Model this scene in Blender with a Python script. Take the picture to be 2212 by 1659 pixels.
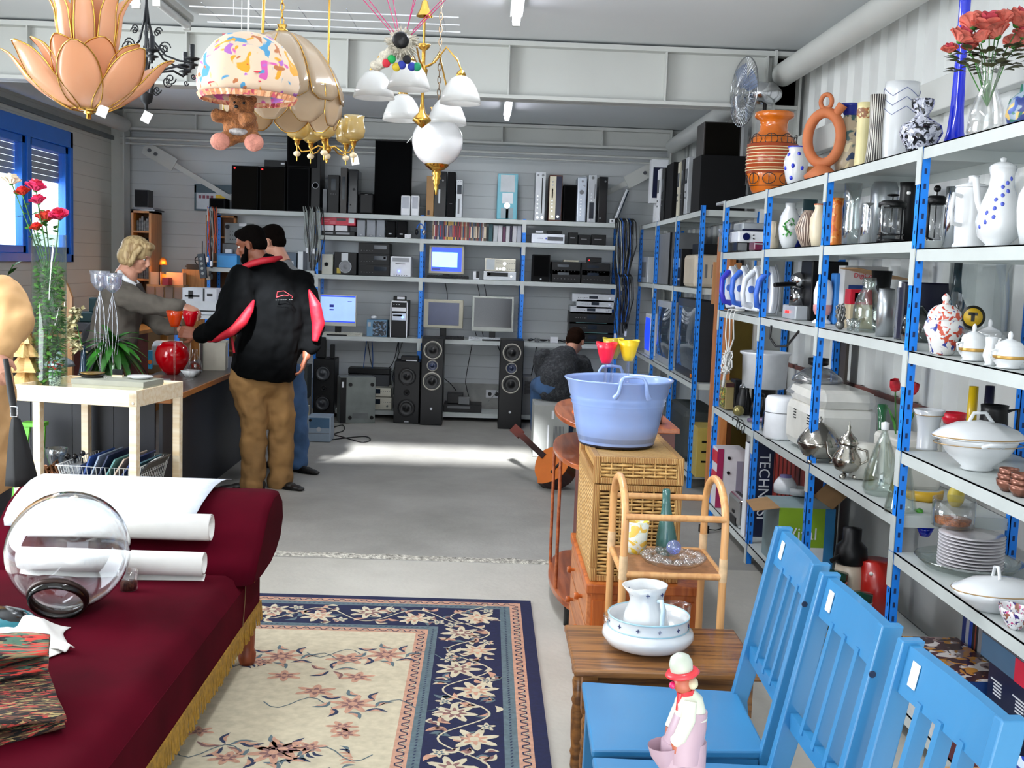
import bpy,math,random
from mathutils import Vector,Matrix,Euler,noise
random.seed(7)
V=Vector;pi=math.pi;cos=math.cos;sin=math.sin;R=math.radians
for o in list(bpy.data.objects):bpy.data.objects.remove(o)
SC=bpy.context.scene;COL=SC.collection
# ---------------- camera ----------------
FPX=2400.;CX=1106.;CY=829.5;EYE=V((0,0,1.55))
pitch=math.atan(253.2/FPX);roll=math.atan(.036);yaw=math.atan(61/FPX)
FW=V((sin(yaw)*cos(pitch),cos(yaw)*cos(pitch),-sin(pitch)))
_r=V((cos(yaw),-sin(yaw),0));_u=_r.cross(FW)
RT=_r*cos(roll)+_u*sin(roll);UP=_u*cos(roll)-_r*sin(roll)
cd=bpy.data.cameras.new('camera');cam=bpy.data.objects.new('camera',cd);COL.objects.link(cam)
cd.lens=FPX*36/2212;cd.sensor_width=36;cd.clip_start=.05
mw=Matrix.Identity(4)
for i in range(3):
 mw[i][0]=RT[i];mw[i][1]=UP[i];mw[i][2]=-FW[i];mw[i][3]=EYE[i]
cam.matrix_world=mw;SC.camera=cam
def ray(x,y):return FW+RT*((x-CX)/FPX)-UP*((y-CY)/FPX)
def aY(x,y,Y):d=ray(x,y);return EYE+d*(Y/d.y)
def aZ(x,y,z):d=ray(x,y);return EYE+d*((z-EYE.z)/d.z)
def aX(x,y,X):d=ray(x,y);return EYE+d*(X/d.x)
# ---------------- world, view, lights ----------------
SC.view_settings.view_transform='Standard';SC.view_settings.look='None'
SC.view_settings.exposure=0.0;SC.view_settings.gamma=1.0
SC.view_settings.use_curve_mapping=False
cy=SC.cycles
cy.max_bounces=8;cy.diffuse_bounces=4;cy.glossy_bounces=4;cy.transmission_bounces=8;cy.transparent_max_bounces=16
cy.caustics_reflective=False;cy.caustics_refractive=False;cy.sample_clamp_indirect=6
cy.use_denoising=True
W=bpy.data.worlds.new('sky');SC.world=W;W.use_nodes=True
nt=W.node_tree;bg=nt.nodes['Background']
bg.inputs[0].default_value=(.80,.90,1.0,1);bg.inputs[1].default_value=3.0
def light(kind,name,loc,aim,power,color=(1,1,1),size=(1,1),**k):
 l=bpy.data.lights.new(name,kind);l.energy=power;l.color=color
 o=bpy.data.objects.new(name,l);COL.objects.link(o);o.location=loc
 o.rotation_euler=(V(aim)-V(loc)).to_track_quat('-Z','Y').to_euler()
 if kind=='AREA':l.shape='RECTANGLE';l.size,l.size_y=size
 for a,b in k.items():setattr(l,a,b)
 return o
light('SUN','sun',(-.5,-1,7),(-.5,0,6.325),34,(.95,.97,1),angle=R(3))
light('AREA','daylight_window',(-4.15,9.25,2.1),(-1,9,1.2),90,(.78,.88,1),(2.6,1.3))
light('AREA','daylight_side',(-4.1,3.9,1.6),(-.4,4.6,.6),230,(.90,.95,1),(2.6,2.2))
light('AREA','front_fill',(-1.0,-3.2,1.6),(-.5,3,1.5),62,(.97,.98,1),(5.2,2.4))  # fill light added outside the front opening, out of view
for i,y in enumerate((2.6,5.0,9.55)):
 light('AREA','tube_glow',(.12,y,2.80),(.12,y,0),26,(.93,.95,1),(.12,1.3))
light('AREA','tube_glow',(-1.94,5.3,2.78),(-1.94,5.3,0),26,(.93,.95,1),(.12,1.3))
# ---------------- materials ----------------
_M={}
def lin(c):
 if isinstance(c,str):
  c=[int(c[i:i+2],16)/255 for i in(0,2,4)]
 return tuple(((x/12.92)if x<=.04045 else((x+.055)/1.055)**2.4)for x in c)+(1,)
def mt(name,c,rough=.5,metal=0,var=.06,scale=8,spec=.5,bump=0,bscale=60,emit=None,es=1,alpha=1,trans=0,sheen=0,coat=0,dirt=None):
 if name in _M:return _M[name]
 m=bpy.data.materials.new(name);m.use_nodes=True;n=m.node_tree.nodes;l=m.node_tree.links
 b=n['Principled BSDF'];c=lin(c)
 b.inputs['Roughness'].default_value=rough;b.inputs['Metallic'].default_value=metal
 b.inputs['Specular IOR Level'].default_value=spec
 b.inputs['Transmission Weight'].default_value=trans;b.inputs['Alpha'].default_value=alpha
 b.inputs['Sheen Weight'].default_value=sheen;b.inputs['Coat Weight'].default_value=coat
 tc=n.new('ShaderNodeTexCoord')
 nz=n.new('ShaderNodeTexNoise');nz.inputs['Scale'].default_value=scale;nz.inputs['Detail'].default_value=3
 l.new(tc.outputs['Object'],nz.inputs['Vector'])
 rp=n.new('ShaderNodeValToRGB');e=rp.color_ramp.elements
 e[0].position=.3;e[1].position=.7
 d=lin(dirt)if dirt else tuple(max(0,x*(1-var*2))for x in c[:3])+(1,)
 e[0].color=d;e[1].color=tuple(min(1,x*(1+var))for x in c[:3])+(1,)
 l.new(nz.outputs['Fac'],rp.inputs[0]);l.new(rp.outputs[0],b.inputs['Base Color'])
 if emit:
  b.inputs['Emission Color'].default_value=lin(emit);b.inputs['Emission Strength'].default_value=es
 if bump:
  n2=n.new('ShaderNodeTexNoise');n2.inputs['Scale'].default_value=bscale;l.new(tc.outputs['Object'],n2.inputs['Vector'])
  bp=n.new('ShaderNodeBump');bp.inputs['Strength'].default_value=bump;bp.inputs['Distance'].default_value=.01
  l.new(n2.outputs['Fac'],bp.inputs['Height']);l.new(bp.outputs[0],b.inputs['Normal'])
 _M[name]=m;return m
def wood(name,c1,c2,rough=.4,scale=3,axis=0,stretch=12,coat=.1):
 if name in _M:return _M[name]
 m=mt(name,c1,rough,coat=coat);n=m.node_tree.nodes;l=m.node_tree.links
 tc=n['Texture Coordinate'];mp=n.new('ShaderNodeMapping');s=[scale*stretch]*3;s[axis]=scale
 mp.inputs['Scale'].default_value=s;l.new(tc.outputs['Object'],mp.inputs['Vector'])
 nz=n['Noise Texture'];nz.inputs['Scale'].default_value=1;nz.inputs['Detail'].default_value=4;nz.inputs['Distortion'].default_value=.6
 l.new(mp.outputs[0],nz.inputs['Vector'])
 e=n['Color Ramp'].color_ramp.elements;e[0].color=lin(c2);e[1].color=lin(c1);e[0].position=.38;e[1].position=.58
 return m
def glass(name,c='ffffff',tint=.06,rough=.02,body=0,bc=None):
 """thin-walled glass: clear with a fresnel reflection, optionally a milky or coloured body"""
 if name in _M:return _M[name]
 m=bpy.data.materials.new(name);m.use_nodes=True;n=m.node_tree.nodes;l=m.node_tree.links;n.clear()
 out=n.new('ShaderNodeOutputMaterial');tr=n.new('ShaderNodeBsdfTransparent');gl=n.new('ShaderNodeBsdfGlossy')
 tr.inputs[0].default_value=lin(c);gl.inputs['Roughness'].default_value=rough
 lw=n.new('ShaderNodeLayerWeight');lw.inputs['Blend'].default_value=.35
 mr=n.new('ShaderNodeMapRange');mr.inputs[3].default_value=tint;mr.inputs[4].default_value=.85
 pw=n.new('ShaderNodeMath');pw.operation='POWER';pw.inputs[1].default_value=2.2
 l.new(lw.outputs['Facing'],pw.inputs[0]);l.new(pw.outputs[0],mr.inputs[0])
 mx=n.new('ShaderNodeMixShader');l.new(mr.outputs[0],mx.inputs[0]);l.new(tr.outputs[0],mx.inputs[1]);l.new(gl.outputs[0],mx.inputs[2])
 last=mx
 if body:
  df=n.new('ShaderNodeBsdfPrincipled');df.inputs['Base Color'].default_value=lin(bc or c);df.inputs['Roughness'].default_value=.15
  tl=n.new('ShaderNodeBsdfTranslucent');tl.inputs[0].default_value=lin(bc or c)
  m1=n.new('ShaderNodeMixShader');m1.inputs[0].default_value=.45;l.new(df.outputs[0],m1.inputs[1]);l.new(tl.outputs[0],m1.inputs[2])
  m2=n.new('ShaderNodeMixShader');m2.inputs[0].default_value=body;l.new(mx.outputs[0],m2.inputs[1]);l.new(m1.outputs[0],m2.inputs[2]);last=m2
 l.new(last.outputs[0],out.inputs[0]);_M[name]=m;return m
def patt(name,base,spots,scale=14,th=.56,rough=.35,an=(1,1,1)):
 """base colour with irregular coloured motifs (a print or a painted decoration)"""
 if name in _M:return _M[name]
 m=mt(name,base,rough,var=.02);n=m.node_tree.nodes;l=m.node_tree.links
 b=n['Principled BSDF'];last=n['Color Ramp'].outputs[0];tc=n['Texture Coordinate']
 for i,s in enumerate(spots):
  nz=n.new('ShaderNodeTexNoise');nz.inputs['Scale'].default_value=scale*(1+.13*i);nz.inputs['Detail'].default_value=1.5;nz.inputs['Distortion'].default_value=.8
  mp=n.new('ShaderNodeMapping');mp.inputs['Location'].default_value=(i*7.3+1,i*3.1,i*5.7);mp.inputs['Scale'].default_value=an
  l.new(tc.outputs['Object'],mp.inputs[0]);l.new(mp.outputs[0],nz.inputs['Vector'])
  cr=n.new('ShaderNodeValToRGB');cr.color_ramp.elements[0].position=th;cr.color_ramp.elements[1].position=th+.02
  l.new(nz.outputs['Fac'],cr.inputs[0])
  mx=n.new('ShaderNodeMix');mx.data_type='RGBA';l.new(cr.outputs[0],mx.inputs[0]);l.new(last,mx.inputs[6]);mx.inputs[7].default_value=lin(s);last=mx.outputs[2]
 l.new(last,b.inputs['Base Color']);return m
# ---------------- mesh builder ----------------
class M:
 def __init__(s):s.v=[];s.f=[];s.mi=[];s.sm=[];s.T=Matrix.Identity(4);s.m=0
 def add(s,vs,fs,smooth=False,m=None):
  n=len(s.v);s.v+=[s.T@V(p)for p in vs]
  for f in fs:
   s.f.append([n+i for i in f]);s.mi.append(s.m if m is None else m);s.sm.append(smooth)
  return s
 def box(s,x0,x1,y0,y1,z0,z1,m=None):
  vs=[(x,y,z)for z in(z0,z1)for y in(y0,y1)for x in(x0,x1)]
  return s.add(vs,[(0,2,3,1),(4,5,7,6),(0,1,5,4),(2,6,7,3),(0,4,6,2),(1,3,7,5)],m=m)
 def cb(s,c,sz,rot=None,m=None):
  T=s.T;s.T=T@Matrix.Translation(c)
  if rot:s.T=s.T@Euler(rot).to_matrix().to_4x4()
  a,b,d=sz[0]/2,sz[1]/2,sz[2]/2;s.box(-a,a,-b,b,-d,d,m);s.T=T;return s
 def bar(s,p,q,w,h=None,m=None,up=(0,0,1)):
  p,q=V(p),V(q);h=h or w;d=(q-p).normalized();u=V(up)
  if abs(d.dot(u))>.98:u=V((0,1,0))
  a=d.cross(u).normalized()*w/2;b=a.cross(d).normalized()*h/2
  return s.add([p-a-b,p+a-b,p+a+b,p-a+b,q-a-b,q+a-b,q+a+b,q-a+b],[(0,1,2,3),(7,6,5,4),(0,4,5,1),(1,5,6,2),(2,6,7,3),(3,7,4,0)],m=m)
 def tube(s,pts,r,n=8,m=None,caps=True,closed=False):
  pts=[V(p)for p in pts];k=len(pts);rs=r if isinstance(r,(list,tuple))else[r]*k
  u=V((0,0,1));vs=[];pa=None
  for i,p in enumerate(pts):
   if closed:d=(pts[(i+1)%k]-pts[i-1])
   else:d=pts[min(i+1,k-1)]-pts[max(i-1,0)]
   d=d.normalized()if d.length>1e-9 else V((0,0,1))
   if pa is None:
    a=d.cross(u if abs(d.z)<.95 else V((1,0,0))).normalized()
   else:
    a=(pa-d*pa.dot(d));a=a.normalized()if a.length>1e-6 else d.cross(V((1,0,0))).normalized()
   pa=a;b=d.cross(a)
   vs+=[p+(a*cos(t)+b*sin(t))*rs[i]for t in[2*pi*j/n for j in range(n)]]
  fs=[]
  for i in range(k if closed else k-1):
   for j in range(n):
    fs.append((i*n+j,i*n+(j+1)%n,((i+1)%k)*n+(j+1)%n,((i+1)%k)*n+j))
  s.add(vs,fs,True,m)
  if caps and not closed:
   s.add(vs[:n][::-1],[tuple(range(n))],m=m);s.add(vs[-n:],[tuple(range(n))],m=m)
  return s
 def cyl(s,p,q,r,r2=None,n=20,m=None):return s.tube([p,q],[r,r if r2 is None else r2],n,m)
 def lathe(s,prof,n=28,c=(0,0,0),m=None,sx=1,sy=1,ms=None):
  """prof: list of (r, z); ms: optional material per segment"""
  c=V(c);k=len(prof);vs=[c+V((r*cos(2*pi*j/n)*sx,r*sin(2*pi*j/n)*sy,z))for r,z in prof for j in range(n)]
  for i in range(k-1):
   fs=[(i*n+j,i*n+(j+1)%n,(i+1)*n+(j+1)%n,(i+1)*n+j)for j in range(n)]
   if i==0:base=len(s.v);s.v+=[s.T@p for p in vs]
   for f in fs:
    s.f.append([base+q for q in f]);s.mi.append(ms[i]if ms else(s.m if m is None else m));s.sm.append(True)
  return s
 def sph(s,c,r,n=16,k=10,m=None,rot=None):
  r=(r,r,r)if not isinstance(r,(tuple,list))else r
  T=s.T;s.T=T@Matrix.Translation(c)
  if rot:s.T=s.T@Euler(rot).to_matrix().to_4x4()
  s.T=s.T@Matrix.Diagonal((*r,1))
  s.lathe([(max(1e-4,sin(pi*i/k)),-cos(pi*i/k))for i in range(k+1)],n,m=m);s.T=T;return s
 def grid(s,fn,nu,nv,m=None,smooth=True,closed=False):
  vs=[fn(i/nu,j/nv)for i in range(nu+1)for j in range(nv+1)]
  return s.add(vs,[(i*(nv+1)+j,(i+1)*(nv+1)+j,(i+1)*(nv+1)+j+1,i*(nv+1)+j+1)for i in range(nu)for j in range(nv)],smooth,m)
 def prism(s,pts,d,m=None,smooth=False):
  """pts: closed 3D outline, extruded by vector d"""
  pts=[V(p)for p in pts];d=V(d);n=len(pts)
  return s.add(pts+[p+d for p in pts],[tuple(range(n))[::-1],tuple(range(n,2*n))]+[(i,(i+1)%n,n+(i+1)%n,n+i)for i in range(n)],smooth,m)
 def build(s,name,mats,parent=None,loc=None,rz=None,bv=0,rot=None,thick=0,sub=0,remesh=0,smooth=0,label=None,fold=0):
  me=bpy.data.meshes.new(name);me.from_pydata([tuple(p)for p in s.v],[],s.f);me.update()
  if not isinstance(mats,(list,tuple)):mats=[mats]
  for x in mats:me.materials.append(x)
  me.polygons.foreach_set('material_index',s.mi);me.polygons.foreach_set('use_smooth',s.sm)
  o=bpy.data.objects.new(name,me);COL.objects.link(o)
  if parent:o.parent=parent
  if loc is not None:o.location=loc
  if rz is not None:o.rotation_euler=(0,0,rz)
  if rot is not None:o.rotation_euler=rot
  if thick:
   q=o.modifiers.new('s','SOLIDIFY');q.thickness=thick;q.offset=-1
  if remesh:
   q=o.modifiers.new('r','REMESH');q.mode='VOXEL';q.voxel_size=remesh;q.use_smooth_shade=True
  if smooth:
   q=o.modifiers.new('sm','SMOOTH');q.iterations=smooth;q.factor=.5
  if fold:
   tx=bpy.data.textures.get('folds')or bpy.data.textures.new('folds','CLOUDS');tx.noise_scale=.09;tx.noise_depth=1
   q=o.modifiers.new('f','DISPLACE');q.texture=tx;q.strength=fold;q.mid_level=.5
  if bv:
   q=o.modifiers.new('b','BEVEL');q.width=bv;q.segments=2;q.limit_method='ANGLE';q.angle_limit=R(40)
  if sub:
   q=o.modifiers.new('u','SUBSURF');q.levels=sub;q.render_levels=sub
  if label:o['label']=label
  return o
def tag(o,label,cat,group=None,kind=None):
 o['label']=label;o['category']=cat
 if group:o['group']=group
 if kind:o['kind']=kind
 return o
def thing(name,label,cat,loc=(0,0,0),rz=0,group=None):
 o=bpy.data.objects.new(name,None);COL.objects.link(o);o.empty_display_size=.05
 o.location=loc;o.rotation_euler=(0,0,rz);return tag(o,label,cat,group)
def struct(o):o['kind']='structure';return o
def dup(root,loc,rz=None,label=None,group=None,sc=None,mats=None):
 def cp(o,par):
  c=o.copy();COL.objects.link(c);c.parent=par
  for ch in[x for x in bpy.data.objects if x.parent==o]:cp(ch,c)
  return c
 r=cp(root,None);r.location=loc
 if rz is not None:r.rotation_euler=(0,0,rz)
 if label:r['label']=label
 if group:r['group']=group
 if sc:r.scale=(sc,sc,sc)if not isinstance(sc,tuple)else sc
 return r
def text(s,mat,parent,loc,rot,size,ext=.0006,name='lettering',align='CENTER',sx=1):
 c=bpy.data.curves.new(name,'FONT');c.body=s;c.size=size;c.extrude=ext;c.align_x=align;c.align_y='CENTER'
 c.materials.append(mat);o=bpy.data.objects.new(name,c);COL.objects.link(o);o.parent=parent;bpy.context.view_layer.update();me=bpy.data.meshes.new_from_object(o);bpy.data.objects.remove(o)
 o=bpy.data.objects.new(name,me);COL.objects.link(o);o.parent=parent;o.location=loc;o.rotation_euler=rot;o.scale=(sx,1,1);return o
FRONT=(pi/2,0,0)
LEFTF=(pi/2,0,-pi/2)
# ================= setting =================
XL,XR,YB,YF,ZC=-3.78,1.96,11.5,-3.0,2.97
def lines(name,c,axis,period,dark=.75,rough=.5,wd=.06,bump=.5):
 m=mt(name,c,rough,var=.03,scale=1.5);n=m.node_tree.nodes;l=m.node_tree.links
 tc=n['Texture Coordinate'];sp=n.new('ShaderNodeSeparateXYZ');l.new(tc.outputs['Object'],sp.inputs[0])
 d=n.new('ShaderNodeMath');d.operation='DIVIDE';d.inputs[1].default_value=period;l.new(sp.outputs[axis],d.inputs[0])
 f=n.new('ShaderNodeMath');f.operation='FRACT';l.new(d.outputs[0],f.inputs[0])
 r=n.new('ShaderNodeValToRGB');e=r.color_ramp.elements;e[0].position=0;e[0].color=(0,0,0,1);e[1].position=wd;e[1].color=(1,1,1,1)
 l.new(f.outputs[0],r.inputs[0])
 mx=n.new('ShaderNodeMix');mx.data_type='RGBA';l.new(r.outputs[0],mx.inputs[0]);mx.inputs[6].default_value=tuple(x*dark for x in lin(c)[:3])+(1,)
 l.new(n['Color Ramp'].outputs[0],mx.inputs[7]);l.new(mx.outputs[2],n['Principled BSDF'].inputs['Base Color'])
 b=n.new('ShaderNodeBump');b.inputs['Strength'].default_value=bump;b.inputs['Distance'].default_value=.006;l.new(r.outputs[0],b.inputs['Height']);l.new(b.outputs[0],n['Principled BSDF'].inputs['Normal'])
 return m
wallm=lines('white_panel_wall','d0d4d6',2,.125)
ceilm=mt('ceiling_sheet','e2e6e8',.6,var=.02,scale=1)
steel=mt('white_painted_steel','c6c8c4',.45,var=.03,scale=2)
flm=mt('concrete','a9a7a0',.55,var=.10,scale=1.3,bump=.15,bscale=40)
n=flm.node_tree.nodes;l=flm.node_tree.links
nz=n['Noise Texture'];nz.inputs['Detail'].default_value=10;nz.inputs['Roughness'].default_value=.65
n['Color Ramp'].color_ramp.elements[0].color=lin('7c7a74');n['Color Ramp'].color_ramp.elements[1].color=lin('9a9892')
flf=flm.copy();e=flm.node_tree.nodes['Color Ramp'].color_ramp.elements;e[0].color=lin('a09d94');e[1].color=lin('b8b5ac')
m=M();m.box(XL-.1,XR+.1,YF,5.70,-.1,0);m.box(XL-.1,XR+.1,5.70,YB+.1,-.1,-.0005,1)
struct(m.build('floor',[flm,flf]))
jm=mt('rough_joint_mortar','b9b5aa',.9,var=.35,scale=45,bump=1,bscale=90)
m=M();N=150
def jf(u,v):
 x=-1.9+u*2.6;y=5.79-.05*u+(v-.5)*(.09+.05*noise.noise(V((x*9,v*5,1))));z=.004+.008*max(0,noise.noise(V((x*22,y*22,0))))*(1 if 0<v<1 else 0)
 return(x,y,z if 0<v<1 else-.001)
m.grid(jf,N,6);struct(m.build('trim_1',jm))
m=M();m.box(XL-.1,XR+.1,YB,YB+.1,0,ZC+.05);struct(m.build('wall_back',wallm))
m=M();m.box(XL-.1,XR+.1,YB-.012,YB,0,.33);struct(m.build('baseboard_back',mt('bare_concrete_base','a8a8a4',.8,var=.1)))
m=M();a,b,c,d=-1.55,.45,4.05,4.98;z=(ZC,ZC+.08)
m.box(XL-.1,XR+.1,YF,c,*z);m.box(XL-.1,XR+.1,d,YB+.1,*z);m.box(XL-.1,a,c,d,*z);m.box(b,XR+.1,c,d,*z);struct(m.build('ceiling',ceilm))
m=M();[m.box(*q,ZC-.01,ZC+.14)for q in((a-.03,b+.03,c-.03,c),(a-.03,b+.03,d,d+.03),(a-.03,a,c,d),(b,b+.03,c,d))];sk_=struct(m.build('added_skylight',steel));m=M();m.box(a,b,c,d,ZC+.1,ZC+.105);m.build('added_skylight_pane',glass('window_glass',tint=.03),sk_)  # unseen roof opening, added to let the sun draw the floor band
m=M();m.box(XL-.1,-3.4,YF-.1,YF,0,ZC);m.box(1.6,XR+.1,YF-.1,YF,0,ZC);m.box(-3.4,1.6,YF-.1,YF,2.75,ZC);struct(m.build('wall_front',wallm))
m=M();m.box(XR+.03,XR+.1,YF,YB+.1,0,ZC)
y=YF
while y<YB:
 m.prism([(XR+.03,y,1.0),(XR+.03,y+.16,1.0),(XR,y+.14,1.0),(XR,y+.02,1.0)],(0,0,ZC-1.0));y+=.25
m.box(XR+.005,XR+.03,YF,YB,0,.975)
struct(m.build('wall_right',mt('white_corrugated_sheet','dcdedc',.45,var=.02)))
m=M();m.box(XR-.012,XR+.005,YF,YB,.975,1.0);struct(m.build('trim_2',mt('brown_trim_rail','7a4a42',.5)))
for k,(z0,z1)in enumerate(((2.28,2.42),)):
 m=M();m.box(XR-.06,XR-.002,YF,7.1,z0,z1);m.box(XR-.06,XR-.002,7.4,11.2,z0,z1);struct(m.build('trim_%d'%(3+k),steel,bv=.004))
m=M();a=XL-.1;b=XL
m.box(a,b,YF,.9,0,ZC);m.box(a,b,5.1,YB,0,1.45);m.box(a,b,5.1,YB,2.6,ZC);m.box(a,b,.9,5.1,2.75,ZC)
m.box(a,b,5.1,8.3,1.45,2.6);m.box(a,b,10.2,YB,1.45,2.6)
struct(m.build('wall_left',lines('white_panel_wall_left','d2d2ca',2,.125)))
blue=mt('blue_window_frame','1f72d8',.35,var=.03);gls=glass('window_glass',tint=.03)
shut=mt('roller_shutter','9aa2a8',.5,var=.05)
def window(name,y0,y1,z0,z1):
 m=M();x=XL
 for(a,b,c,d)in((y0,y1,z1-.14,z1),(y0,y1,z0,z0+.07),(y0,y0+.06,z0,z1),(y1-.06,y1,z0,z1)):
  m.box(x-.08,x+.035,a,b,c,d)
 ym=(y0+y1)/2;m.box(x-.06,x+.03,ym-.035,ym+.035,z0,z1)
 w=struct(m.build(name,blue,bv=.004))
 for s,(a,b)in enumerate(((y0+.06,ym-.035),(ym+.035,y1-.06))):
  m=M()
  for(p,q,c,d)in((a,b,z1-.2,z1-.14),(a,b,z0+.07,z0+.13),(a,a+.06,z0+.07,z1-.14),(b-.06,b,z0+.07,z1-.14)):m.box(x-.05,x+.012,p,q,c,d)
  m.build('sash',blue,w,bv=.004)
  m=M();m.box(x-.022,x-.018,a+.06,b-.06,z0+.13,z1-.2);m.build('pane',gls,w)
  m=M();nsl=6
  for k in range(nsl):m.box(x-.085,x-.075,a-.01,b+.01,z1-.16-.05*(k+1)+.004,z1-.16-.05*k)
  m.build('shutter',shut,w)
window('window_1',8.3,10.2,1.45,2.6)
m=M();m.box(-6.3,-6.1,-6,6.2,-.1,5.5);struct(m.build('sun_blocker',mt('sun_blocker_grey','b8b8b2',.8)))  # unseen slab added to keep the sun out of the side opening
def ibeam(name,y,z0,z1,x0,x1,st,fl=.16,side=-1):
 m=M();m.box(x0,x1,y-fl/2,y+fl/2,z1-.03,z1);m.box(x0,x1,y-fl/2,y+fl/2,z0,z0+.022);m.box(x0,x1,y-.005,y+.005,z0,z1)
 for x in st:m.box(x-.005,x+.005,y-fl/2+.01,y+fl/2-.01,z0+.01,z1-.01)
 return struct(m.build(name,steel))
ibeam('trim_4',7.2,2.60,2.955,XL+.02,XR-.02,[-3.42,-2.9,-1.92,-.92,.09,1.08,1.72])
ibeam('trim_5',11.32,2.76,2.96,XL+.14,1.80,[-2.93,-1.38,.10,1.10])
for k,(x,y)in enumerate(((1.86,7.2),(1.88,11.32),(-3.70,11.32),(-3.72,7.2))):
 m=M();m.box(x-.10,x-.085,y-.09,y+.09,0,2.96);m.box(x+.06,x+.075,y-.09,y+.09,0,2.96);m.box(x-.09,x+.07,y-.005,y+.005,0,2.96)
 struct(m.build('trim_%d'%(6+k),steel))
for k,(x,a,b,r,z)in enumerate(((1.80,YF,7.05,.072,2.80),(1.80,7.36,11.2,.072,2.80),(-3.62,7.3,11.2,.07,2.80))):
 m=M();m.cyl((x,a,z),(x,b,z),r,n=28);struct(m.build('trim_%d'%(10+k),steel))
m=M();m.box(XL,XL+.03,YF,YB,2.66,2.70);struct(m.build('trim_13',mt('grey_eaves_strip','6f7678',.5)))
m=M();m.cyl((XL+.1,11.28,2.68),(1.8,11.28,2.68),.013,n=8);m.cyl((XL+.1,11.28,2.63),(1.8,11.28,2.63),.010,n=8);struct(m.build('trim_14',steel))
for k,s in enumerate((-1,1)):
 x0=-3.45 if s<0 else 1.66;x1=-2.45 if s<0 else.70
 m=M();m.bar((x0,11.33,2.60),(x1,11.33,2.05),.012,.05);d=V((x1-x0,0,-.55)).normalized()
 p=V((x0,11.315,2.60));m.bar(p,p+d*.34,.02,.13)
 for t in(.06,.13):m.cyl(p+d*t+V((0,-.01,0)),p+d*t+V((0,-.03,0)),.018,n=10,m=1)
 struct(m.build('trim_%d'%(15+k),[steel,mt('bolt_dark','4b4d55',.5)]))
lit=mt('lit_tube','ffffff',.4,emit='f2f2ff',es=14)
def tubelight(label,x,y0,y1,on=True,grp='fluorescent strip lights under the ceiling'):
 t=thing('strip_light',label,'ceiling light',(x,(y0+y1)/2,2.93),0,grp);L=(y1-y0)/2
 m=M();m.box(-.035,.035,-L,L,-.025,.01);m.build('housing',steel,t,bv=.003)
 m=M();m.cyl((0,-L+.02,-.05),(0,L-.02,-.05),.022,n=12);m.build('tube',lit if on else mt('unlit_tube','d5d8d8',.3),t)
 for a,b in((-L,-L+.03),(L-.03,L)):
  m=M();m.box(-.02,.02,a,b,-.075,-.02);m.build('socket',steel,t)
tubelight('lit fluorescent strip above the far half of the shop, seen beyond the big beam',.128,8.95,10.25)
tubelight('lit fluorescent strip at the top edge of the view, nearer than the big beam',.11,4.95,6.25)
tubelight('lit fluorescent strip over the black iron chandelier',-1.93,4.9,6.2)
tubelight('dark unlit strip light hanging right of the black iron chandelier',-1.80,6.1,6.72,on=False)
# ================= blue and grey shelving =================
pb=mt('blue_upright','1484f0',.4,var=.04);pg=mt('grey_shelf','bcc2c0',.45,var=.03);slot=mt('slot_dark','0a2a5c',.7)
def post(root,x,y,z1,conn,fx=0,fy=-1,name='upright',slots=True):
 """angle post; fx, fy = direction its face looks (into the room)"""
 m=M();w=.035
 if fy:m.box(x-w/2,x+w/2,y,y-fy*.003,0.0,z1);m.box(x-w/2,x-w/2+.003,y,y-fy*.03,0,z1)
 else:m.box(x,x-fx*.003,y-w/2,y+w/2,0.0,z1);m.box(x,x-fx*.03,y-w/2,y-w/2+.003,0,z1)
 if slots:
  z=.06
  while z<z1-.03:
   if fy:m.box(x-.003,x+.003,y+fy*.0012,y,z,z+.012,1);m.box(x-w/2-.0012,x-w/2,y-fy*.012,y-fy*.020,z,z+.018,1)
   else:m.box(x+fx*.0012,x,y-.003,y+.003,z,z+.012,1);m.box(x-fx*.012,x-fx*.02,y-w/2-.0012,y-w/2,z,z+.018,1)
   z+=.05
 m.build(name,[pb,slot],root)
 if conn:
  for z in conn:
   m=M()
   if fy:m.box(x-w/2-.002,x+w/2+.002,y+fy*.003,y+.001,z-.125,z)
   else:m.box(x+fx*.003,x+.001,y-w/2-.002,y+w/2+.002,z-.125,z)
   m.build('bracket',pg,root)
def board(root,x0,x1,y0,y1,z,lip=.042):
 m=M();m.box(x0,x1,y0,y1,z-.004,z)
 for(a,b,c,d)in((x0,x1,y0-.004,y0+.002),(x0,x1,y1-.002,y1+.002),(x0,x0+.004,y0,y1),(x1-.004,x1,y0,y1)):m.box(a,b,c,d,z-lip,z)
 m.build('shelf_board',pg,root)
RX=1.45;RY=[6.90,5.86,4.83,3.78,2.74]
ru=thing('shelving_unit','long blue and grey shelving unit along the right wall, full of vases and kitchenware','shelving')
RL={0:[.11,.725,1.33,1.685,2.0],1:[.11,.728,1.335,1.69,2.0],2:[.11,.735,1.335,1.69,2.0],3:[.11,.607,.965,1.312,1.66,2.0]}
for b in range(4):
 for z in RL[b]:board(ru,RX,RX+.40,RY[b+1]+.004,RY[b]-.004,z)
for i,y in enumerate(RY):
 zs=sorted(set(RL[min(i,3)]+RL[max(i-1,0)]))
 zz=[z for k,z in enumerate(zs)if k==0 or z-zs[k-1]>.06]
 post(ru,RX-.004,y,2.0,zz,fx=-1,fy=0);post(ru,RX+.40,y,2.0,None,fx=-1,fy=0)
BX=[-2.73,-1.68,-.655,.345,1.29];BYF=11.0
bu=thing('shelving_unit','blue and grey shelving unit along the back wall, full of hi-fi and computers','shelving')
BL=[2.01,1.79,1.41,.81,.08]
for b in range(1,4):
 for z in BL:board(bu,BX[b]+.004,BX[b+1]-.004,BYF,BYF+.40,z)
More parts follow.
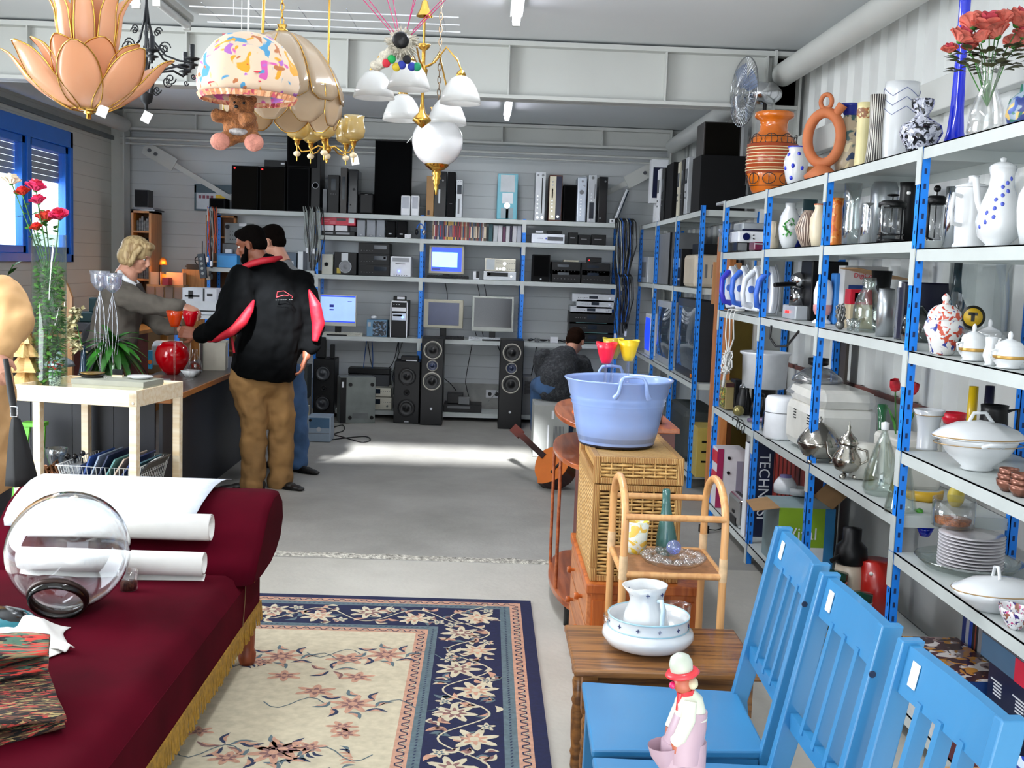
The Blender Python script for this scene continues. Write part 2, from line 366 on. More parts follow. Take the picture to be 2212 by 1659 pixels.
for z in(2.01,1.44,1.06,.88):board(bu,BX[0],BX[1]-.004,BYF,BYF+.40,z)
for i,x in enumerate(BX):
 post(bu,x,BYF-.004,2.02,BL if i else[2.01,1.44,.88]);post(bu,x,BYF+.40,2.02,None)
FX=1.50;FY=[11.07,10.02,8.96,7.92]
fu=thing('shelving_unit','blue and grey shelving unit in the far right corner, holding televisions and loudspeakers','shelving')
FL=[2.0,1.445,.76,.11]
for b in range(3):
 for z in FL:board(fu,FX,FX+.40,FY[b+1]+.004,FY[b]-.004,z)
for i,y in enumerate(FY):post(fu,FX-.004,y,2.03 if i==3 else 2.0,FL[:3]if i<3 else None,fx=-1,fy=0);post(fu,FX+.40,y,2.0,None,fx=-1,fy=0)
# ================= foreground =================
def L(name,label,cat,prof,mat,loc,n=28,group=None,ms=None,sx=1,sy=1,rz=0,thick=None):
 m=M();m.lathe(prof,n,ms=ms,sx=sx,sy=sy)
 return tag(m.build(name,mat,loc=loc,rz=rz),label,cat,group)
def closed(prof,t=.003):
 """outer profile bottom->top, adds an inner wall"""
 inner=[(max(.0005,r-t),z+(t if i==0 else 0))for i,(r,z)in enumerate(prof)]
 return[(0.0005,prof[0][1])]+prof+inner[::-1]+[(0.0005,prof[0][1]+t)]
# ---- rug ----
navy=mt('rug_navy','0c143c',.95,var=.12,scale=60);crm=mt('rug_cream','bfb59c',.95,var=.08,scale=30);pch=mt('rug_peach','b98d76',.95,var=.1,scale=60)
gbl=mt('rug_greyblue','56676e',.95,var=.1,scale=60);brn=mt('rug_mauve','7d5b58',.95,var=.1,scale=60)
rx0,rx1,ry0,ry1=-2.35,.25,1.5,5.02
m=M();m.box(rx0,rx1,ry0,ry1,0,.012,0)
bands=[(0,0),(.05,2),(.10,3),(.145,0),(.41,3),(.45,2),(.50,1)]
for k,(d,c)in enumerate(bands):
 z=.0122+.0001*k
 m.add([(rx0+d,ry0+d,z),(rx1-d,ry0+d,z),(rx1-d,ry1-d,z),(rx0+d,ry1-d,z)],[(0,1,2,3)],m=c)
def flower(cx,cy,r,n,c1,c2,z=.0134,a0=0,sq=1):
 pts=[(cx+(r*(.72+.28*cos(n*t)))*cos(t+a0),cy+sq*(r*(.72+.28*cos(n*t)))*sin(t+a0),z)for t in[2*pi*i/(n*6)for i in range(n*6)]]
 m.add(pts,[tuple(range(len(pts)))],m=c1)
 pts=[(cx+(r*.55*(.7+.3*cos(n*t)))*cos(t+a0),cy+sq*(r*.55*(.7+.3*cos(n*t)))*sin(t+a0),z+.0002)for t in[2*pi*i/(n*6)for i in range(n*6)]]
 m.add(pts,[tuple(range(len(pts)))],m=c2)
 pts=[(cx+r*.2*cos(t),cy+sq*r*.2*sin(t),z+.0004)for t in[2*pi*i/8 for i in range(8)]];m.add(pts,[tuple(range(8))],m=c1)
def leaf(cx,cy,L_,w,a,c,z=.0133,c2=None,bend=.25):
 up=[];dn=[]
 for i in range(7):
  t=i/6;x=(t-.5)*L_;y=w*sin(pi*t)**.8;o=bend*L_*sin(pi*t)
  up.append((x,o+y));dn.append((x,o-y))
 pts=[(cx+x*cos(a)-y*sin(a),cy+x*sin(a)+y*cos(a),z)for x,y in up+dn[-2:0:-1]];m.add(pts,[tuple(range(len(pts)))],m=c)
 if c2 is not None:
  pts=[(cx+.6*(x*cos(a)-y*sin(a)),cy+.6*(x*sin(a)+y*cos(a)),z+.0002)for x,y in up+dn[-2:0:-1]];m.add(pts,[tuple(range(len(pts)))],m=c2)
def ribbon(pts,w,c,z=.0135):
 for a,b in zip(pts,pts[1:]):
  a=V((*a,z));b=V((*b,z));d=(b-a);nn=V((-d.y,d.x,0)).normalized()*w
  m.add([a-nn,a+nn,b+nn,b-nn],[(0,1,2,3)],m=c)
rr=random.Random(3)
def strip(P0,D,Ln):
 D=V(D);Nn=V((-D.y,D.x));k=int(Ln/.21)
 pts=[]
 for i in range(k*10+1):
  s=i*Ln/(k*10);p=V(P0)+D*s+Nn*(.085*sin(s/.42*2*pi));pts.append((p.x,p.y))
 ribbon(pts,.0035,1)
 for i in range(k):
  s=(i+.5)*.21;sg=-1 if i%2==0 else 1
  p=V(P0)+D*s+Nn*(-.035*sg*-1);flower(p.x,p.y,.080+.014*rr.random(),7,1,4 if i%2 else 2,a0=rr.random()*6)
  for q in range(13):
   p=V(P0)+D*(s+rr.uniform(-.1,.1))+Nn*(rr.uniform(-.112,.112));leaf(p.x,p.y,rr.uniform(.045,.075),.012,rr.random()*6.3,rr.choice((1,1,2,3)),c2=rr.choice((4,None,2)))
  p=V(P0)+D*(s+.1)+Nn*(.075*sg);flower(p.x,p.y,.034,5,1,3,a0=rr.random()*6)
o=.2775
strip((rx1-o,ry0+.2),(0,1),ry1-ry0-.3);strip((rx0+.3,ry1-o),(1,0),rx1-rx0-.55)
def scallop(P0,D,Ln,per=.05):
 D=V(D);Nn=V((-D.y,D.x));k=int(Ln/per)
 for i in range(k):
  pts=[]
  for q in range(9):
   t=q/8;a=V(P0)+D*((i+t)*per)+Nn*(.014*sin(t*pi*2)+.004*sin(t*6*pi));pts.append((a.x,a.y))
  ribbon(pts,.0022,5)
  a=V(P0)+D*((i+.25)*per)-Nn*.006;flower(a.x,a.y,.009,4,1,5)
for dd in(.075,.475):
 scallop((rx1-dd,ry0+dd),(0,1),ry1-ry0-2*dd);scallop((rx0+dd,ry1-dd),(1,0),rx1-rx0-2*dd)
for dd in(.1225,.43):
 for i in range(150):
  y=ry0+dd+i*.022
  if y<ry1-dd:leaf(rx1-dd,y,.015,.003,1.0,5,bend=0)
  x=rx0+dd+i*.022
  if x<rx1-dd and i<110:leaf(x,ry1-dd,.015,.003,.4,5,bend=0)
for i in range(80):
 cx_=rr.uniform(rx0+.6,rx1-.62);cy_=rr.uniform(ry0+.6,ry1-.62)
 k=i%3
 if k==0:flower(cx_,cy_,rr.uniform(.045,.09),6,2,4,a0=rr.random()*6,sq=.8)
 elif k==1:
  a=rr.random()*6.3
  for q in range(-3,4):leaf(cx_+q*.022*cos(a),cy_+q*.022*sin(a),.05,.007,a+q*.25+1.1,rr.choice((5,3,2)))
 else:
  for q in range(5):leaf(cx_+.055*cos(q*1.25+i),cy_+.055*sin(q*1.25+i),.09,.010,q*1.25+i,(5,4,3)[q%3],c2=2,bend=.2)
for cx_,cy_ in((-.42,2.75),(-.62,3.35),(-1.3,3.0),(-.42,3.75),(-.75,4.2),(-1.2,4.1),(-.35,4.25)):
 flower(cx_,cy_,.085,8,2,4,a0=cy_);
 for q in range(8):leaf(cx_+.11*cos(q*.8),cy_+.10*sin(q*.8),.085,.012,q*.8+.7,5 if q%2 else 3,c2=2)
 for sgn in(-1,1):
  pts=[(cx_+sgn*(.1+.03*j),cy_+.05*sin(j*.9))for j in range(8)];ribbon(pts,.0025,3)
tag(m.build('rug',[navy,crm,pch,gbl,brn,mt('rug_darkblue','26304c',.95)]),'large oriental rug with navy floral border and cream field on the concrete floor','rug')
# ---- chaise longue ----
vel=mt('wine_velvet','4a0214',.95,var=.2,scale=3,spec=.06);gold=mt('gold_fringe','9a7420',.8,var=.2,scale=60);brass=mt('brass','b88a3a',.25,metal=1,var=.05)
tw=wood('sofa_leg_wood','8a3f1e','6a2c14',axis=2)
ch=thing('chaise_longue','wine red velvet chaise longue with gold fringe, loaded with paper rolls and cloths','sofa')
m=M();x0,x1=-1.76,-.83
prof=[(1.3,.235),(4.16,.235),(4.16,.40),(4.1,.415),(1.3,.425)]
N=30
def seatf(u,v):
 x=x0+(x1-x0)*u;y=1.3+v*2.86;e=min(u,1-u)*(x1-x0);e2=(1-v)*2.86
 z=.425-.05*max(0,1-e/.06)**2-.02*max(0,1-e2/.08)**2+.006*noise.noise(V((x*3,y*2,0)))
 return(x,y,z)
m.grid(seatf,N,40);m.box(x0,x1,1.3,4.16,.235,.375);m.build('seat',vel,ch)
hp=[(3.84,.40),(3.93,.475),(4.03,.55),(4.12,.61),(4.22,.645),(4.33,.64),(4.41,.59),(4.43,.52),(4.38,.45),(4.28,.41),(4.17,.39),(4.0,.385)]
m=M();k=len(hp);xs=[(x0,.0),(x0+.02,.02),(x1-.02,.02),(x1+.012,.012),(x1+.035,-.012),(x1+.04,-.05)]
cyh,czh=4.15,.50
vs=[]
for x,s in xs:
 for(y,z)in hp:f=1+s*1.5;vs.append((x,cyh+(y-cyh)*f,czh+(z-czh)*f))
fs=[(i*k+j,i*k+(j+1)%k,(i+1)*k+(j+1)%k,(i+1)*k+j)for i in range(len(xs)-1)for j in range(k)]
m.add(vs,fs,True);m.add(vs[:k],[tuple(range(k))]);m.add(vs[-k:],[tuple(range(k))[::-1]])
hr=m.build('headrest',vel,ch)
m=M()
for i in range(26):
 t=i/25;y=3.87+.29*t+.02*sin(pi*t);z=.412+.205*t+.01*sin(t*pi);m.sph((x1+.034,y+.015,z-.01),.0045,8,5)
m.build('upholstery_nails',brass,hr,label='row of brass upholstery nails')['kind']='stuff'
m=M()
m.tube([(x1-.06,3.98,.43),(x1-.02,3.95,.42),(x1+.002,3.9,.40),(x1+.004,3.88,.33),(x1+.003,3.85,.24)],.0018,6);m.build('piping_cord',mt('old_gold_cord','6a4a2a',.7),ch)
m=M();y=1.35
rf=random.Random(5)
m.box(x1-.003,x1+.006,1.3,4.17,.225,.245)
while y<4.17:
 w=.010;h=.055+.018*rf.random();j=rf.uniform(-.004,.004)
 m.add([(x1+.004,y,.232),(x1+.004,y+w,.232),(x1+.007+j,y+w*.9+j,.232-h),(x1+.007,y+j,.232-h)],[(0,1,2,3)]);y+=.0105
x=x0
while x<x1:
 m.add([(x,4.165,.232),(x+.01,4.165,.232),(x+.01,4.168,.17),(x,4.168,.17)],[(0,1,2,3)]);x+=.0115
m.build('fringe',gold,ch,thick=.002)
for(x,y)in((x1-.035,4.11),(x0+.04,4.11),(x1-.035,1.45),(x0+.04,1.45)):
 m=M();m.lathe([(.001,.012),(.026,.012),(.032,.03),(.034,.055),(.027,.075),(.028,.09),(.031,.16),(.034,.24)],20,(x,y,0));m.build('leg',tw,ch)
# ---- things on the chaise ----
pap=mt('white_wallpaper','eeece8',.5,var=.02,scale=20);papb=mt('paper_inside','c9cbd0',.6,var=.03)
def roll(name,label,x0,x1,c,r,turns=1.6,tail=0,ta=0,mat=pap,a0=0,rz=0,grp=None):
 pts=[]
 n=int(turns*22)
 for i in range(n+1):a=a0-2*pi*turns*i/n;q=r*(.72+.28*(1-i/n));pts.append((q*cos(a),q*sin(a)))
 if tail:
  p0=V(pts[0]);tang=V((sin(a0),-cos(a0)))*-1
  pts=[tuple(p0+V((cos(ta),sin(ta)))*tail*(1-j/5))for j in range(5)]+pts
 m=M();L_=x1-x0
 m.grid(lambda u,v:(-L_/2+u*L_,pts[min(len(pts)-1,int(round(v*(len(pts)-1))))][0],pts[min(len(pts)-1,int(round(v*(len(pts)-1))))][1]),1,len(pts)-1)
 return tag(m.build(name,mat,loc=((x0+x1)/2,c[0],c[1]),rz=rz,thick=.0012),label,'paper roll',grp)
def curl(name,label,pts,x0,x1,skew=0,mat=pap,t=.0015):
 m=M();k=len(pts)-1
 m.grid(lambda u,v:(x0+(x1-x0)*u+skew*v*(u),pts[int(round(v*k))][0],pts[int(round(v*k))][1]),12,k)
 return tag(m.build(name,mat,thick=t),label,'paper roll')
curl('wallpaper_sheet','half unrolled white wallpaper lying over the back edge of the chaise headrest',[(4.42,.66),(4.36,.672),(4.30,.676),(4.22,.672),(4.14,.655),(4.08,.636),(4.02,.610),(3.985,.578),(3.99,.553),(4.01,.548),(4.025,.56)],-1.72,-1.0,skew=-.06,mat=mt('pale_blue_paper','cfd6e0',.5,var=.05,scale=30))
roll('wallpaper_roll','thick white wallpaper roll lying in the middle of the headrest slope',-1.62,-.965,(3.955,.575),.052,2.2,a0=-2.2,grp=None)
roll('wallpaper_roll','lowest white wallpaper roll, partly open, on the seat below the thick roll',-1.60,-.95,(3.80,.485),.045,1.4,tail=.10,ta=-2.5,a0=-1.2)
gc=aY(148,1190,3.45)
gl=thing('globe_lampshade','big clear glass globe lampshade resting on the chaise seat, opening turned down','lampshade',(gc.x,gc.y,.425+.187),0)
cg=glass('clear_glass',tint=.10)
rg=bpy.data.materials.new('clear_glass_thick');rg.use_nodes=True
b=rg.node_tree.nodes['Principled BSDF'];b.inputs['Transmission Weight'].default_value=1;b.inputs['Roughness'].default_value=0;b.inputs['IOR'].default_value=1.45;b.inputs['Base Color'].default_value=(.96,.98,1,1)
_M['clear_glass_thick']=rg
m=M();pr=[]
r_=.187
for i in range(25):a=-pi/2+pi*(i+0)/24*.86+.0;pr.append((max(.0006,r_*cos(a)),r_*sin(a)))
pr=pr+[(.085,.178),(.083,.20),(.076,.20),(.079,.175)]+[(max(.0006,q-.004 if q>.01 else q),z*.977)for q,z in pr[::-1]]
m.lathe(pr,48);m.build('globe',rg,gl,rot=(R(128),0,R(8)))
m=M();m.lathe([(.078,.165),(.090,.17),(.090,.182),(.078,.182),(.078,.165)],40);m.build('fitter_ring',mt('dark_fitter','3a2a26',.4,metal=.6),gl,rot=(R(128),0,R(8)))
p=aZ(278,1275,.425)
t=thing('jar','small clear beaker of dark potpourri beside the glass globe','jar',(p.x,p.y,.425))
m=M();m.lathe(closed([(.028,0),(.030,.07)],.002),24);m.build('beaker',cg,t)
m=M();m.lathe([(.0005,.003),(.026,.003),(.027,.03),(.0005,.034)],18);m.build('potpourri',mt('potpourri','4a2a1a',.9,var=.5,scale=90),t)
m=M()
def clf(u,v):
 x=-1.60+u*.42;y=3.05+v*.36
 h=.03+.055*abs(noise.noise(V((x*6,y*5,2))))+.03*noise.noise(V((x*11,y*9,5)))
 e=min(u,1-u,v,1-v);h*=min(1,e*7);return(x+.03*sin(y*20),y-.16*u+.03*sin(x*16),.432+max(.003,h))
m.grid(clf,36,30);tag(m.build('cloth',mt('white_linen','e8e6e2',.9,var=.03),thick=.003,smooth=2),'crumpled white linen cloth on the chaise seat in front of the globe','cloth')
m=M();p=aZ(30,1365,.43);m.sph((0,0,.035),(.10,.07,.035),20,12);m.sph((.0,-.005,.045),(.09,.05,.032),18,10,m=1)
tag(m.build('spectacle_case',[mt('teal_plastic','1c6a78',.25),mt('black_gloss','0c0c10',.15)],loc=(p.x-.02,p.y,.428),rz=-.5),'dark teal rounded case between the white cloth and the folded kilims','case')
kil=patt('kilim','2a1a1c',['b0403a','1c1416','8a7a5a','c03a30','4a6a58'],scale=16,th=.54,rough=.95,an=(.35,3.2,3));kil2=patt('kilim_dark','1c1614',['a83a34','9a8a5a','141012','5a3a2a'],scale=22,th=.55,rough=.95,an=(.8,4,3))
def folded(name,label,c,L_,w,h,rz,mat,n=3):
 m=M();pts=[]
 for k in range(n):
  z=h*(k+.5)/n;s=1 if k%2==0 else-1
  for i in range(7):pts.append((s*(-w/2+w*i/6),z+.006*sin(i*1.3+k)))
  if k<n-1:
   for i in range(1,6):a=-pi/2+pi*i/6;pts.append((s*(w/2+h/n/2*cos(a)),z+h/n/2+h/n/2*sin(a)))
 k=len(pts)-1
 m.grid(lambda u,v:(-L_/2+u*L_,pts[int(round(v*k))][0]+.01*sin(u*9),pts[int(round(v*k))][1]+.008*sin(u*7+v*5)),24,k)
 return tag(m.build(name,mat,loc=c,rz=rz,thick=.010,smooth=2),label,'textile')
p=aZ(20,1560,.43)
folded('kilim','dark patterned kilim folded flat on the chaise at the bottom left corner',(p.x-.10,p.y-.02,.43),.42,.30,.055,.5,kil2,3)
folded('kilim','red and green striped kilim folded over on top of the dark kilim',(p.x-.16,p.y+.16,.482),.36,.15,.075,.35,kil,2)
m=M();p=aZ(95,1400,.43)
def tf(u,v):return(-.09+.18*u,-.02+.04*v,.012+.008*sin(u*9)+.006*sin(v*7+u*4))
m.grid(tf,16,6);tag(m.build('ribbon',mt('white_linen','e8e6e2'),loc=(p.x,p.y,.43),rz=-.35,thick=.004),'short strip of white cloth sticking out beside the folded kilims','cloth')
# ---- blue chairs ----
cb=mt('blue_chair_paint','317aac',.38,var=.05,scale=3,coat=.15);tagw=mt('white_tag','f4f4f2',.5)
def chair():
 t=thing('wooden_chair','bright blue wooden chair with slatted back, farthest of the three in the row','chair',(.5,2.67,0),0,None)
 m=M();m.prism([(-.215,-.215,.42),(.20,-.185,.42),(.20,.185,.42),(-.215,.215,.42)],(0,0,.022));m.build('seat',cb,t,bv=.006)
 m=M();m.box(-.19,.18,-.185,-.165,.36,.42);m.box(-.19,.18,.165,.185,.36,.42);m.box(-.195,-.175,-.18,.18,.36,.42);m.box(.165,.185,-.165,.165,.36,.42);m.build('apron',cb,t)
 for s in(-1,1):
  m=M();m.bar((-.19,s*.19,0),(-.185,s*.187,.42),.035,.035,up=(0,1,0));m.build('leg',cb,t,bv=.003)
  m=M();w=.026;y=s*.178
  pl=[(.235,0),(.275,0),(.225,.42),(.245,.50),(.318,.895),(.275,.895),(.19,.47),(.18,.42)]
  m.prism([(x,y-w/2,z)for x,z in pl],(0,w,0));m.build('back_leg',cb,t,bv=.003)
  m=M();m.box(-.17,.2,s*.172-.009,s*.172+.009,.16,.19);m.build('stretcher',cb,t)
 def bk(z):return.215+(z-.47)*.19
 m=M();n=8
 for i in range(n):
  a=-.167+.334*i/n;b_=-.167+.334*(i+1)/n;f=lambda q:.004*(1-(q/.167)**2)
  m.add([(bk(.80)+f(a)-.008+dx,a,.80)for dx in(0,.02)]+[(bk(.80)+f(b_)-.008+dx,b_,.80)for dx in(0,.02)]+[(bk(.89)+f(a)-.008+dx,a,.888)for dx in(0,.02)]+[(bk(.89)+f(b_)-.008+dx,b_,.888)for dx in(0,.02)],[(0,1,3,2),(4,6,7,5),(0,2,6,4),(1,5,7,3)])
 m.build('top_rail',cb,t)
 m=M();m.bar((bk(.555),-.167,.555),(bk(.555),.167,.555),.04,.018,up=(1,0,0));m.build('lower_rail',cb,t)
 for k in(-1,0,1):
  m=M();m.bar((bk(.56),k*.078,.56),(bk(.81)+.006,k*.078,.81),.017,.028,up=(1,0,0));m.build('slat',cb,t)
 m=M();m.bar((bk(.825)-.008,.12,.825),(bk(.87)-.008,.12,.87),.028,.002,up=(1,0,0));m.build('price_tag',tagw,t,label='small white price tag')
 for s in(-1,):
  m=M();m.cyl((.262,s*.1905,.80),(.262,s*.193,.80),.007,n=10);m.build('screw',mt('dark_screw','1c2a44',.4),t)
 return t
c1=chair();c1.location=(.50,2.68,0)
def gd(lab,loc,rz):return dup(c1,loc,rz,label=lab)
gd('bright blue wooden chair in the middle of the row of three',(.495,2.225,0),.02)
gd('bright blue wooden chair nearest the camera, at the lower right corner',(.515,1.775,0),.05)
c1.rotation_euler.z=-.03
# ---- clown figurine on the nearest chair ----
cl=thing('clown_figurine','painted clown figurine in a bowler hat standing on the nearest blue chair','figurine')
q=aY(1492,1560,1.82);cl.location=(q.x-.01,1.82,.442);ZB=0
S_=1820/2400/1000
wh=mt('porcelain_cream','d8dccb',.3);pk=mt('dull_pink_glaze','b59aa8',.4);rdp=mt('red_glaze','d8343e',.25);skc=mt('clown_skin','b2624a',.4)
hz=aY(1480,1425,1.82).z-.442
def fz(py):return aY(1490,py,1.82).z-.442
def fx_(px):return(px-1492)*S_*1.0
m=M()
for s in(-1,1):m.tube([(s*.016,.0,.0),(s*.017,0,.1),(s*.013,0,fz(1600))],[.026,.024,.026],14)
m.tube([(0,0,fz(1640)),(0,0,fz(1600)),(.008,0,fz(1560)),(.012,0,fz(1530))],[.032,.034,.030,.026],18)
m.tube([(-.022,0,fz(1655)),(-.030,-.0,fz(1628)),(-.032,0,fz(1608))],[.018,.026,.030],16,caps=False)
m.build('trousers',pk,cl)
m=M();m.tube([(.012,0,fz(1590)),(.010,0,fz(1550)),(.004,0,fz(1510)),(.0,0,fz(1492))],[.024,.028,.024,.013],18)
m.tube([(.004,-.020,fz(1505)),(.0,-.028,fz(1540)),(-.012,-.026,fz(1580)),(-.018,-.02,fz(1592))],[.011,.013,.012,.011],12)
m.tube([(.004,.020,fz(1505)),(-.008,.026,fz(1550)),(-.02,.02,fz(1583))],[.011,.012,.011],12);m.build('striped_shirt',wh,cl)
m=M();m.tube([(-.018,-.02,fz(1592)),(-.016,-.022,fz(1615))],[.009,.006],10);m.tube([(-.020,.02,fz(1583)),(-.026,.014,fz(1612))],[.009,.006],10);m.build('forearms',skc,cl)
m=M();m.sph((-.006,0,fz(1478)),(.0165,.016,.0185),18,12);m.build('head',skc,cl)
m=M();m.sph((-.024,0,fz(1481)),.0065,12,8);m.build('nose',mt('clown_nose','d8246a',.2),cl)
m=M();m.sph((.008,-.004,fz(1473)),(.010,.017,.010),12,8);m.build('hair',mt('clown_hair','c9c6a8',.6),cl)
m=M();m.tube([(.0,-.0,fz(1497)),(-.001,0,fz(1489))],[.017,.013],16);m.tube([(-.012,-.008,fz(1494)),(-.016,-.010,fz(1530))],[.005,.003],8);m.build('scarf',rdp,cl)
ht=thing('x','x','x');bpy.data.objects.remove(ht)
m=M();m.lathe([(.0005,.0),(.026,.0),(.030,.004),(.026,.009),(.018,.010)],24);m.build('hat_brim',rdp,cl,loc=(-.008,0,fz(1459)),rot=(0,-.2,0))
m=M();m.lathe([(.019,.008),(.020,.022),(.016,.033),(.008,.038),(.0005,.039)],24);m.build('hat_crown',mt('hat_grey','b9c0b4',.4),cl,loc=(-.008,0,fz(1459)),rot=(0,-.2,0))
# ---- oak side table with wash set ----
oak=wood('oak_brown','8c5c2c','5a3616',.35,scale=4,axis=0,coat=.2)
ok=thing('side_table','small dark oak side table with turned legs, holding the wash bowl','table',(.535,3.125,0))
m=M();m.box(-.262,.262,-.195,.195,.44,.462);m.build('tabletop',oak,ok,bv=.006)
m=M();m.box(-.225,.225,-.165,.165,.385,.44);m.build('apron',oak,ok)
for x in(-.215,.215):
 for y in(-.155,.155):
  m=M();m.box(-.021,.021,-.021,.021,.33,.44)
  m.lathe([(.001,0),(.012,0),(.017,.03),(.015,.06),(.019,.075),(.015,.09),(.018,.12),(.020,.2),(.016,.225),(.021,.24),(.016,.255),(.020,.30),(.014,.315),(.021,.33)],18)
  m.build('leg',oak,ok,loc=(x,y,0))
wpc=mt('white_earthenware','d6d8da',.18,var=.02,coat=.5);lb=mt('pale_blue_line','9fc4d0',.3);crs=mt('navy_cross','2a3468',.4)
bc=V((.50,3.125,.462))
bw=thing('wash_bowl','white earthenware wash bowl with small blue crosses on the oak side table','bowl',bc)
m=M();prf=[(.0006,.0),(.075,.0),(.118,.018),(.133,.040),(.130,.056),(.119,.064),(.116,.070),(.117,.098),(.118,.101),(.113,.101),(.112,.07),(.100,.03),(.06,.012),(.0006,.010)]
m.lathe(prf,48,ms=[0,0,0,0,0,0,1,1,0,0,0,0,0])
m.build('basin',[wpc,mt('band_white','d9dde0',.25)],bw)
m=M()
m.lathe([(.1185,.099),(.1195,.102),(.1175,.104),(.1165,.101)],48);m.lathe([(.118,.066),(.1195,.068),(.118,.070)],48);m.build('blue_lines',lb,bw)
def crosses(par,r,z,n,s):
 m=M()
 for i in range(n):
  a=2*pi*i/n+.13;c=V((r*cos(a),r*sin(a),z));tt=V((-sin(a),cos(a),0))*s
  m.bar(c-tt,c+tt,.002,.0018);m.bar(c-V((0,0,s)),c+V((0,0,s)),.002,.0018)
 m.build('painted_crosses',crs,par)
crosses(bw,.1175,.084,12,.006)
jg=thing('jug','white earthenware jug with blue crosses standing inside the wash bowl','jug',bc+V((-.010,-.012,.011)));jg.scale=(1.12,1.12,1.14)
m=M();m.lathe(closed([(.040,0),(.057,.018),(.062,.055),(.053,.092),(.043,.118),(.045,.140),(.053,.160)],.004),40)
for v_ in range(len(m.v)):
 p=m.v[v_]
 if p.z>.135 and p.x<-.02:p.x-=(.012*(p.z-.135)/.025);p.z-=.004
m.build('pitcher',wpc,jg)
m=M();m.tube([(.024,-.044,.128),(.028,-.066,.135),(.030,-.078,.115),(.030,-.074,.075),(.028,-.062,.045),(.024,-.056,.038)],.006,10);m.build('handle',mt('pale_blue_glaze','c3d8e4',.2),jg)
crosses(jg,.0475,.142,7,.005)
t=thing('glass_jar','clear glass jar with an orange candle behind the wash bowl','jar',(.605,3.262,.462))
m=M();m.lathe(closed([(.036,0),(.042,.012),(.043,.08),(.045,.09)],.003),30);m.build('vessel',cg,t)
m=M();m.lathe([(.0005,.006),(.03,.006),(.03,.035),(.0005,.037)],20);m.build('candle',mt('orange_wax','e0562a',.4),t)
L('small_glass','small clear tumbler behind the left rim of the wash bowl','glass',closed([(.018,0),(.024,.055)],.002),cg,(.408,3.262,.462))
# ---- bamboo rack ----
bam=wood('bamboo','d8a46c','c8905a',.35,scale=3,axis=2);bamw=mt('cane_wrapping','d9b890',.5,var=.1,scale=40)
rk=thing('bamboo_rack','bamboo stand with two arched sides and a rattan shelf behind the oak table','stand',(.615,3.57,0))
for s in(-1,1):
 x=s*.158;yn,yf=-.165,.165;pts=[(x,yn,0),(x,yn,.3),(x,yn,.62),(x,yn,.74)]
 for i in range(1,12):a=pi*i/12;pts.append((x,-.165*cos(a),.74+.14*sin(a)**.85))
 pts+=[(x,yf,.74),(x,yf,.62),(x,yf,.3),(x,yf,0)]
 m=M();m.tube(pts,.0125,12);m.build('side_arch',bam,rk)
 for y in(yn,yf):
  m=M();m.tube([(x,y,.585),(x,y,.66)],.0138,12);m.build('cane_wrapping',bamw,rk)
 m=M();m.tube([(x,yn,.60),(x,yf,.60)],.010,10);m.build('side_rail',bam,rk)
for y,z in((-.165,.60),(.165,.60),(-.165,.785),(.165,.785),(-.165,.2),(.165,.2)):
 m=M();m.tube([(-.158,y,z),(.158,y,z)],.0105,10);m.build('cross_rail',bam,rk)
ratt=mt('rattan_panel','9c6a42',.6,var=.12,scale=50)
m=M();m.box(-.15,.15,-.158,.158,.598,.606);m.build('shelf',ratt,rk)
m=M();m.box(-.15,.15,-.158,.158,.198,.206);m.build('shelf',ratt,rk)
shz=.606
vpos=V((.53,3.66,shz))
L('tumbler_vase','frosted glass tumbler vase with yellow flowers painted on, on the bamboo rack','vase',closed([(.03,0),(.037,.03),(.043,.11)],.004),patt('frosted_yellow','dfe3da',['e8d048','cfd6c0','e2b850'],scale=22,th=.57,rough=.3),vpos)
tg=glass('teal_glass','6fb3b0',tint=.08,body=.35,bc='78c0bc')
v=L('bud_vase','twisted tall teal glass vase leaning on the bamboo rack','vase',closed([(.034,0),(.037,.02),(.034,.06),(.022,.12),(.014,.17),(.013,.22)],.003),tg,(.635,3.66,shz))
v.rotation_euler=(0,-.05,0)
t=thing('glass_dish','round bubbled clear glass dish with a ball knob on the bamboo rack','dish',(.63,3.50,shz))
m=M();m.lathe([(.0005,0),(.05,.0),(.095,.018),(.108,.034),(.104,.036),(.09,.03),(.0005,.018)],40)
for i in range(16):a=i*2*pi/16;m.sph((.088*cos(a),.088*sin(a),.034),(.017,.017,.010),10,6)
for i in range(9):a=i*2*pi/9;m.sph((.05*cos(a),.05*sin(a),.028),(.014,.014,.009),10,6)
m.build('bubbled_plate',cg,t)
m=M();m.sph((0,0,.062),.024,20,12);m.build('knob_ball',glass('opal_blue_glass','c8d4ff',tint=.15,body=.25,bc='a8b8e8'),t)
# ---- pine bedside chest, wicker hamper, tub ----
pine=wood('orange_pine','c06a2e','a04e1c',.4,scale=3,axis=2,coat=.15);pinel=wood('pine_front','c98250','b06a3c',.45,scale=4,axis=1)
ns=thing('bedside_chest','orange pine bedside chest with round knobs under the wicker hamper','chest',(.59,4.17,0))
m=M();m.box(-.205,.205,-.37,.40,.415,.45);m.build('top',pine,ns,bv=.005)
m=M();m.box(-.185,.195,-.35,.38,.03,.415);m.build('carcass',pine,ns)
m=M();m.box(-.18,.18,-.365,-.35,.05,.39);m.build('side_panel',pine,ns)
for k,(z0,z1)in enumerate(((.29,.40),(.165,.28),(.045,.155))):
 m=M();m.box(-.20,-.184,-.34,.37,z0,z1);d=m.build('drawer',pinel,ns,bv=.003)
 for y in(-.16,.2):
  m=M();zc=(z0+z1)/2;m.tube([(-.20,y,zc),(-.212,y,zc),(-.216,y,zc),(-.23,y,zc)],[.007,.007,.014,.012],12);m.build('knob',pine,d)
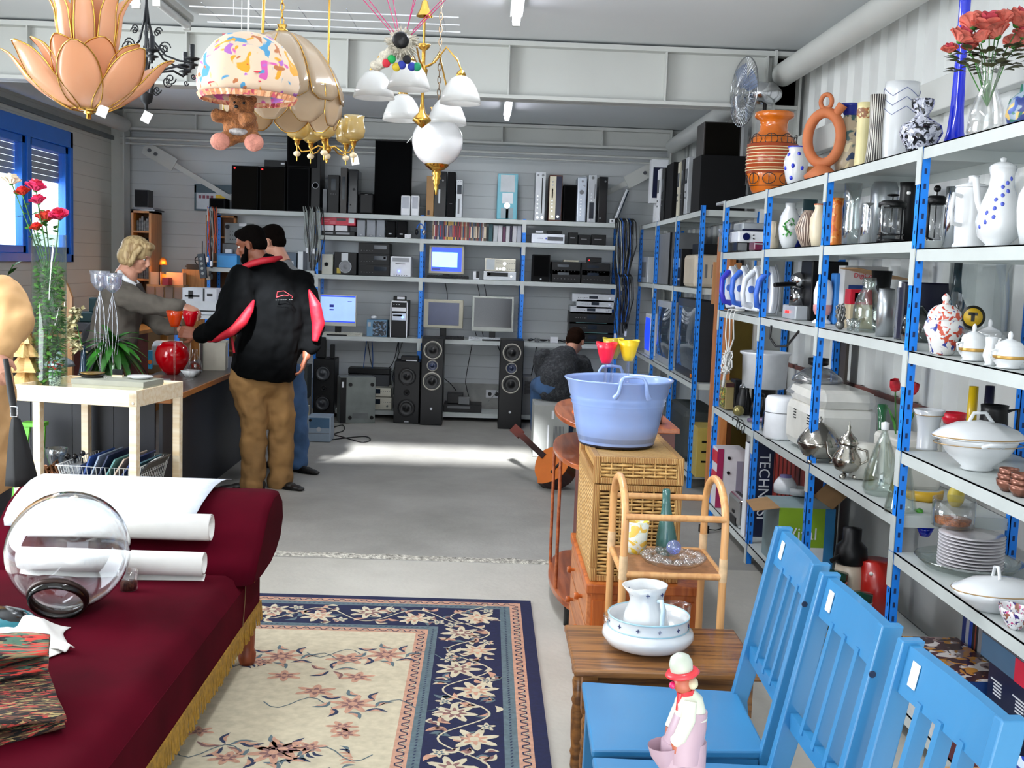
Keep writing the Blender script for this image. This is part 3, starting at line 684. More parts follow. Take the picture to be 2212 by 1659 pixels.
def wicker(name,light='e4c084',dark='8a5a28',px=.03,pz=.014):
 m=mt(name,light,.55);n=m.node_tree.nodes;l=m.node_tree.links;tc=n['Texture Coordinate']
 ck=n.new('ShaderNodeTexBrick');ck.inputs['Scale'].default_value=1;ck.inputs['Brick Width'].default_value=px;ck.inputs['Row Height'].default_value=pz
 ck.inputs['Mortar Size'].default_value=.0022;ck.inputs['Mortar Smooth'].default_value=.3;ck.inputs['Color1'].default_value=lin(light);ck.inputs['Color2'].default_value=lin('c79a58');ck.inputs['Mortar'].default_value=lin(dark)
 sp=n.new('ShaderNodeSeparateXYZ');ad=n.new('ShaderNodeMath');ad.operation='ADD';cm=n.new('ShaderNodeCombineXYZ')
 l.new(tc.outputs['Object'],sp.inputs[0]);l.new(sp.outputs[0],ad.inputs[0]);l.new(sp.outputs[1],ad.inputs[1]);l.new(ad.outputs[0],cm.inputs[0]);l.new(sp.outputs[2],cm.inputs[1])
 l.new(cm.outputs[0],ck.inputs['Vector']);l.new(ck.outputs['Color'],n['Principled BSDF'].inputs['Base Color'])
 b=n.new('ShaderNodeBump');b.inputs['Strength'].default_value=.8;b.inputs['Distance'].default_value=.006;b.invert=True;l.new(ck.outputs['Fac'],b.inputs['Height']);l.new(b.outputs[0],n['Principled BSDF'].inputs['Normal']);return m
wk=wicker('wicker_weave');wkd=wicker('wicker_wrapped_edge','dcb878','9a6a34',.006,.5);wkt=wicker('wicker_top','d8b070','8a5a28',.02,.5)
hx0,hx1,hy0,hy1=.398,.712,3.84,4.46
hm=thing('wicker_hamper','tall rectangular wicker hamper with a lid on the pine chest','basket')
Z0,Z1,ZL=.451,.80,.90
def wframe(m,x0,x1,y0,y1,z0,z1,t=.022):
 for(a,b)in((x0,x0+t),(x1-t,x1)):
  for(c,d)in((y0,y0+t),(y1-t,y1)):m.box(a,b,c,d,z0,z1)
 for(a,b)in((z0,z0+t),(z1-t,z1)):
  m.box(x0+t,x1-t,y0,y0+t,a,b);m.box(x0+t,x1-t,y1-t,y1,a,b);m.box(x0,x0+t,y0+t,y1-t,a,b);m.box(x1-t,x1,y0+t,y1-t,a,b)
def woven(m,x0,x1,y,z0,z1,per=.034,row=.0125):
 """front panel of real strands: uprights with horizontal canes waving in and out"""
 n=int((x1-x0)/per)
 for i in range(n+1):x=x0+(x1-x0)*i/n;m.tube([(x,y+.004,z0),(x,y+.004,z1)],.0035,6)
 z=z0+row/2;k=0
 while z<z1:
  pts=[(x0+(x1-x0)*j/(2*n),y+.004+(.0065*(-1 if(j//2+k)%2 else 1)if j%2==0 else 0),z)for j in range(2*n+1)]
  m.tube(pts,.0048,5);z+=row;k+=1
inr=mt('dark_hamper_inside','5a3c1c',.8)
m=M();wframe(m,hx0,hx1,hy0,hy1,Z0,Z1);m.build('frame',wkd,hm,bv=.003)
m=M();woven(m,hx0+.022,hx1-.022,hy0+.006,Z0+.022,Z1-.022);m.build('front_weave',mt('cane','d4aa68',.5,var=.15,scale=30),hm)
m=M();m.box(hx0+.006,hx1-.006,hy0+.02,hy1-.006,Z0+.01,Z1-.005);m.build('inner_walls',inr,hm)
m=M();m.box(hx0+.002,hx0+.008,hy0+.02,hy1-.02,Z0+.015,Z1-.015);m.build('side_weave',wk,hm)
m=M();wframe(m,hx0-.002,hx1+.002,hy0-.002,hy1+.002,Z1+.003,ZL);ld=m.build('lid',wkd,hm,bv=.003)
m=M();woven(m,hx0+.022,hx1-.022,hy0+.004,Z1+.026,ZL-.022);m.build('lid_weave',_M['cane'],ld)
m=M();m.box(hx0+.02,hx1-.02,hy0+.02,hy1-.02,Z1+.02,ZL-.004);m.build('lid_top',wkt,ld)
eb=mt('lavender_blue_enamel','8da6dc',.22,var=.03,scale=3,coat=.4);chip=mt('chipped_black','1e1c2a',.6)
tc_=V((.505,4.13,.901))
tb=thing('enamel_tub','pale blue enamel tub with two handles on top of the wicker hamper','tub',tc_)
pr=[(.0006,0),(.136,0),(.142,.009),(.146,.035),(.150,.038),(.160,.085),(.171,.150),(.177,.157),(.174,.165),(.181,.172),(.178,.180),(.183,.188),(.194,.236),(.203,.244),(.205,.249),(.199,.250),(.190,.240),(.175,.165),(.145,.02),(.0006,.008)]
m=M();m.lathe(pr,56,ms=[1,1]+[0]*(len(pr)-3));m.build('vessel',[eb,chip],tb)
for s in(-1,1):
 m=M();a0=-1.45 if s<0 else 1.6
 ca,sa=cos(a0),sin(a0);tt=V((-sa,ca,0));rdl=V((ca,sa,0));c=rdl*.196
 P_=[c-tt*.062+V((0,0,.198))+rdl*.006,c-tt*.052+V((0,0,.215))+rdl*.020,c-tt*.045+V((0,0,.255))+rdl*.024,c-tt*.035+V((0,0,.272))+rdl*.02,c+V((0,0,.275))+rdl*.02,c+tt*.035+V((0,0,.272))+rdl*.02,c+tt*.045+V((0,0,.255))+rdl*.024,c+tt*.052+V((0,0,.215))+rdl*.020,c+tt*.062+V((0,0,.198))+rdl*.006]
 m.tube(P_,[.011,.008,.006,.006,.006,.006,.006,.008,.011],10);m.build('handle',eb,tb)
m=M();m.sph((0,0,0),(.04,.035,.03),14,10)
for i in range(9):a=i*.7;m.sph((.03*cos(a),.03*sin(a),.012),(.016,.012,.016),8,6,rot=(.5*cos(a),.5*sin(a),a))
m.cyl((0,0,0),(0,0,-.195),.004,n=8)
tag(m.build('paper_flower',mt('pale_peach_paper','d8bfa4',.7,var=.1,scale=40),loc=tc_+V((.03,-.10,.205))),'pale peach paper flower sticking up inside the blue tub','flower')
def cup_holder(label,mat,x,y,ztop,zb,r=.041,hgt=.078,grp=None):
 t=thing('candle_goblet',label,'goblet',(x,y,zb));h=ztop-zb
 m=M();m.lathe([(.0006,h-hgt),(r*.42,h-hgt),(r*.62,h-hgt*.75),(r*.85,h-hgt*.3),(r,h),(r*.93,h),(r*.78,h-hgt*.3),(r*.5,h-hgt*.8),(.0006,h-hgt*.92)],28)
 for v_ in m.v:
  if v_.z>h-.001:v_.z+=.003*sin(3*math.atan2(v_.y,v_.x))
 m.build('cup',mat,t)
 m=M();m.lathe([(.0006,0),(.034,.0),(.032,.004),(.006,.009),(.0045,.03),(.009,h*.45),(.004,h*.8),(.006,h-hgt)],20);m.build('stem',glass('clear_glass',tint=.1),t);return t
def pl(c):return mt('plastic_'+c,c,.3,var=.03,coat=.3)
for(lab,c,px,py)in(('red plastic goblet on a clear stem standing in the blue tub','f01838',1311,740),('yellow plastic goblet on a clear stem standing in the blue tub','e8c010',1359,735),('olive yellow goblet half hidden between the red and the yellow goblet','b0a020',1325,731)):
 p=aY(px,py,4.16 if c!='b0a020' else 4.23);cup_holder(lab,pl(c),p.x,p.y,p.z,.912)
L('metal_pot','small brass rimmed steel cup behind the right rim of the blue tub','cup',closed([(.03,0),(.032,.05),(.034,.055)],.003),mt('steel_cup','a8a498',.25,metal=1),V((aY(1419,800,4.75).x,4.75,.898)),sx=1.1,sy=1.1)
# ---- corner stand with curved shelves behind the hamper ----
chw=wood('cherry_wood','b06238','8c4424',.3,scale=3,axis=1,coat=.3)
cs=thing('curved_shelf_unit','cherry wood unit with rounded shelf ends and thin dowels behind the hamper','cabinet')
def cshelf(z,t=.022,bul=.0):
 m=M();pts=[]
 for i in range(17):a=pi/2+pi*i/16;pts.append((.47+.135*cos(a)*(1+bul),5.10+.50*sin(a),z))
 pts+=[(.83,4.60,z),(.83,5.60,z)];m.prism(pts,(0,0,t));m.build('shelf',chw,cs,bv=.004)
cshelf(.875);cshelf(.70);cshelf(.08,.03)
m=M();m.box(.48,.82,4.66,5.55,.11,.875);m.build('carcass',mt('dark_cherry_side','6a2418',.35),cs)
for(x,y)in((.355,4.90),(.355,5.35)):
 m=M();m.cyl((x,y,.1),(x,y,.70),.008,n=10);m.build('dowel',chw,cs)
m=M();m.lathe([(.0006,0),(.018,0),(.018,.08)],12,(.40,4.72,0));m.build('foot',mt('black_foot','151515',.4),cs)
m=M();m.lathe([(.0006,0),(.018,0),(.018,.08)],12,(.40,5.45,0));m.build('foot',_M['black_foot'],cs)
m=M();m.box(.78,.81,4.7,5.5,0,.08);m.build('plinth',chw,cs)
t=thing('glass_vase','clear glass with an orange flower left of the blue tub','vase',aY(1247,942,4.75)-V((0,0,.0)));t.location.z=.898;t.location.y=4.80
m=M();m.lathe(closed([(.02,0),(.022,.13)],.002),20);m.build('vessel',cg,t)
m=M();m.sph((0,-.012,.03),.018,10,8);m.sph((-.012,-.014,.034),.012,8,6);m.build('flower',mt('orange_plastic','ff6a18',.5),t)
t=thing('guitar','acoustic guitar with orange top and dark sides leaning beside the rounded shelf unit','guitar',(.50,7.78,.17));t.rotation_euler=(R(20),R(-48),R(8))
def gout(z,k=1):return[(k*(.15+.025*cos(2*a))*(1 if sin(a)<0 else.82)*cos(a),.19*k*sin(a),z)for a in[2*pi*i/28 for i in range(28)]]
m=M();m.prism(gout(0),(0,0,-.095));m.build('body',mt('dark_mahogany','2a100c',.3,coat=.3),t);m=M();m.prism(gout(.0005),(0,0,.004));m.build('soundboard',mt('orange_spruce','c86a24',.3,coat=.3),t)
m=M();m.box(-.05,.05,-.09,-.07,.005,.012);m.build('bridge',mt('black_foot','151515'),t);m=M();m.box(-.022,.022,.12,.55,-.005,.012);m.build('neck',mt('dark_mahogany','2a100c'),t);m=M();m.box(-.035,.035,.55,.70,-.012,.004);m.build('headstock',mt('dark_mahogany','2a100c'),t)
# ================= counter, changing table and what stands on them =================
birch=wood('birch','ecdcc0','e0c8a0',.4,scale=3,axis=0);
ctp=mt('counter_top','4a4440',.35,var=.1,scale=6);edg=mt('orange_wood_edge','a86a34',.4);dkp=mt('dark_grey_panel','1e2028',.45,var=.12,scale=3)
ct=thing('shop_counter','dark grey panelled shop counter with wood edged top where the people stand','counter')
CZ=.74
m=M();m.box(-2.25,-1.78,6.30,9.1,CZ-.028,CZ);m.box(-3.3,-2.25,6.30,6.85,CZ-.028,CZ);m.build('worktop',ctp,ct)
m=M();m.box(-1.78,-1.768,6.288,9.1,CZ-.03,CZ);m.box(-3.3,-1.78,6.288,6.30,CZ-.03,CZ);m.build('edge_strip',edg,ct)
m=M()
for i in range(6):m.box(-3.28+.235*i,-3.28+.235*(i+1)-.004,6.34,6.36,.0,CZ-.03)
m.box(-1.85,-1.83,6.34,9.05,.08,CZ-.03);m.box(-1.87,-1.845,6.36,9.05,0,.08);m.build('front_panel',dkp,ct)
m=M();m.box(-1.9,-1.84,9.03,9.07,0,CZ-.03);m.box(-3.28,-3.24,6.36,6.8,0,CZ-.03);m.build('side_panel',dkp,ct)
A=V((-2.44,5.80,0));B=V((-1.78,5.68,0));tb2=thing('changing_table','pale birch open table with raised rim and a lower shelf in front of the counter','table',(A.x,A.y,0),math.atan2(B.y-A.y,B.x-A.x))
W_,D_=.68,.53
m=M();m.box(0,W_,0,.018,.765,.85);m.build('apron',birch,tb2,bv=.002)
m=M();m.box(0,W_,D_-.018,D_,.765,.85);m.build('apron',birch,tb2,bv=.002)
for x in(0,W_-.018):
 m=M();m.box(x,x+.018,.018,D_-.018,.765,.85);m.build('side_board',birch,tb2,bv=.002)
m=M();m.box(.018,W_-.018,.018,D_-.018,.80,.812);m.build('tabletop',birch,tb2)
m=M();m.box(.0,W_,.0,D_,.27,.285);m.box(0,W_,-.01,.006,.25,.315);m.build('lower_shelf',birch,tb2)
for(x,y)in((.115,.03),(W_-.022,.02),(.115,D_-.03),(W_-.022,D_-.02)):
 m=M();m.box(x-.021,x+.021,y-.02,y+.02,0,.765 if x<.3 else.84);m.build('leg',birch,tb2,bv=.003)
for x in(W_-.02,):
 m=M();m.cyl((x,-.003,.785),(x,.002,.785),.006,n=10);m.build('bolt',steel,tb2)
TT=.8125
def onT(px,py,z=TT):return aZ(px,py,z)
def simple(name,label,cat,m,mats,loc,**k):
 g=k.pop('group',None);return tag(m.build(name,mats,loc=loc,**k),label,cat,g)
ctn=mt('grey_green_carton','a9ab98',.6,var=.03)
t=thing('carton','long pale grey carton lying in the birch table tray','box',(-1.945,5.92,TT),-.18)
m=M();m.box(-.20,.20,-.11,.11,0,.068);m.build('box_body',ctn,t);m=M();m.box(-.203,.203,-.113,.113,.045,.072);m.build('box_lid',mt('grey_lid','8f9184',.6),t)
bzz=TT+.073
m=M();m.lathe([(.0006,0),(.05,0),(.075,.012),(.072,.014),(.045,.004),(.0006,.004)],28);m.lathe([(.0006,.012),(.04,.012),(.065,.024),(.05,.02),(.0006,.018)],28,m=1)
simple('plate_stack','dark saucers with a golden dish on the grey carton','plate',m,[mt('black_lacquer','1a1614',.2),mt('gold_dish','a8874a',.3,metal=.6)],(-2.09,5.95,bzz))
m=M();m.lathe([(.0006,0),(.03,0),(.058,.014),(.055,.018),(.03,.008),(.0006,.007)],28,sx=1.2)
simple('white_dish','small white dish on the right end of the grey carton','dish',m,wpc,(-1.83,5.93,bzz))
m=M();m.box(-.028,.028,-.015,.015,0,.012,0)
for i in range(9):
 for j in range(3):m.cyl((-.024+i*.006,-.01+j*.01,.012),(-.024+i*.006,-.01+j*.01,.042),.0018,n=5,m=1)
simple('brush','small black bristle brush standing on the grey carton','brush',m,[birch,mt('black_bristle','0e1014',.7)],(-1.965,5.98,bzz))
m=M();m.sph((0,0,.012),.012,14,10);simple('glass_ball','tiny clear glass ball at the front edge of the grey carton','ball',m,cg,(-1.985,5.845,bzz))
# ---- tall cylinder vase with ivy and roses ----
rnd=random.Random(11)
vx=thing('cylinder_vase','tall clear glass cylinder vase filled with ivy and topped by roses','vase',(-2.345,6.03,TT))
m=M();m.lathe(closed([(.088,0),(.088,.02),(.088,.82)],.005),40);m.build('cylinder',glass('vase_glass','f2faf6',tint=.04),vx)
ivy=mt('ivy_green','3a7a2a',.5,var=.35,scale=25);ivl=mt('ivy_light','7ab84a',.5,var=.3,scale=25)
def leafm(m,c,d,L_,w,mi=0,droop=.2):
 d=V(d).normalized();u=V((0,0,1));s_=d.cross(u);s_=s_.normalized()if s_.length>.05 else V((1,0,0));n_=s_.cross(d)
 c=V(c);pts=[c,c+d*L_*.35+s_*w,c+d*L_*.75+s_*w*.7-n_*L_*droop*.4,c+d*L_-n_*L_*droop,c+d*L_*.75-s_*w*.7-n_*L_*droop*.4,c+d*L_*.35-s_*w]
 ctr=c+d*L_*.5+n_*w*.3
 m.add(pts+[ctr],[(i,(i+1)%6,6)for i in range(6)],True,mi)
m=M()
for s in range(7):
 a=s*.9;r=.03+.02*(s%3);m.tube([(r*cos(a+z*2),r*sin(a+z*2),.02+z*.11)for z in range(7)],.0025,5,m=0)
for i in range(620):
 a=rnd.random()*6.28;r=.078*math.sqrt(rnd.random());z=.02+.62*rnd.random()**.8;d=(cos(a),sin(a),rnd.uniform(-.4,.8))
 if r>.06:d=(-cos(a)*.4+sin(a),-sin(a)*.4-cos(a)*.9,rnd.uniform(-.3,.9))
 leafm(m,(r*cos(a),r*sin(a),z),d,rnd.uniform(.028,.046),rnd.uniform(.011,.017),0 if rnd.random()<.5 else 1)
iv=m.build('ivy',[ivy,ivl],vx);iv['kind']='stuff'
rosem={}
def rose(name,par,c,r,mats,tilt=(0,0,0)):
 """layered cupped petals"""
 m=M()
 for L2,(rr_,n_,h,op)in enumerate(((r*.30,3,.75,.05),(r*.55,5,.85,.25),(r*.8,6,.7,.5),(r,7,.5,.9))):
  for i in range(n_):
   a0=2*pi*i/n_+L2*.7
   def f(u,v,a0=a0,rr_=rr_,h=h,op=op,n_=n_):
    a=a0+(u-.5)*2*pi/n_*1.45;e=1-abs(2*u-1)**3*.35
    q=rr_*(.25+.75*v**.7)*(1+.25*op*v*v);return(q*cos(a),q*sin(a),r*(-.55+(h+.55)*v*e*(1-.25*op*v)))
   m.grid(f,5,5,m=0 if L2<2 else 1)
 m.sph((0,0,-r*.5),(r*.3,r*.3,r*.25),8,6,m=2)
 return m.build(name,mats,par,loc=c,rot=tilt)
rpk=[mt('rose_deep','c01a3a',.6,var=.15,scale=40),mt('rose_pink','d83a6a',.6,var=.15,scale=40),ivy];rrd=[mt('rose_red_in','c02028',.6),mt('rose_orange','d84030',.6,var=.2,scale=30),ivy];rcr=[mt('rose_cream','d8c8a8',.6),mt('rose_cream2','e4dac4',.6),ivy]
def atV(px,py):p=aY(px,py,6.03);return p-V((-2.345,6.03,TT))
roses=[((25,388),.042,rcr),((47,413),.036,rrd),((80,402),.046,rpk),((86,432),.038,rpk),((96,468),.044,rrd),((129,464),.044,rpk),((82,490),.030,rrd)]
for k,((px,py),r,ms_)in enumerate(roses):
 c=atV(px,py)+V((0,rnd.uniform(-.03,.02),0));st=V((.0,0,.55));m=M()
 m.tube([st,st.lerp(c,.5)+V((.01,0,-.02)),c-V((0,0,r*.5))],.003,6)
 for q in range(5):
  p=st.lerp(c,.45+.1*q);leafm(m,p,(rnd.uniform(-1,1),rnd.uniform(-1,1),rnd.uniform(-.2,.6)),.045,.016)
 m.build('stem',ivy,vx);rose('rose',vx,c,r,ms_,(rnd.uniform(-.2,.6),rnd.uniform(-.5,.5),0))
tan=wood('tan_poplar','d2ae72','b98f50',.6,scale=3)
t=thing('wooden_tree','stacked tan wooden tree ornament at the left end of the birch table','ornament',(-2.47,5.95,.86))
t.location=aZ(55,838,.81);t.location.z=.81
for k,(z,w,h)in enumerate(((.0,.105,.09),(.09,.10,.08),(.17,.085,.07),(.24,.05,.06))):
 m=M();n_=5;o=[];
 for i in range(n_*2):a=pi*i/n_+k*.6;q=w*(1 if i%2==0 else.62);o.append((q*cos(a),q*sin(a)))
 vs=[(x,y,z)for x,y in o]+[(x*.35,y*.35,z+h)for x,y in o];nn=len(o)
 m.add(vs,[tuple(range(nn))[::-1],tuple(range(nn,2*nn))]+[(i,(i+1)%nn,nn+(i+1)%nn,nn+i)for i in range(nn)]);m.build('tier',tan,t)
t=thing('flower_glass','cut glass beaker holding red and orange flowers between wooden tree and grey carton','flowers',aZ(118,838,.8125))
m=M();m.lathe(closed([(.028,0),(.031,.03),(.036,.10)],.004),16);m.build('beaker',patt('cut_glass','d8dce0',['4a4e58','ffffff','80868e'],scale=60,th=.5,rough=.08),t)
for i in range(11):
 a=i*2.4;r=.042*math.sqrt((i+.5)/11);m=M();c=(r*cos(a),r*sin(a),.125+.02*cos(i))
 for q in range(6):leafm(m,c,(cos(q*1.05),sin(q*1.05),.4),.016,.007)
 m.sph(c,.006,6,5);m.build('flower',[mt('flower_red','e03a20',.6),mt('flower_crimson','b01838',.6)][i%2],t)
m=M()
for i in range(30):a=i*1.1;leafm(m,(.03*cos(a),.03*sin(a),.09),(cos(a),sin(a),.5*cos(i)),.035,.006)
m.build('greenery',ivy,t)
t=thing('potted_palm','small green palm with a thick trunk behind the grey carton','plant',(-2.185,6.55,CZ))
m=M();m.lathe([(.0006,0),(.04,0),(.055,.09),(.057,.10),(.05,.10),(.046,.085),(.0006,.08)],24);m.build('pot',mt('green_grey_pot','5a6a64',.4),t)
m=M();m.lathe([(.022,.08),(.026,.12),(.021,.14),(.024,.18),(.019,.2),(.02,.26),(.012,.30)],14);m.build('trunk',mt('palm_trunk','6a5a3a',.9,var=.3,scale=40),t)
for i in range(58):
 a=i*2.399;el=.95-.035*i+rnd.uniform(-.15,.15);L_=rnd.uniform(.17,.25);d=V((cos(a)*cos(el),sin(a)*cos(el),sin(el)))
 m=M();s_=V((-sin(a),cos(a),0));base=V((0,0,.28));w=.023
 rows=[]
 for j in range(7):
  u=j/6;p=base+d*L_*u-V((0,0,L_*.55*u*u*(1-.3*sin(el))));ww=w*(sin(pi*min(1,u*.85+.15)))**.7;rows.append((p+s_*ww,p+V((0,0,-.003)),p-s_*ww))
 vs=[q for r_2 in rows for q in r_2];m.add(vs,[(3*j+k,3*j+k+1,3*j+k+4,3*j+k+3)for j in range(6)for k in range(2)],True)
 m.build('frond',mt('palm_green','2a6a1c',.4,var=.35,scale=9,coat=.2),t)
wire=mt('silver_wire','b8bcc4',.25,metal=1,var=.02)
def wirestand(px,py,lab):
 p=aZ(px,800,CZ+.0);X,Y=aY(px,640,6.45).x,6.45
 t=thing('wire_candle_stand',lab,'candle holder',(X,Y,CZ));top=aY(px,py,Y).z-CZ
 m=M();m.tube([(0,0,0),(0,0,top-.10)],.003,6)
 for k in range(4):
  a=k*pi/2+.4
  m.tube([(.0,0,.12)]+[(.038*sin(pi*j/10)*cos(a+j*.12),.038*sin(pi*j/10)*sin(a+j*.12),.12+(top-.24)*j/10)for j in range(1,10)]+[(0,0,top-.12)],.002,5)
  m.tube([(.0,0,.1),(.03*cos(a),.03*sin(a),.03),(.045*cos(a),.045*sin(a),0)],.002,5)
 m.build('wire_stem',wire,t)
 m=M();m.lathe(closed([(.01,top-.115),(.032,top-.095),(.052,top-.06),(.052,top-.03),(.056,top)],.003),24);m.build('glass_cup',glass('wobbly_glass','f4f6ff',tint=.22,rough=.08,body=.12,bc='e6eaf4'),t)
wirestand(216,585,'silver wire candle stand with a glass cup, left one of the pair before the woman')
wirestand(243,590,'silver wire candle stand with a glass cup, right one of the pair before the woman')
t=thing('flower_vase','blue green glass vase with creamy white dried flowers right of the ivy vase','vase',(aY(180,760,6.42).x,6.42,CZ))
m=M();m.lathe(closed([(.036,0),(.034,.05),(.016,.18),(.010,.27)],.003),24);m.build('vessel',glass('blue_green_glass','4a98b0',tint=.12,body=.25,bc='2a6a98'),t)
m=M();fw=random.Random(4)
for i in range(120):
 u=fw.random();c=V((-.02-.055*sin(u*3.0)+fw.uniform(-.03,.03),fw.uniform(-.025,.025),.24+.24*u))
 for q in range(3):leafm(m,c,(fw.uniform(-1,1),fw.uniform(-1,1),fw.uniform(-.5,1)),.03,.011)
m.build('blossoms',mt('cream_blossom','cfc69a',.7,var=.25,scale=30),t)
m=M();m.tube([(0,0,.1),(-.01,0,.28),(-.05,0,.44)],.003,5);leafm(m,(0,0,.3),(-1,-.3,.3),.1,.015);m.build('stem',ivy,t)
t=thing('dome_lamp','small silver dome lamp behind the wire stands','lamp',(-2.52,6.62,CZ))
m=M();m.lathe([(.0006,0),(.05,0),(.05,.01),(.008,.02),(.006,.14),(.02,.15)],20);m.build('base',wire,t)
m=M();m.lathe([(.09,.13),(.08,.155),(.05,.175),(.02,.185),(.014,.21),(.0006,.215)],28);m.build('lamp_shade',mt('silver_grey_shade','b4bcc6',.25,metal=.3),t,thick=.002)
t=thing('figurine','small seated pale clay figurine left of the palm trunk','figurine',(-2.44,6.40,CZ))
m=M();m.tube([(0,0,.02),(0,0,.05),(.0,0,.085)],[.03,.028,.014],12);m.sph((0,0,.105),(.018,.018,.022),12,8);m.tube([(0,-.01,.03),(.02,-.05,.045),(.03,-.06,.0)],.010,8);m.tube([(0,-.01,.03),(-.025,-.05,.04),(-.02,-.065,.0)],.010,8);m.tube([(.02,0,.08),(.035,-.03,.055),(.02,-.05,.05)],.007,8);m.build('body',mt('pale_clay','c9a48c',.5,var=.15,scale=20),t,remesh=.004,smooth=2)
m=M();m.lathe([(.0006,0),(.03,.0),(.046,.04),(.05,.045),(.044,.05),(.0006,.03)],24,sx=1.4,sy=1.2)
simple('terracotta_dish','shallow red terracotta dish at the right rear corner of the birch table','dish',m,mt('red_terracotta','b03a20',.4),(-1.84,6.42,CZ))
m=M();m.lathe([(.0006,0),(.05,.0),(.05,.045),(.045,.05),(.0006,.045)],20,sx=1.3);simple('black_bowl','black oval bowl left of the small seated figurine','bowl',m,mt('black_gloss','0c0c10',.15),(-2.60,6.45,CZ+.0))
m=M();m.box(-.12,.12,-.05,.05,0,.012);m.box(-.10,.10,-.045,.045,.012,.03);simple('papers','stack of grey papers and a wallet behind the palm','papers',m,mt('grey_paper','8f8f94',.6,var=.1),(-2.06,6.95,CZ),rz=.3)
m=M();m.box(-.05,.05,-.03,.03,0,.07);simple('small_green_case','small green patterned tin right of the palm pot','tin',m,patt('green_tin','4a5a4a',['2a3a30','8a9a7a'],scale=40),(-2.03,6.62,CZ),rz=.2,bv=.008)
t=thing('red_vase','round translucent red glass vase on the counter','vase',V((aZ(372,803,CZ).x,7.55,CZ)))
t.location.x=aY(372,800,7.55).x
m=M();m.lathe(closed([(.035,0),(.07,.03),(.105,.09),(.113,.14),(.098,.19),(.06,.222),(.035,.226)],.005),40);m.build('vessel',glass('red_glass','f0002c',tint=.10,body=.5,bc='e8001c'),t)
og=glass('orange_glass','ff7a20',tint=.1,body=.6,bc='e85a10');rg2=glass('scarlet_glass','ff2040',tint=.1,body=.6,bc='e00828')
def goblet(lab,mat,px,Y,yt,yb):
 X=aY(px,yb,Y).x;zt=aY(px,yt,Y).z;return cup_holder(lab,mat,X,Y,zt,CZ,r=.054,hgt=.100)
goblet('orange glass goblet on a tall clear stem on the counter',og,377,7.05,672,820)
goblet('red glass goblet on a tall clear stem held by the man in the black jacket',rg2,410,7.25,672,812)
m=M();m.lathe(closed([(.038,0),(.045,.01),(.075,.045)],.004),4);simple('square_dish','white square dish on the counter by the red goblet','dish',m,wpc,(aY(413,805,7.45).x,7.45,CZ),rz=.6)
t=thing('glass_bottle','clear glass decanter with red potpourri between red vase and white box','bottle',(aY(421,790,7.75).x,7.75,CZ))
m=M();m.lathe(closed([(.045,0),(.05,.03),(.042,.08),(.018,.12),(.018,.16)],.003),24);m.build('vessel',cg,t)
m=M();m.lathe([(.0006,.005),(.043,.005),(.046,.03),(.035,.06),(.0006,.07)],20);m.build('potpourri',patt('red_potpourri','7a4a3a',['b02a1a','4a2a1a'],scale=70,rough=.8),t)
m=M();m.box(-.09,.09,-.12,.12,0,.175);m.box(-.093,.093,-.123,.123,.175,.20)
simple('storage_box','off white lidded storage box at the man in the black jacket\'s elbow','box',m,mt('off_white_box','c9c4b4',.6),(aY(462,790,8.05).x,8.05,CZ),rz=.15)
m=M();m.box(-.008,.008,-.1,.1,0,.19);simple('folder','dark brown binder standing left of the off white box','binder',m,mt('dark_brown','2e1a18',.4),(aY(438,790,8.0).x,8.0,CZ),rz=.15)
m=M();m.box(-.10,.10,-.09,.09,0,.14);m.prism([(-.10,-.09,.14),(.10,-.09,.14),(.10,.0,.17),(-.10,.0,.17)],(0,.09,0));simple('printer','white desk printer on the counter behind the red vase','printer',m,mt('white_plastic','e4e6ea',.35),(aY(362,760,8.25).x,8.25,CZ),rz=.1,bv=.008)
m=M();m.box(-.014,.014,-.03,.03,0,.13);m.cyl((0,-.032,.05),(0,-.034,.05),.015,n=12,m=1);simple('card_terminal','bright blue plastic gadget with an orange spot behind the palm fronds','gadget',m,[mt('sky_blue_plastic','2aa8e0',.4),mt('orange_spot','f08020',.5)],(aY(325,750,7.9).x,7.9,CZ),rz=.2,bv=.004)
# ---- lower shelf: wire basket with records, pot, vases ----
LS=.286
t=thing('wire_basket','white wire basket on the lower shelf of the birch table','basket',(-1.98,5.98,LS),-.1)
bw_,bd_,bh_=.18,.20,.16
m=M()
for z,e in((.0,.0),(.05,.012),(.10,.022),(.15,.035)):
 q=[(-bw_-e,-bd_-e,z),(bw_+e,-bd_-e,z),(bw_+e,bd_+e,z),(-bw_-e,bd_+e,z)];m.tube(q,.003 if z in(0,.15)else.0018,6,closed=True)
for i in range(17):
 x=-bw_+2*bw_*i/16
 for s in(-1,1):m.tube([(x,s*bd_,0),(x*1.12,s*(bd_+.035),.15)],.0016,5)
 m.tube([(x,-bd_,0),(x,bd_,0)],.0016,5)
 y=-bd_+2*bd_*i/16
 for s in(-1,1):m.tube([(s*bw_,y,0),(s*(bw_+.035),y*1.1,.15)],.0016,5)
m.tube([(bw_+.03,-.05,.15),(bw_+.06,-.05,.17),(bw_+.06,.05,.17),(bw_+.03,.05,.15)],.004,8)
m.build('wire_frame',mt('white_wire','d0d4d4',.4),t)
cols=['2a4a8a','8a9ab0','1e2a4a','5a8a8a','b0a090','2a3a6a','3a6a7a','101014']
for i,c in enumerate(cols):
 m=M();m.box(-.004,.004,-.15,.15,.0,.19+.01*(i%3));o=simple('record_sleeve',['blue','pale blue','navy','teal','beige','dark blue','petrol','black'][i]+' record sleeve tilted in the white wire basket','record',m,mt('sleeve_'+c,c,.5),(0,0,0),group='record sleeves in the wire basket')
 o.location=V((-2.11+.035*i,5.98,LS+.012));o.rotation_euler=(0,.35+.05*i,-.1)
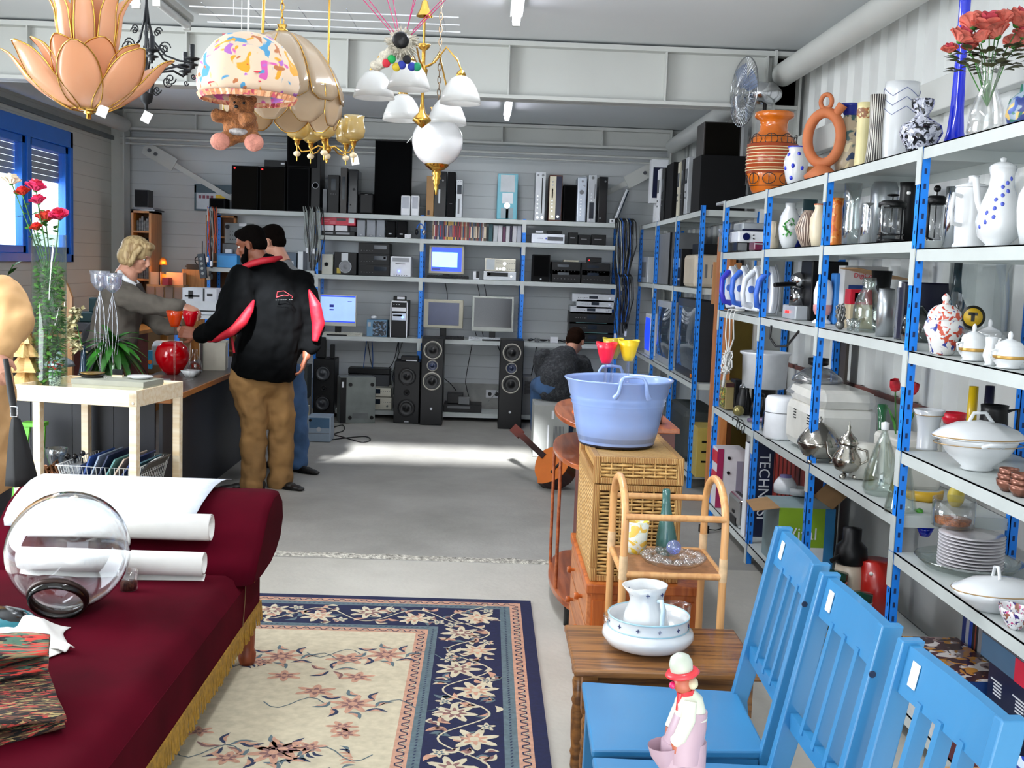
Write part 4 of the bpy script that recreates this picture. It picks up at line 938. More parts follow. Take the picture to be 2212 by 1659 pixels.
t=thing('planter','pale grey planter with a leaf relief rim on the lower shelf','plant pot',(aZ(158,1045,LS).x+.0,5.95,LS))
t.location.x=aY(158,1000,5.95).x
m=M();m.box(-.05,.05,-.045,.045,0,.085);m.build('pot_body',mt('grey_planter','9aa0a8',.6),t);m=M();m.box(-.058,.058,-.052,.052,.085,.13);m.build('rim',patt('relief_rim','8a9098',['b0b6be','6a7078'],scale=50),t)
for i in range(3):
 m=M();m.tube([(-.03+.04*i,0,.10),(-.03+.04*i,0,.16)],.004,6);m.sph((-.03+.04*i,0,.165+.02*(i==2)),(.016,.01,.016),10,7);simple('hand_tool',['leftmost','middle','rightmost'][i]+' of the black round headed tools in the grey planter','rod',m,mt('black_gloss','0c0c10',.15),t.location+V((0,0,.0)),group='tools in the grey planter')
L('silver_vase','tall flared silver glass vase left of the grey planter','vase',closed([(.045,0),(.032,.04),(.03,.09),(.05,.16),(.06,.20)],.003),glass('smoky_silver','c8d0d8',tint=.3,body=.2,bc='9aa4ae'),(aY(122,1000,6.0).x,6.0,LS))
m=M();rq=random.Random(8)
for i in range(26):
 a=rq.random()*6.28;m.tube([(0,0,.07+.05*rq.random()),(.06*cos(a),.06*sin(a),.12+rq.uniform(-.04,.03)),(.11*cos(a),.08*sin(a),.02)],[.012,.008,.004],6)
m.sph((0,0,.06),(.06,.05,.06),14,10);simple('bronze_ornament','tangled bronze coloured ornament at the left of the lower shelf','ornament',m,mt('bronze_mix','8a5a3a',.35,metal=.5,var=.4,scale=30),(aY(98,1030,5.88).x,5.88,LS))
gm=mt('lime_green_paint','6ac040',.5,var=.05)
m=M();q0=aY(57,880,6.12);m.bar((q0.x,6.12,.60),(q0.x-.07,6.08,.0),.045,.018);m.bar((q0.x+.06,6.18,.60),(q0.x+.02,6.18,0),.045,.018);m.box(q0.x-.03,q0.x+.09,6.1,6.2,.58,.60)
simple('green_easel','lime green wooden stand behind the left leg of the birch table','stand',m,gm,(0,0,0))
t=thing('agave_plant','dark green agave in a grey pot behind the left end of the chaise','plant',(-2.17,5.15,0))
m=M();m.lathe([(.0006,0),(.10,0),(.13,.22),(.135,.24),(.12,.24),(.0006,.2)],24);m.build('pot',mt('slate_pot','5a6470',.5),t)
for i in range(18):
 a=i*2.4;el=1.1-.04*i;L_=.36;d=V((cos(a)*cos(el),sin(a)*cos(el),sin(el)));s_=V((-sin(a),cos(a),0));m=M();rows=[]
 for j in range(7):
  u=j/6;p=V((0,0,.21))+d*L_*u-V((0,0,.16*u*u));ww=.030*sin(pi*min(1,u*.75+.25))**.8+.0006;rows.append((p+s_*ww+V((0,0,ww*.4)),p,p-s_*ww+V((0,0,ww*.4))))
 m.add([q for r2 in rows for q in r2],[(3*j+k,3*j+k+1,3*j+k+4,3*j+k+3)for j in range(6)for k in range(2)],True);m.build('leaf',mt('agave_green','2e5a34',.35,var=.3,scale=8,coat=.3),t,thick=.002)
# ---- back left corner: bookcases, boxes, printers, bench ----
orw=wood('orange_ply','c0803a','a86a28',.45,scale=3,axis=2)
def bookcase(lab,x0,x1,z1,shelves,y0=11.05,d=.35,open_=True):
 t=thing('bookcase',lab,'bookcase')
 for(a,b)in((x0,x0+.022),(x1-.022,x1)):
  m=M();m.box(a,b,y0,y0+d,0,z1);m.build('side_panel',orw,t)
 for z in[z1]+shelves:
  m=M();m.box(x0,x1,y0,y0+d,z-.02,z)if z==z1 else m.box(x0+.022,x1-.022,y0+.005,y0+d,z-.018,z);m.build('shelf',orw,t)
 m=M();m.box(x0+.01,x1-.01,y0+d-.008,y0+d,0,z1);m.build('back_panel',mt('dark_inside','6a4628',.7),t);return t
bx0,bx1=aY(283,520,10.85).x,aY(322,520,10.85).x;bz=aY(300,455,10.85).z
bookcase('tall narrow orange wood bookcase in the far left corner behind the woman',bx0,bx1+.02,bz,[bz-.19,bz-.40,bz-.65,bz-.95,.3],y0=10.85)
m=M();m.box(-.065,.065,-.08,.08,0,.165);m.box(-.058,.058,-.083,-.08,.007,.158,1)
simple('loudspeaker','small black box loudspeaker on top of the bookcase in the far left corner','speaker',m,[mt('black_box','17181c',.5),mt('black_grille','101114',.9)],(aY(311,440,10.95).x,10.95,bz+.035))
m=M();m.box(-.11,.13,-.12,.12,0,.014);m.box(-.09,.11,-.11,.1,.014,.033,1);simple('magazines','magazines lying flat on the bookcase under the small black speaker','magazine',m,[mt('black_gloss','0c0c10',.15),mt('grey_paper','8f8f94')],(aY(315,450,10.95).x,10.97,bz),rz=-.1)
for k,z in enumerate((bz-.19,bz-.40,bz-.65)):
 m=M()
 for i in range(6):m.box(bx0+.03+.022*i,bx0+.048+.022*i,10.93,11.1,z,z+.10+.02*(i%3))
 simple('books',['papers','black boxes','grey files'][k]+' on the '+['upper','middle','lower'][k]+' shelf of the far left orange bookcase','files',m,mt('files_%d'%k,['8a8a8a','1c1c22','6a6460'][k],.6,var=.3,scale=30),(0,0,0),group=None)
b2=bookcase('orange wood bookcase half hidden behind the blue upright at the left of the back shelving',-2.86,-2.78+.22,aY(450,462,11.1).z,[1.75,1.5,1.2,.9,.6,.3],y0=11.42-.02,d=.07)
t=thing('noticeboard','calendar board with dark green frame and yellow corner on the back wall','board')
p0,p1=aY(424,400,11.38),aY(520,456,11.38)
m=M();m.box(p0.x,p1.x,11.36,11.38,p1.z,p0.z);m.build('board',mt('board_white','c4ccd4',.4),t)
m=M();m.box(p0.x-.012,p1.x,11.353,11.36,p0.z-.075,p0.z+.01);m.box(p0.x-.012,p0.x+.006,11.353,11.36,p1.z,p0.z);m.box(p0.x-.012,p1.x,11.353,11.36,p1.z-.012,p1.z+.006);m.build('frame',mt('petrol_frame','1c3e4c',.4),t)
m=M();m.box(p0.x+.20,p0.x+.30,11.352,11.357,p0.z-.15,p0.z-.09);m.build('yellow_label',mt('yellow_print','e8c020',.5),t)
m=M()
for i in range(4):m.box(p0.x+.03+.04*i,p0.x+.055+.04*i,11.352,11.357,p0.z-.13,p0.z-.10)
m.build('printed_rows',mt('printed_red','8a4a5a',.6),t)
cbd=mt('cardboard','a0805c',.8,var=.06);
t=thing('drawer_rack','brown cardboard drawer rack against the back wall, lit by a warm lamp','drawers',(0,10.9,0))
q0,q1=aY(323,600,10.9),aY(402,640,10.9)
m=M();m.box(q0.x,q1.x,-.1,.2,.4,q0.z-.06);m.build('rack_body',cbd,t)
for i in range(4):
 for j in range(3):
  w=(q1.x-q0.x)/4;m=M();zz=q0.z-.08-.15*j;m.box(q0.x+w*i+.008,q0.x+w*(i+1)-.008,-.115,-.10,zz-.13,zz);m.build('drawer',mt('cardboard_drawer','8c7466',.7),t)
for i,(px,c,w,h,lab)in enumerate(((338,'a89078',.10,.12,'grey cardboard box left on the drawer rack'),(358,'d88a30',.12,.10,'orange tin on the drawer rack'),(379,'d8a078',.16,.12,'pale cardboard box right on the drawer rack'),(367,'a02030',.06,.07,'dark red cup on the drawer rack'))):
 m=M();
 if c=='d88a30':m.lathe([(.0006,0),(w/2,0),(w/2,h),(.0006,h)],16)
 else:m.box(-w/2,w/2,-.06,.06,0,h)
 simple('carton' if i in(0,2)else 'tin',lab,'box',m,mt('box_'+c,c,.6),(aY(px,600,10.85).x,10.88-(.12 if i==3 else 0),q0.z-.06))
l_=light('POINT','warm_bulb',(aY(352,585,10.7).x,10.72,q0.z+.14),(0,0,0),3,(1,.45,.15));l_.data.shadow_soft_size=.04
t=thing('desk_lamp','small clamp lamp glowing warm above the cardboard drawer rack','lamp',(aY(343,585,10.78).x,10.80,q0.z-.06))
m=M();m.tube([(0,0,0),(0,0,.17),(.02,-.03,.24)],.006,8);m.build('arm',mt('black_gloss','0c0c10'),t)
m=M();m.lathe([(.04,-.03),(.03,.02),(.012,.04)],16,(.05,-.05,.22));m.build('lamp_shade',mt('orange_spot','f08020'),t,thick=.001)
t=thing('printer_stand','white stand with blue legs carrying printers between the woman and the man','stand',(0,9.6,0))
s0,s1=aY(388,677,9.6),aY(480,677,9.6)
m=M();m.box(s0.x-.02,s1.x+.1,-.2,.2,s0.z-.03,s0.z);m.build('shelf_board',mt('white_plastic','e4e6ea'),t)
for x in(s0.x+.03,s1.x-.08,s1.x+.08):
 m=M();m.box(x-.02,x+.02,-.19,-.17,0,s0.z-.03);m.build('leg',pb,t)
for i,(a,b,c,d,lab,col)in enumerate(((388,471,661,632,'white flatbed printer at the bottom of the printer stack','dfe2e6'),(394,468,632,607,'white video box with black print on top of the printer','dcdfe6'))):
 pa,pb_=aY(a,c,9.45),aY(b,d,9.45);m=M();m.box(0,pb_.x-pa.x,0,.3,0,pb_.z-pa.z)
 t2=thing('printer' if i==0 else 'video_box',lab,'printer' if i==0 else 'box',(pa.x,9.45,s0.z+.004 if i==0 else s0.z+.004+(aY(388,632,9.45).z-aY(388,661,9.45).z)+.001))
 m.build('casing',mt('casing_'+col,col,.4),t2,bv=.01 if i==0 else 0)
 m=M();wq=pb_.x-pa.x;hq=pb_.z-pa.z
 if i==0:m.box(.02,wq-.02,-.004,0,hq*.2,hq*.3)
 else:m.box(.02,wq*.5,-.002,0,hq*.3,hq*.45);m.box(wq*.6,wq*.65,-.002,0,0,hq);m.box(wq*.72,wq*.88,-.002,0,hq*.4,hq*.6);m.box(.05,.09,-.002,0,hq*.15,hq*.8)
 m.build('front_slot' if i==0 else 'black_print',mt('black_box','17181c'),t2)
t=thing('workbench','wooden workbench under the window with dark tool cases','workbench',(-3.2,9.6,0))
m=M();m.box(-.45,.25,-.8,.9,.86,.89);m.build('worktop',orw,t)
for x in(-.4,.2):
 for y in(-.75,.85):
  m=M();m.box(x-.03,x+.03,y-.03,y+.03,0,.86);m.build('leg',orw,t)
m=M();m.box(-.35,.15,-.2,.5,.3,.84);m.build('drawer_unit',mt('dark_red_drawers','6a2a24',.5),t)
for i,(px,py,w,h,c,lab)in enumerate(((178,640,.30,.08,'50545c','grey tool case on the workbench'),(182,618,.22,.08,'0f3a40','dark green power tool lying on the grey tool case'))):
 m=M();m.box(-w/2,w/2,-.12,.12,0,h);
 if i:m.box(.05,.12,-.04,.04,h,h+.12);m.box(-.02,.05,-.10,-.05,.02,.06,1)
 simple('tool_case' if not i else 'power_tool',lab,'tool',m,[mt('tool_'+c,c,.5),mt('red_glaze','d8343e')],(aY(px,py,9.3).x,9.3,.892+.081*i),bv=.01)
t=thing('side_bench','dark red wood bench end at the left edge below the window','bench',(-3.65,8.75,0))
m=M();m.box(-.12,.08,-.4,.3,1.04,1.07);m.build('top',mt('red_brown_wood','6a3424',.5),t)
for x,y in((-.09,-.35),(.05,-.35),(-.09,.25),(.05,.25)):
 m=M();m.box(x-.025,x+.025,y-.025,y+.025,0,1.04);m.build('leg',_M['red_brown_wood'],t)
m=M();m.box(-.10,.06,-.15,.15,0,.10);m.box(-.11,.07,-.17,.17,.10,.135,1)
simple('crate','grey crate with a pale blue lid on the bench at the left edge','crate',m,[mt('grey_crate','9a9ca0',.5),mt('light_blue_lid','7ab0e8',.4)],(-3.66,8.6,1.071),bv=.006)
m=M();m.lathe([(.0006,0),(.05,0),(.045,.06),(.03,.10),(.0006,.11)],16);simple('green_bottle','dark green rounded bottle on the pale blue lidded crate','bottle',m,mt('dark_green_gloss','0f3a2c',.2),(-3.64,8.6,1.207))
t=thing('window_plant','thin green plant on the bench at the left edge in front of the window','plant',(-3.71,8.68,1.207))
m=M();m.lathe([(.0006,0),(.03,0),(.035,.05),(.0006,.05)],12);m.build('pot',mt('red_terracotta','b03a20'),t)
m=M();m.tube([(0,0,.04),(.02,0,.14),(.06,0,.22)],.004,6);leafm(m,(.02,0,.14),(.6,-.3,.6),.12,.025);leafm(m,(.05,0,.2),(.5,.2,.5),.10,.025);leafm(m,(.0,0,.1),(-.5,-.2,.6),.1,.02);m.build('foliage',ivy,t)
m=M();q0,q1=aY(131,600,7.6),aY(156,748,7.6)
m.prism([(q0.x,7.6,.60),(q1.x,7.6,.60),(q1.x,7.6,q0.z-.13),(q1.x-.03,7.6,q0.z-.05),(q0.x,7.6,q0.z+.03)],(0,.03,0));m.box(q0.x,q1.x,7.6,7.9,0,.60)
simple('tan_partition','tan wooden panel standing between the ivy vase and the white flowers','panel',m,wood('tan_panel','c08a50','a87440',.4,axis=2),(0,0,0))
# ================= back shelving contents =================
blk=mt('black_plastic','0a0a0c',.4,var=.1,spec=.3);blm=mt('black_matt','0c0c0e',.75,spec=.2);grl=mt('speaker_cloth','060607',.95,spec=.1);slv=mt('silver_plastic','b8bcc0',.35,metal=.3);whp=mt('white_plastic','e4e6ea',.35)
chrm=mt('chrome','d8dade',.12,metal=1,var=.01);dsp=mt('dark_display','1a2430',.1);gry=mt('mid_grey_plastic','6c6e70',.5);bge=mt('beige_plastic','b8b4a0',.5);dred=mt('red_led','ff2a2a',.4,emit='ff2020',es=3)
bled=mt('blue_led','5a7aff',.4,emit='4a6aff',es=8)
def dev(name,label,cat,x0,x1,yt,z,Y,d,mat,feats=(),bv=.004,group=None,rz=0,tilt=0,lift=.0015,X=None):
 """box-like thing standing on a support at height z; x0,x1 = its front's photo columns, yt = its top row"""
 a=aY(x0,yt,Y);xm=(x0+x1)/2
 t0=aY(x0,yt,Y);h=max(.008,aY(xm,yt,Y).z-z-lift);yb=yt+h*FPX/Y*.99
 xa=aY(x0,(yt+yb)/2,Y).x;xb=aY(x1,(yt+yb)/2,Y).x;w=xb-xa
 t=thing(name,label,cat,((xa+xb)/2,Y,z+lift),rz,group)
 if tilt:t.rotation_euler=(0,tilt,rz)
 m=M();m.box(-w/2,w/2,0,d,0,h);m.build('casing',mat,t,bv=min(bv,w/8,h/8))
 for f in feats:
  k=f[0]
  if k=='r':
   _,nm,u0,u1,v0,v1,mm=f;m=M();m.box(-w/2+u0*w,-w/2+u1*w,-.004,.001,v0*h,v1*h);m.build(nm,mm,t)
  elif k=='k':
   _,nm,pts,mm=f
   for(u,v,r)in pts:m=M();m.cyl((-w/2+u*w,-.010,v*h),(-w/2+u*w,.001,v*h),r,n=14);m.build(nm,mm,t)
  elif k=='s':
   _,u,v,r,rm,cm=f;c=(-w/2+u*w,0,v*h)
   m=M();m.T=Matrix.Translation(c)@Matrix.Rotation(pi/2,4,'X');m.lathe([(r*.86,0),(r*.9,.010),(r,.009),(r*1.02,0)],32);m.build('ring',rm,t)
   m=M();m.T=Matrix.Translation(c)@Matrix.Rotation(pi/2,4,'X');m.lathe([(r*.88,.003),(r*.74,.007),(r*.66,.002),(r*.28,-.012+.016),(r*.24,.010),(.0006,.013)],28);m.build('cone',cm,t)
  elif k=='b':
   _,nm,u0,u1,v,n_,mm=f;m=M()
   for i in range(n_):u=u0+(u1-u0)*i/max(1,n_-1);m.box(-w/2+u*w-.004,-w/2+u*w+.004,-.004,.001,v*h-.003,v*h+.003)
   m.build(nm,mm,t)
  elif k=='t':_,s_,u,v,sz,mm=f;text(s_,mm,t,(-w/2+u*w,-.0035,v*h),FRONT,sz)
 return t
Z1_,Z2_,Z3_,Z4_,Z5_=2.01,1.79,1.41,.81,.08;Y0=11.05
gp='hi-fi on top of the back shelving'
# ---- top of the shelving ----
dev('loudspeaker','low black speaker lying at the left end on top of the back shelving','speaker',452,486,428,Z1_,Y0,.2,blm,[('r','grille',.1,.9,.15,.85,grl)],group=gp)
dev('loudspeaker','large black loudspeaker with red light, left of the pair on top of the back shelving','speaker',500,557,358,Z1_,Y0,.3,blm,[('r','grille',.04,.96,.02,.98,mt('brown_black_cloth','100e0b',.95,spec=.1)),('k','red_light',[(.12,.94,.008)],dred)],group=gp)
dev('loudspeaker','large black loudspeaker with red light, right of the pair on top of the back shelving','speaker',561,616,361,Z1_,Y0,.3,blm,[('r','grille',.04,.96,.02,.98,_M['brown_black_cloth']),('k','red_light',[(.10,.94,.008)],dred)],group=gp)
zt=aY(590,361,Y0).z
dev('video_recorder','flat black recorder lying on the right one of the two red-lit loudspeakers','recorder',571,617,346,zt+.002,Y0+.02,.25,blk,[('r','silver_label',.78,.95,.4,.65,slv)],group=gp)
dev('loudspeaker','black loudspeaker at the top corner post where the cables hang','speaker',620,668,362,Z1_,Y0,.3,blm,[('r','grille',.05,.95,.03,.97,grl)],group=gp)
zt=aY(645,362,Y0).z
dev('loudspeaker','big black loudspeaker stacked on the one at the top corner post','speaker',620,684,270,zt+.002,Y0,.3,blm,[('r','grille',.05,.8,.03,.97,grl)],group=gp)
dev('floor_speaker','narrow tall black speaker right of the stacked loudspeakers','speaker',672,692,292,Z1_,Y0+.02,.3,blk,[('s',.5,.35,.03,slv,grl)],group=gp)
dev('amplifier','thin grey device standing on end beside the narrow tall speaker','device',697,706,408,Z1_,Y0,.15,gry,group=gp)
dev('hifi_component','black hi-fi component on end, lowest of three left of the rounded subwoofer','hi-fi',708,732,378,Z1_,Y0,.3,blk,[('b','buttons',.3,.7,.5,3,gry),('r','display',.3,.7,.6,.9,dsp)],group=gp)
dev('hifi_component','slim dark brown hi-fi component on end, middle of three left of the subwoofer','hi-fi',735,749,362,Z1_,Y0,.3,mt('brown_black','2a2422',.4),[('r','display',.3,.7,.3,.8,dsp)],group=gp)
dev('hifi_component','glossy black hi-fi component on end right beside the rounded subwoofer','hi-fi',752,773,366,Z1_,Y0,.3,mt('black_gloss','0c0c10'),[('k','knob',[(.6,.55,.012),(.3,.2,.008)],blk)],bv=.01,group=gp)
t=dev('subwoofer','small rounded black subwoofer left of the tall black panel','speaker',776,806,417,Z1_,Y0+.02,.2,blk,[('r','label',.4,.6,.92,.95,gry)],bv=.04,group=gp)
dev('panel_speaker','tall flat black panel loudspeaker rising above the back shelving','speaker',809,888,303,Z1_,Y0+.12,.12,grl,[('r','frame_edge',0,1,.985,1,blk)],bv=.01,group=gp)
for k,(a,b)in enumerate(((866,886),(888,905))):
 dev('desk_speaker',['left','right'][k]+' one of the two small white desk speakers before the tall black panel','speaker',a,b,422,Z1_,11.01,.09,whp,[('r','grille',.15,.85,.35,.92,mt('pale_grille','b8bcc4',.8))],bv=.012,group='white desk speakers')
dev('cardboard_box','narrow upright brown cardboard box behind the globe lamp finial','box',921,937,380,Z1_,Y0,.3,mt('kraft_cardboard','a88258',.8),[('r','print',.2,.5,.04,.15,mt('dark_brown','2e1a18'))],group=gp)
dev('hifi_component','black hi-fi component on end right of the brown cardboard box','hi-fi',938,964,370,Z1_,Y0,.3,mt('black_gloss','0c0c10'),[('r','silver_strip',.35,.5,.3,.6,slv),('k','knob',[(.7,.8,.01)],gry)],group=gp)
dev('hifi_component','matt black hi-fi component on end left of the slim silver one','hi-fi',966,983,371,Z1_,Y0,.3,blm,[('b','buttons',.4,.6,.3,2,gry)],group=gp)
dev('hifi_component','slim silver recorder on end, right of the black ones beside the globe lamp','hi-fi',985,999,388,Z1_,Y0,.3,slv,[('r','display',.15,.85,.62,.86,dsp),('b','buttons',.3,.7,.95,2,blk),('r','slot',.3,.6,.1,.5,gry)],group=gp)
tl=mt('teal_case','6ab0c0',.35,var=.03)
dev('computer_tower','pale teal computer tower with silver front on top of the back shelving','computer',1074,1118,375,Z1_,Y0,.35,tl,[('r','drive_panel',.15,.85,.60,.97,mt('pale_silver','b4bcc0',.4)),('r','logo_plate',.25,.78,.35,.58,mt('white_plate','d8dce0',.3)),('k','power_button',[(.5,.3,.03)],chrm),('r','lower_panel',.2,.8,.02,.25,mt('grey_panel','8a9aa0',.4)),('r','centre_strip',.45,.58,.02,.24,tl)],bv=.008,group=gp)
dev('hifi_component','wide silver receiver on end with many knobs, leftmost of the silver row','hi-fi',1156,1178,371,Z1_,Y0,.3,slv,[('r','dark_slot',.62,.72,.15,.88,blk),('k','knob',[(.25,.93,.01),(.7,.93,.012),(.25,.5,.008),(.25,.42,.008),(.25,.34,.008),(.25,.26,.008),(.25,.15,.01),(.3,.06,.012),(.75,.06,.014)],chrm)],group=gp)
dev('hifi_component','hi-fi component on end with cream strip, navy strip and wooden cheeks','hi-fi',1186,1214,378,Z1_,Y0,.3,mt('dark_wood_cheek','5a2c1c',.4),[('r','cream_face',.02,.52,.03,.97,mt('cream_metal','cfc8b0',.35,metal=.3)),('r','navy_face',.52,.95,.03,.97,mt('navy_face','1a1e3a',.2)),('r','tuning_window',.2,.3,.5,.7,blk),('k','knob',[(.25,.85,.008),(.25,.78,.008),(.25,.44,.008),(.25,.37,.008),(.25,.3,.008),(.25,.22,.008),(.28,.1,.011),(.72,.1,.013)],chrm)],group=gp)
dev('loudspeaker','small dark loudspeaker between the wooden-cheeked and the rounded silver component','speaker',1217,1245,399,Z1_,Y0+.04,.2,blm,[('r','grille',.06,.94,.04,.96,grl)],group=gp)
dev('hifi_component','silver component on end with bulging front and one large dial','hi-fi',1247,1267,382,Z1_,Y0-.01,.3,mt('light_silver','c4ccd8',.25,metal=.4),[('k','dial',[(.45,.66,.022)],gry),('k','knob',[(.5,.9,.01),(.7,.8,.009)]+[(.4,.5-.07*i,.008)for i in range(6)],chrm)],bv=.015,group=gp)
dev('hifi_component','silver component on end with dark window near its foot','hi-fi',1270,1288,377,Z1_,Y0,.3,slv,[('r','window',.2,.75,.08,.42,dsp),('k','knob',[(.5,.93,.014),(.4,.6,.007),(.4,.53,.007),(.4,.46,.007),(.3,.05,.009)],chrm),('r','slot',.75,.82,.5,.8,gry)],group=gp)
dev('hifi_component','black component on end with dangling plug, rightmost of the upright row','hi-fi',1293,1312,382,Z1_,Y0,.3,mt('black_gloss','0c0c10'),[('k','knob',[(.7,.9,.009),(.25,.1,.01)],gry)],group=gp)
t=dev('set_top_box','thin grey box leaning over at the right end of the back shelving top','device',1326,1334,406,Z1_,Y0,.2,slv,[('r','dark_edge',.6,.95,.02,.98,dsp)],tilt=.33,group=gp);
t.location.z+=.004
dev('router','tiny white box at the foot of the leaning grey box','device',1317,1329,473,Z1_,10.99,.04,whp,[('r','mark',.3,.6,.3,.7,blk)],group=gp)
# ---- second shelf ----
g2='things on the second back shelf'
dev('white_carton','white printer cartridge box, left one under the red box','box',695,720,486,Z2_+.035,Y0,.25,whp,group=g2);dev('white_carton','white printer cartridge box, right one under the red box','box',724,750,487,Z2_+.035,Y0,.25,whp,group=g2)
dev('black_tray','low black tray with white label under the white boxes','tray',694,766,499,Z2_,Y0-.01,.3,blk,[('r','label',.45,.85,.3,.7,mt('grey_label','9a9ca0',.5)),('r','label',.1,.35,.35,.65,mt('grey_label','9a9ca0',.5))],group=g2)
t=dev('red_product_box','long red product box with picture of a dark device on the second back shelf','box',694,768,465,Z2_+.035+.067,Y0-.01,.28,mt('product_red','d02040',.4),[('r','white_patch',.80,.96,.25,.75,mt('white_plate','d8dce0')),('r','dark_picture',.45,.72,.45,.7,mt('picture_grey','3a2a30',.4)),('r','text_lines',.05,.25,.5,.56,mt('pink_text','e88a98',.5)),('r','text_lines',.05,.2,.3,.36,_M['pink_text']),('r','picture',.25,.42,.1,.4,mt('pale_red','d86070',.4))],group=g2)
for i,(a,b,c,lab)in enumerate(((771,789,slv,'left'),(792,811,slv,'middle'),(813,831,slv,'right'))):
 dev('desk_speaker',lab+' one of three silver desk speakers on the second back shelf','speaker',a,b,475,Z2_,Y0,.1,mt('speaker_silver','8a8e94',.5),[('r','grille',.06,.94,.1,.97,mt('grey_cloth','9a9ea4',.8)),('r','badge',.4,.6,.08,.14,whp)],group='silver desk speakers')
for i,(a,b,lab)in enumerate(((834,854,'left'),(857,879,'right'))):
 dev('desk_speaker',lab+' one of two black desk speakers on the second back shelf','speaker',a,b,477,Z2_,Y0,.1,blm,[('r','badge',.3,.6,.2,.26,slv)],bv=.01,group='black desk speakers')
dvd=['7a2a2a','c8b8a0','2a2a3a','8a6a4a','d8c8b0','3a3a6a','a8402a','5a4a3a','e0d8c8','6a2a4a','2a4a6a','c89a4a','1a1a1c','b03040','8a8478','d0b050','402a2a','4a5a7a']
rd=random.Random(2);xq=934.0;i=0
base=None
while xq<1052:
 w=rd.uniform(2.4,3.2);c=dvd[rd.randrange(len(dvd))];Yd=Y0+rd.uniform(0,.01)
 if xq<1050:
  xa=aY(xq,500,Yd).x;xb=aY(xq+w*.95,500,Yd).x;m=M();hh=.188+rd.uniform(-.006,.003)
  m.box(0,xb-xa,0,.135,0,hh);m.box(0+.001,xb-xa-.001,-.0006,0,hh*.15,hh*.75,1)
  o=tag(m.build('film_case',[mt('case_'+c,c,.4),mt('spine_'+c,dvd[(i*5+3)%len(dvd)],.5)],loc=(xa,Yd,Z2_+.001)),'film case in the packed row of coloured spines on the second back shelf','film case','film cases on the second back shelf')
 xq+=w;i+=1
for k,(a,b,yt,c,lab)in enumerate(((1056,1064,484,'1c4a52','petrol blue case right of the film row'),(1066,1075,487,'b8bcc0','leftmost of the white cases right of the film row'),(1076,1085,487,'c4c4c8','second white case right of the film row'),(1086,1092,490,'5a2a4a','plum case between the white cases'),(1093,1101,488,'c0c0c4','third white case right of the film row'),(1102,1106,489,'2a1c3a','thin dark purple case between the white cases'),(1107,1116,488,'bcbcc0','fourth white case right of the film row'),(1117,1126,488,'a8acb4','rightmost white case, by the blue upright'))):
 dev('video_case',lab,'film case',a,b,yt,Z2_,Y0,.14,mt('case_'+c,c,.5),bv=.001,group='wide cases beside the film row')
t=dev('dvd_player','silver player with bright front on the second back shelf','player',1148,1220,505,Z2_,Y0,.25,mt('bright_silver','c8ccd4',.25,metal=.3),[('r','tray',.48,.95,.3,.7,mt('slot_grey','4a4c52',.4)),('b','buttons',.2,.32,.5,3,blk),('k','blue_button',[(.44,.5,.008)],mt('blue_button','3a4ac0',.3))],group=g2)
zt=aY(1180,505,Y0).z
dev('adapter_box','small silver box on the left end of the silver player','device',1157,1174,498,zt+.002,Y0,.1,slv,group=g2);dev('adapter_box','flat black box on the silver player','device',1182,1214,499,zt+.002,Y0+.03,.12,blk,group=g2)
for k,(a,b,yt,lab)in enumerate(((1228,1248,502,'left'),(1250,1275,507,'middle'),(1278,1309,507,'right'))):
 dev('black_gadget',lab+' one of three low black gadgets right of the silver player','gadget',a,b,yt,Z2_,Y0,.12,blk,[('r','mark',.2,.7,.5,.6,gry)],group=g2)
# ---- third shelf ----
g3='things on the third back shelf'
dev('desk_speaker','small white speaker with round port at the left of the third back shelf','speaker',695,719,549,Z3_,Y0,.15,mt('cream_plastic','c8c8bc',.4),[('s',.42,.5,.02,gry,blk)],group=g3)
dev('loudspeaker','black speaker with silver ringed cone and a yellow tag','speaker',722,770,545,Z3_,Y0,.25,blk,[('s',.5,.36,.062,mt('silver_ring','b0b4b8',.3,metal=.6),mt('grey_cone','8c8e92',.5)),('r','silver_plate',.32,.62,.62,.97,slv),('r','yellow_tag',.12,.3,.06,.3,mt('yellow_tag','c8b04a',.6))],group=g3)
for k,(y_,zz,lab)in enumerate(((571,0,'bottom'),(548,.108,'middle'),(525,.214,'top'))):
 dev('cassette_deck',lab+' one of three stacked black hi-fi decks on the third back shelf','hi-fi',774,842,y_,Z3_+zz,Y0,.3,blk,[('r','display',.5,.9,.45,.8,dsp),('b','buttons',.1,.45,.3,5,gry)]+([('r','white_sticker',.8,.87,.55,.75,whp)]if k==1 else[]),group='stacked black hi-fi decks')
dev('mini_computer','white cube computer with a glowing blue light on the third back shelf','computer',843,888,554,Z3_,Y0,.25,whp,[('r','top_panel',.1,.9,.74,.93,mt('grey_label','9a9ca0')),('r','slot',.25,.72,.62,.65,blk),('k','blue_light',[(.42,.27,.009)],bled),('b','ports',.2,.8,.08,6,blk)],bv=.008,group=g3)
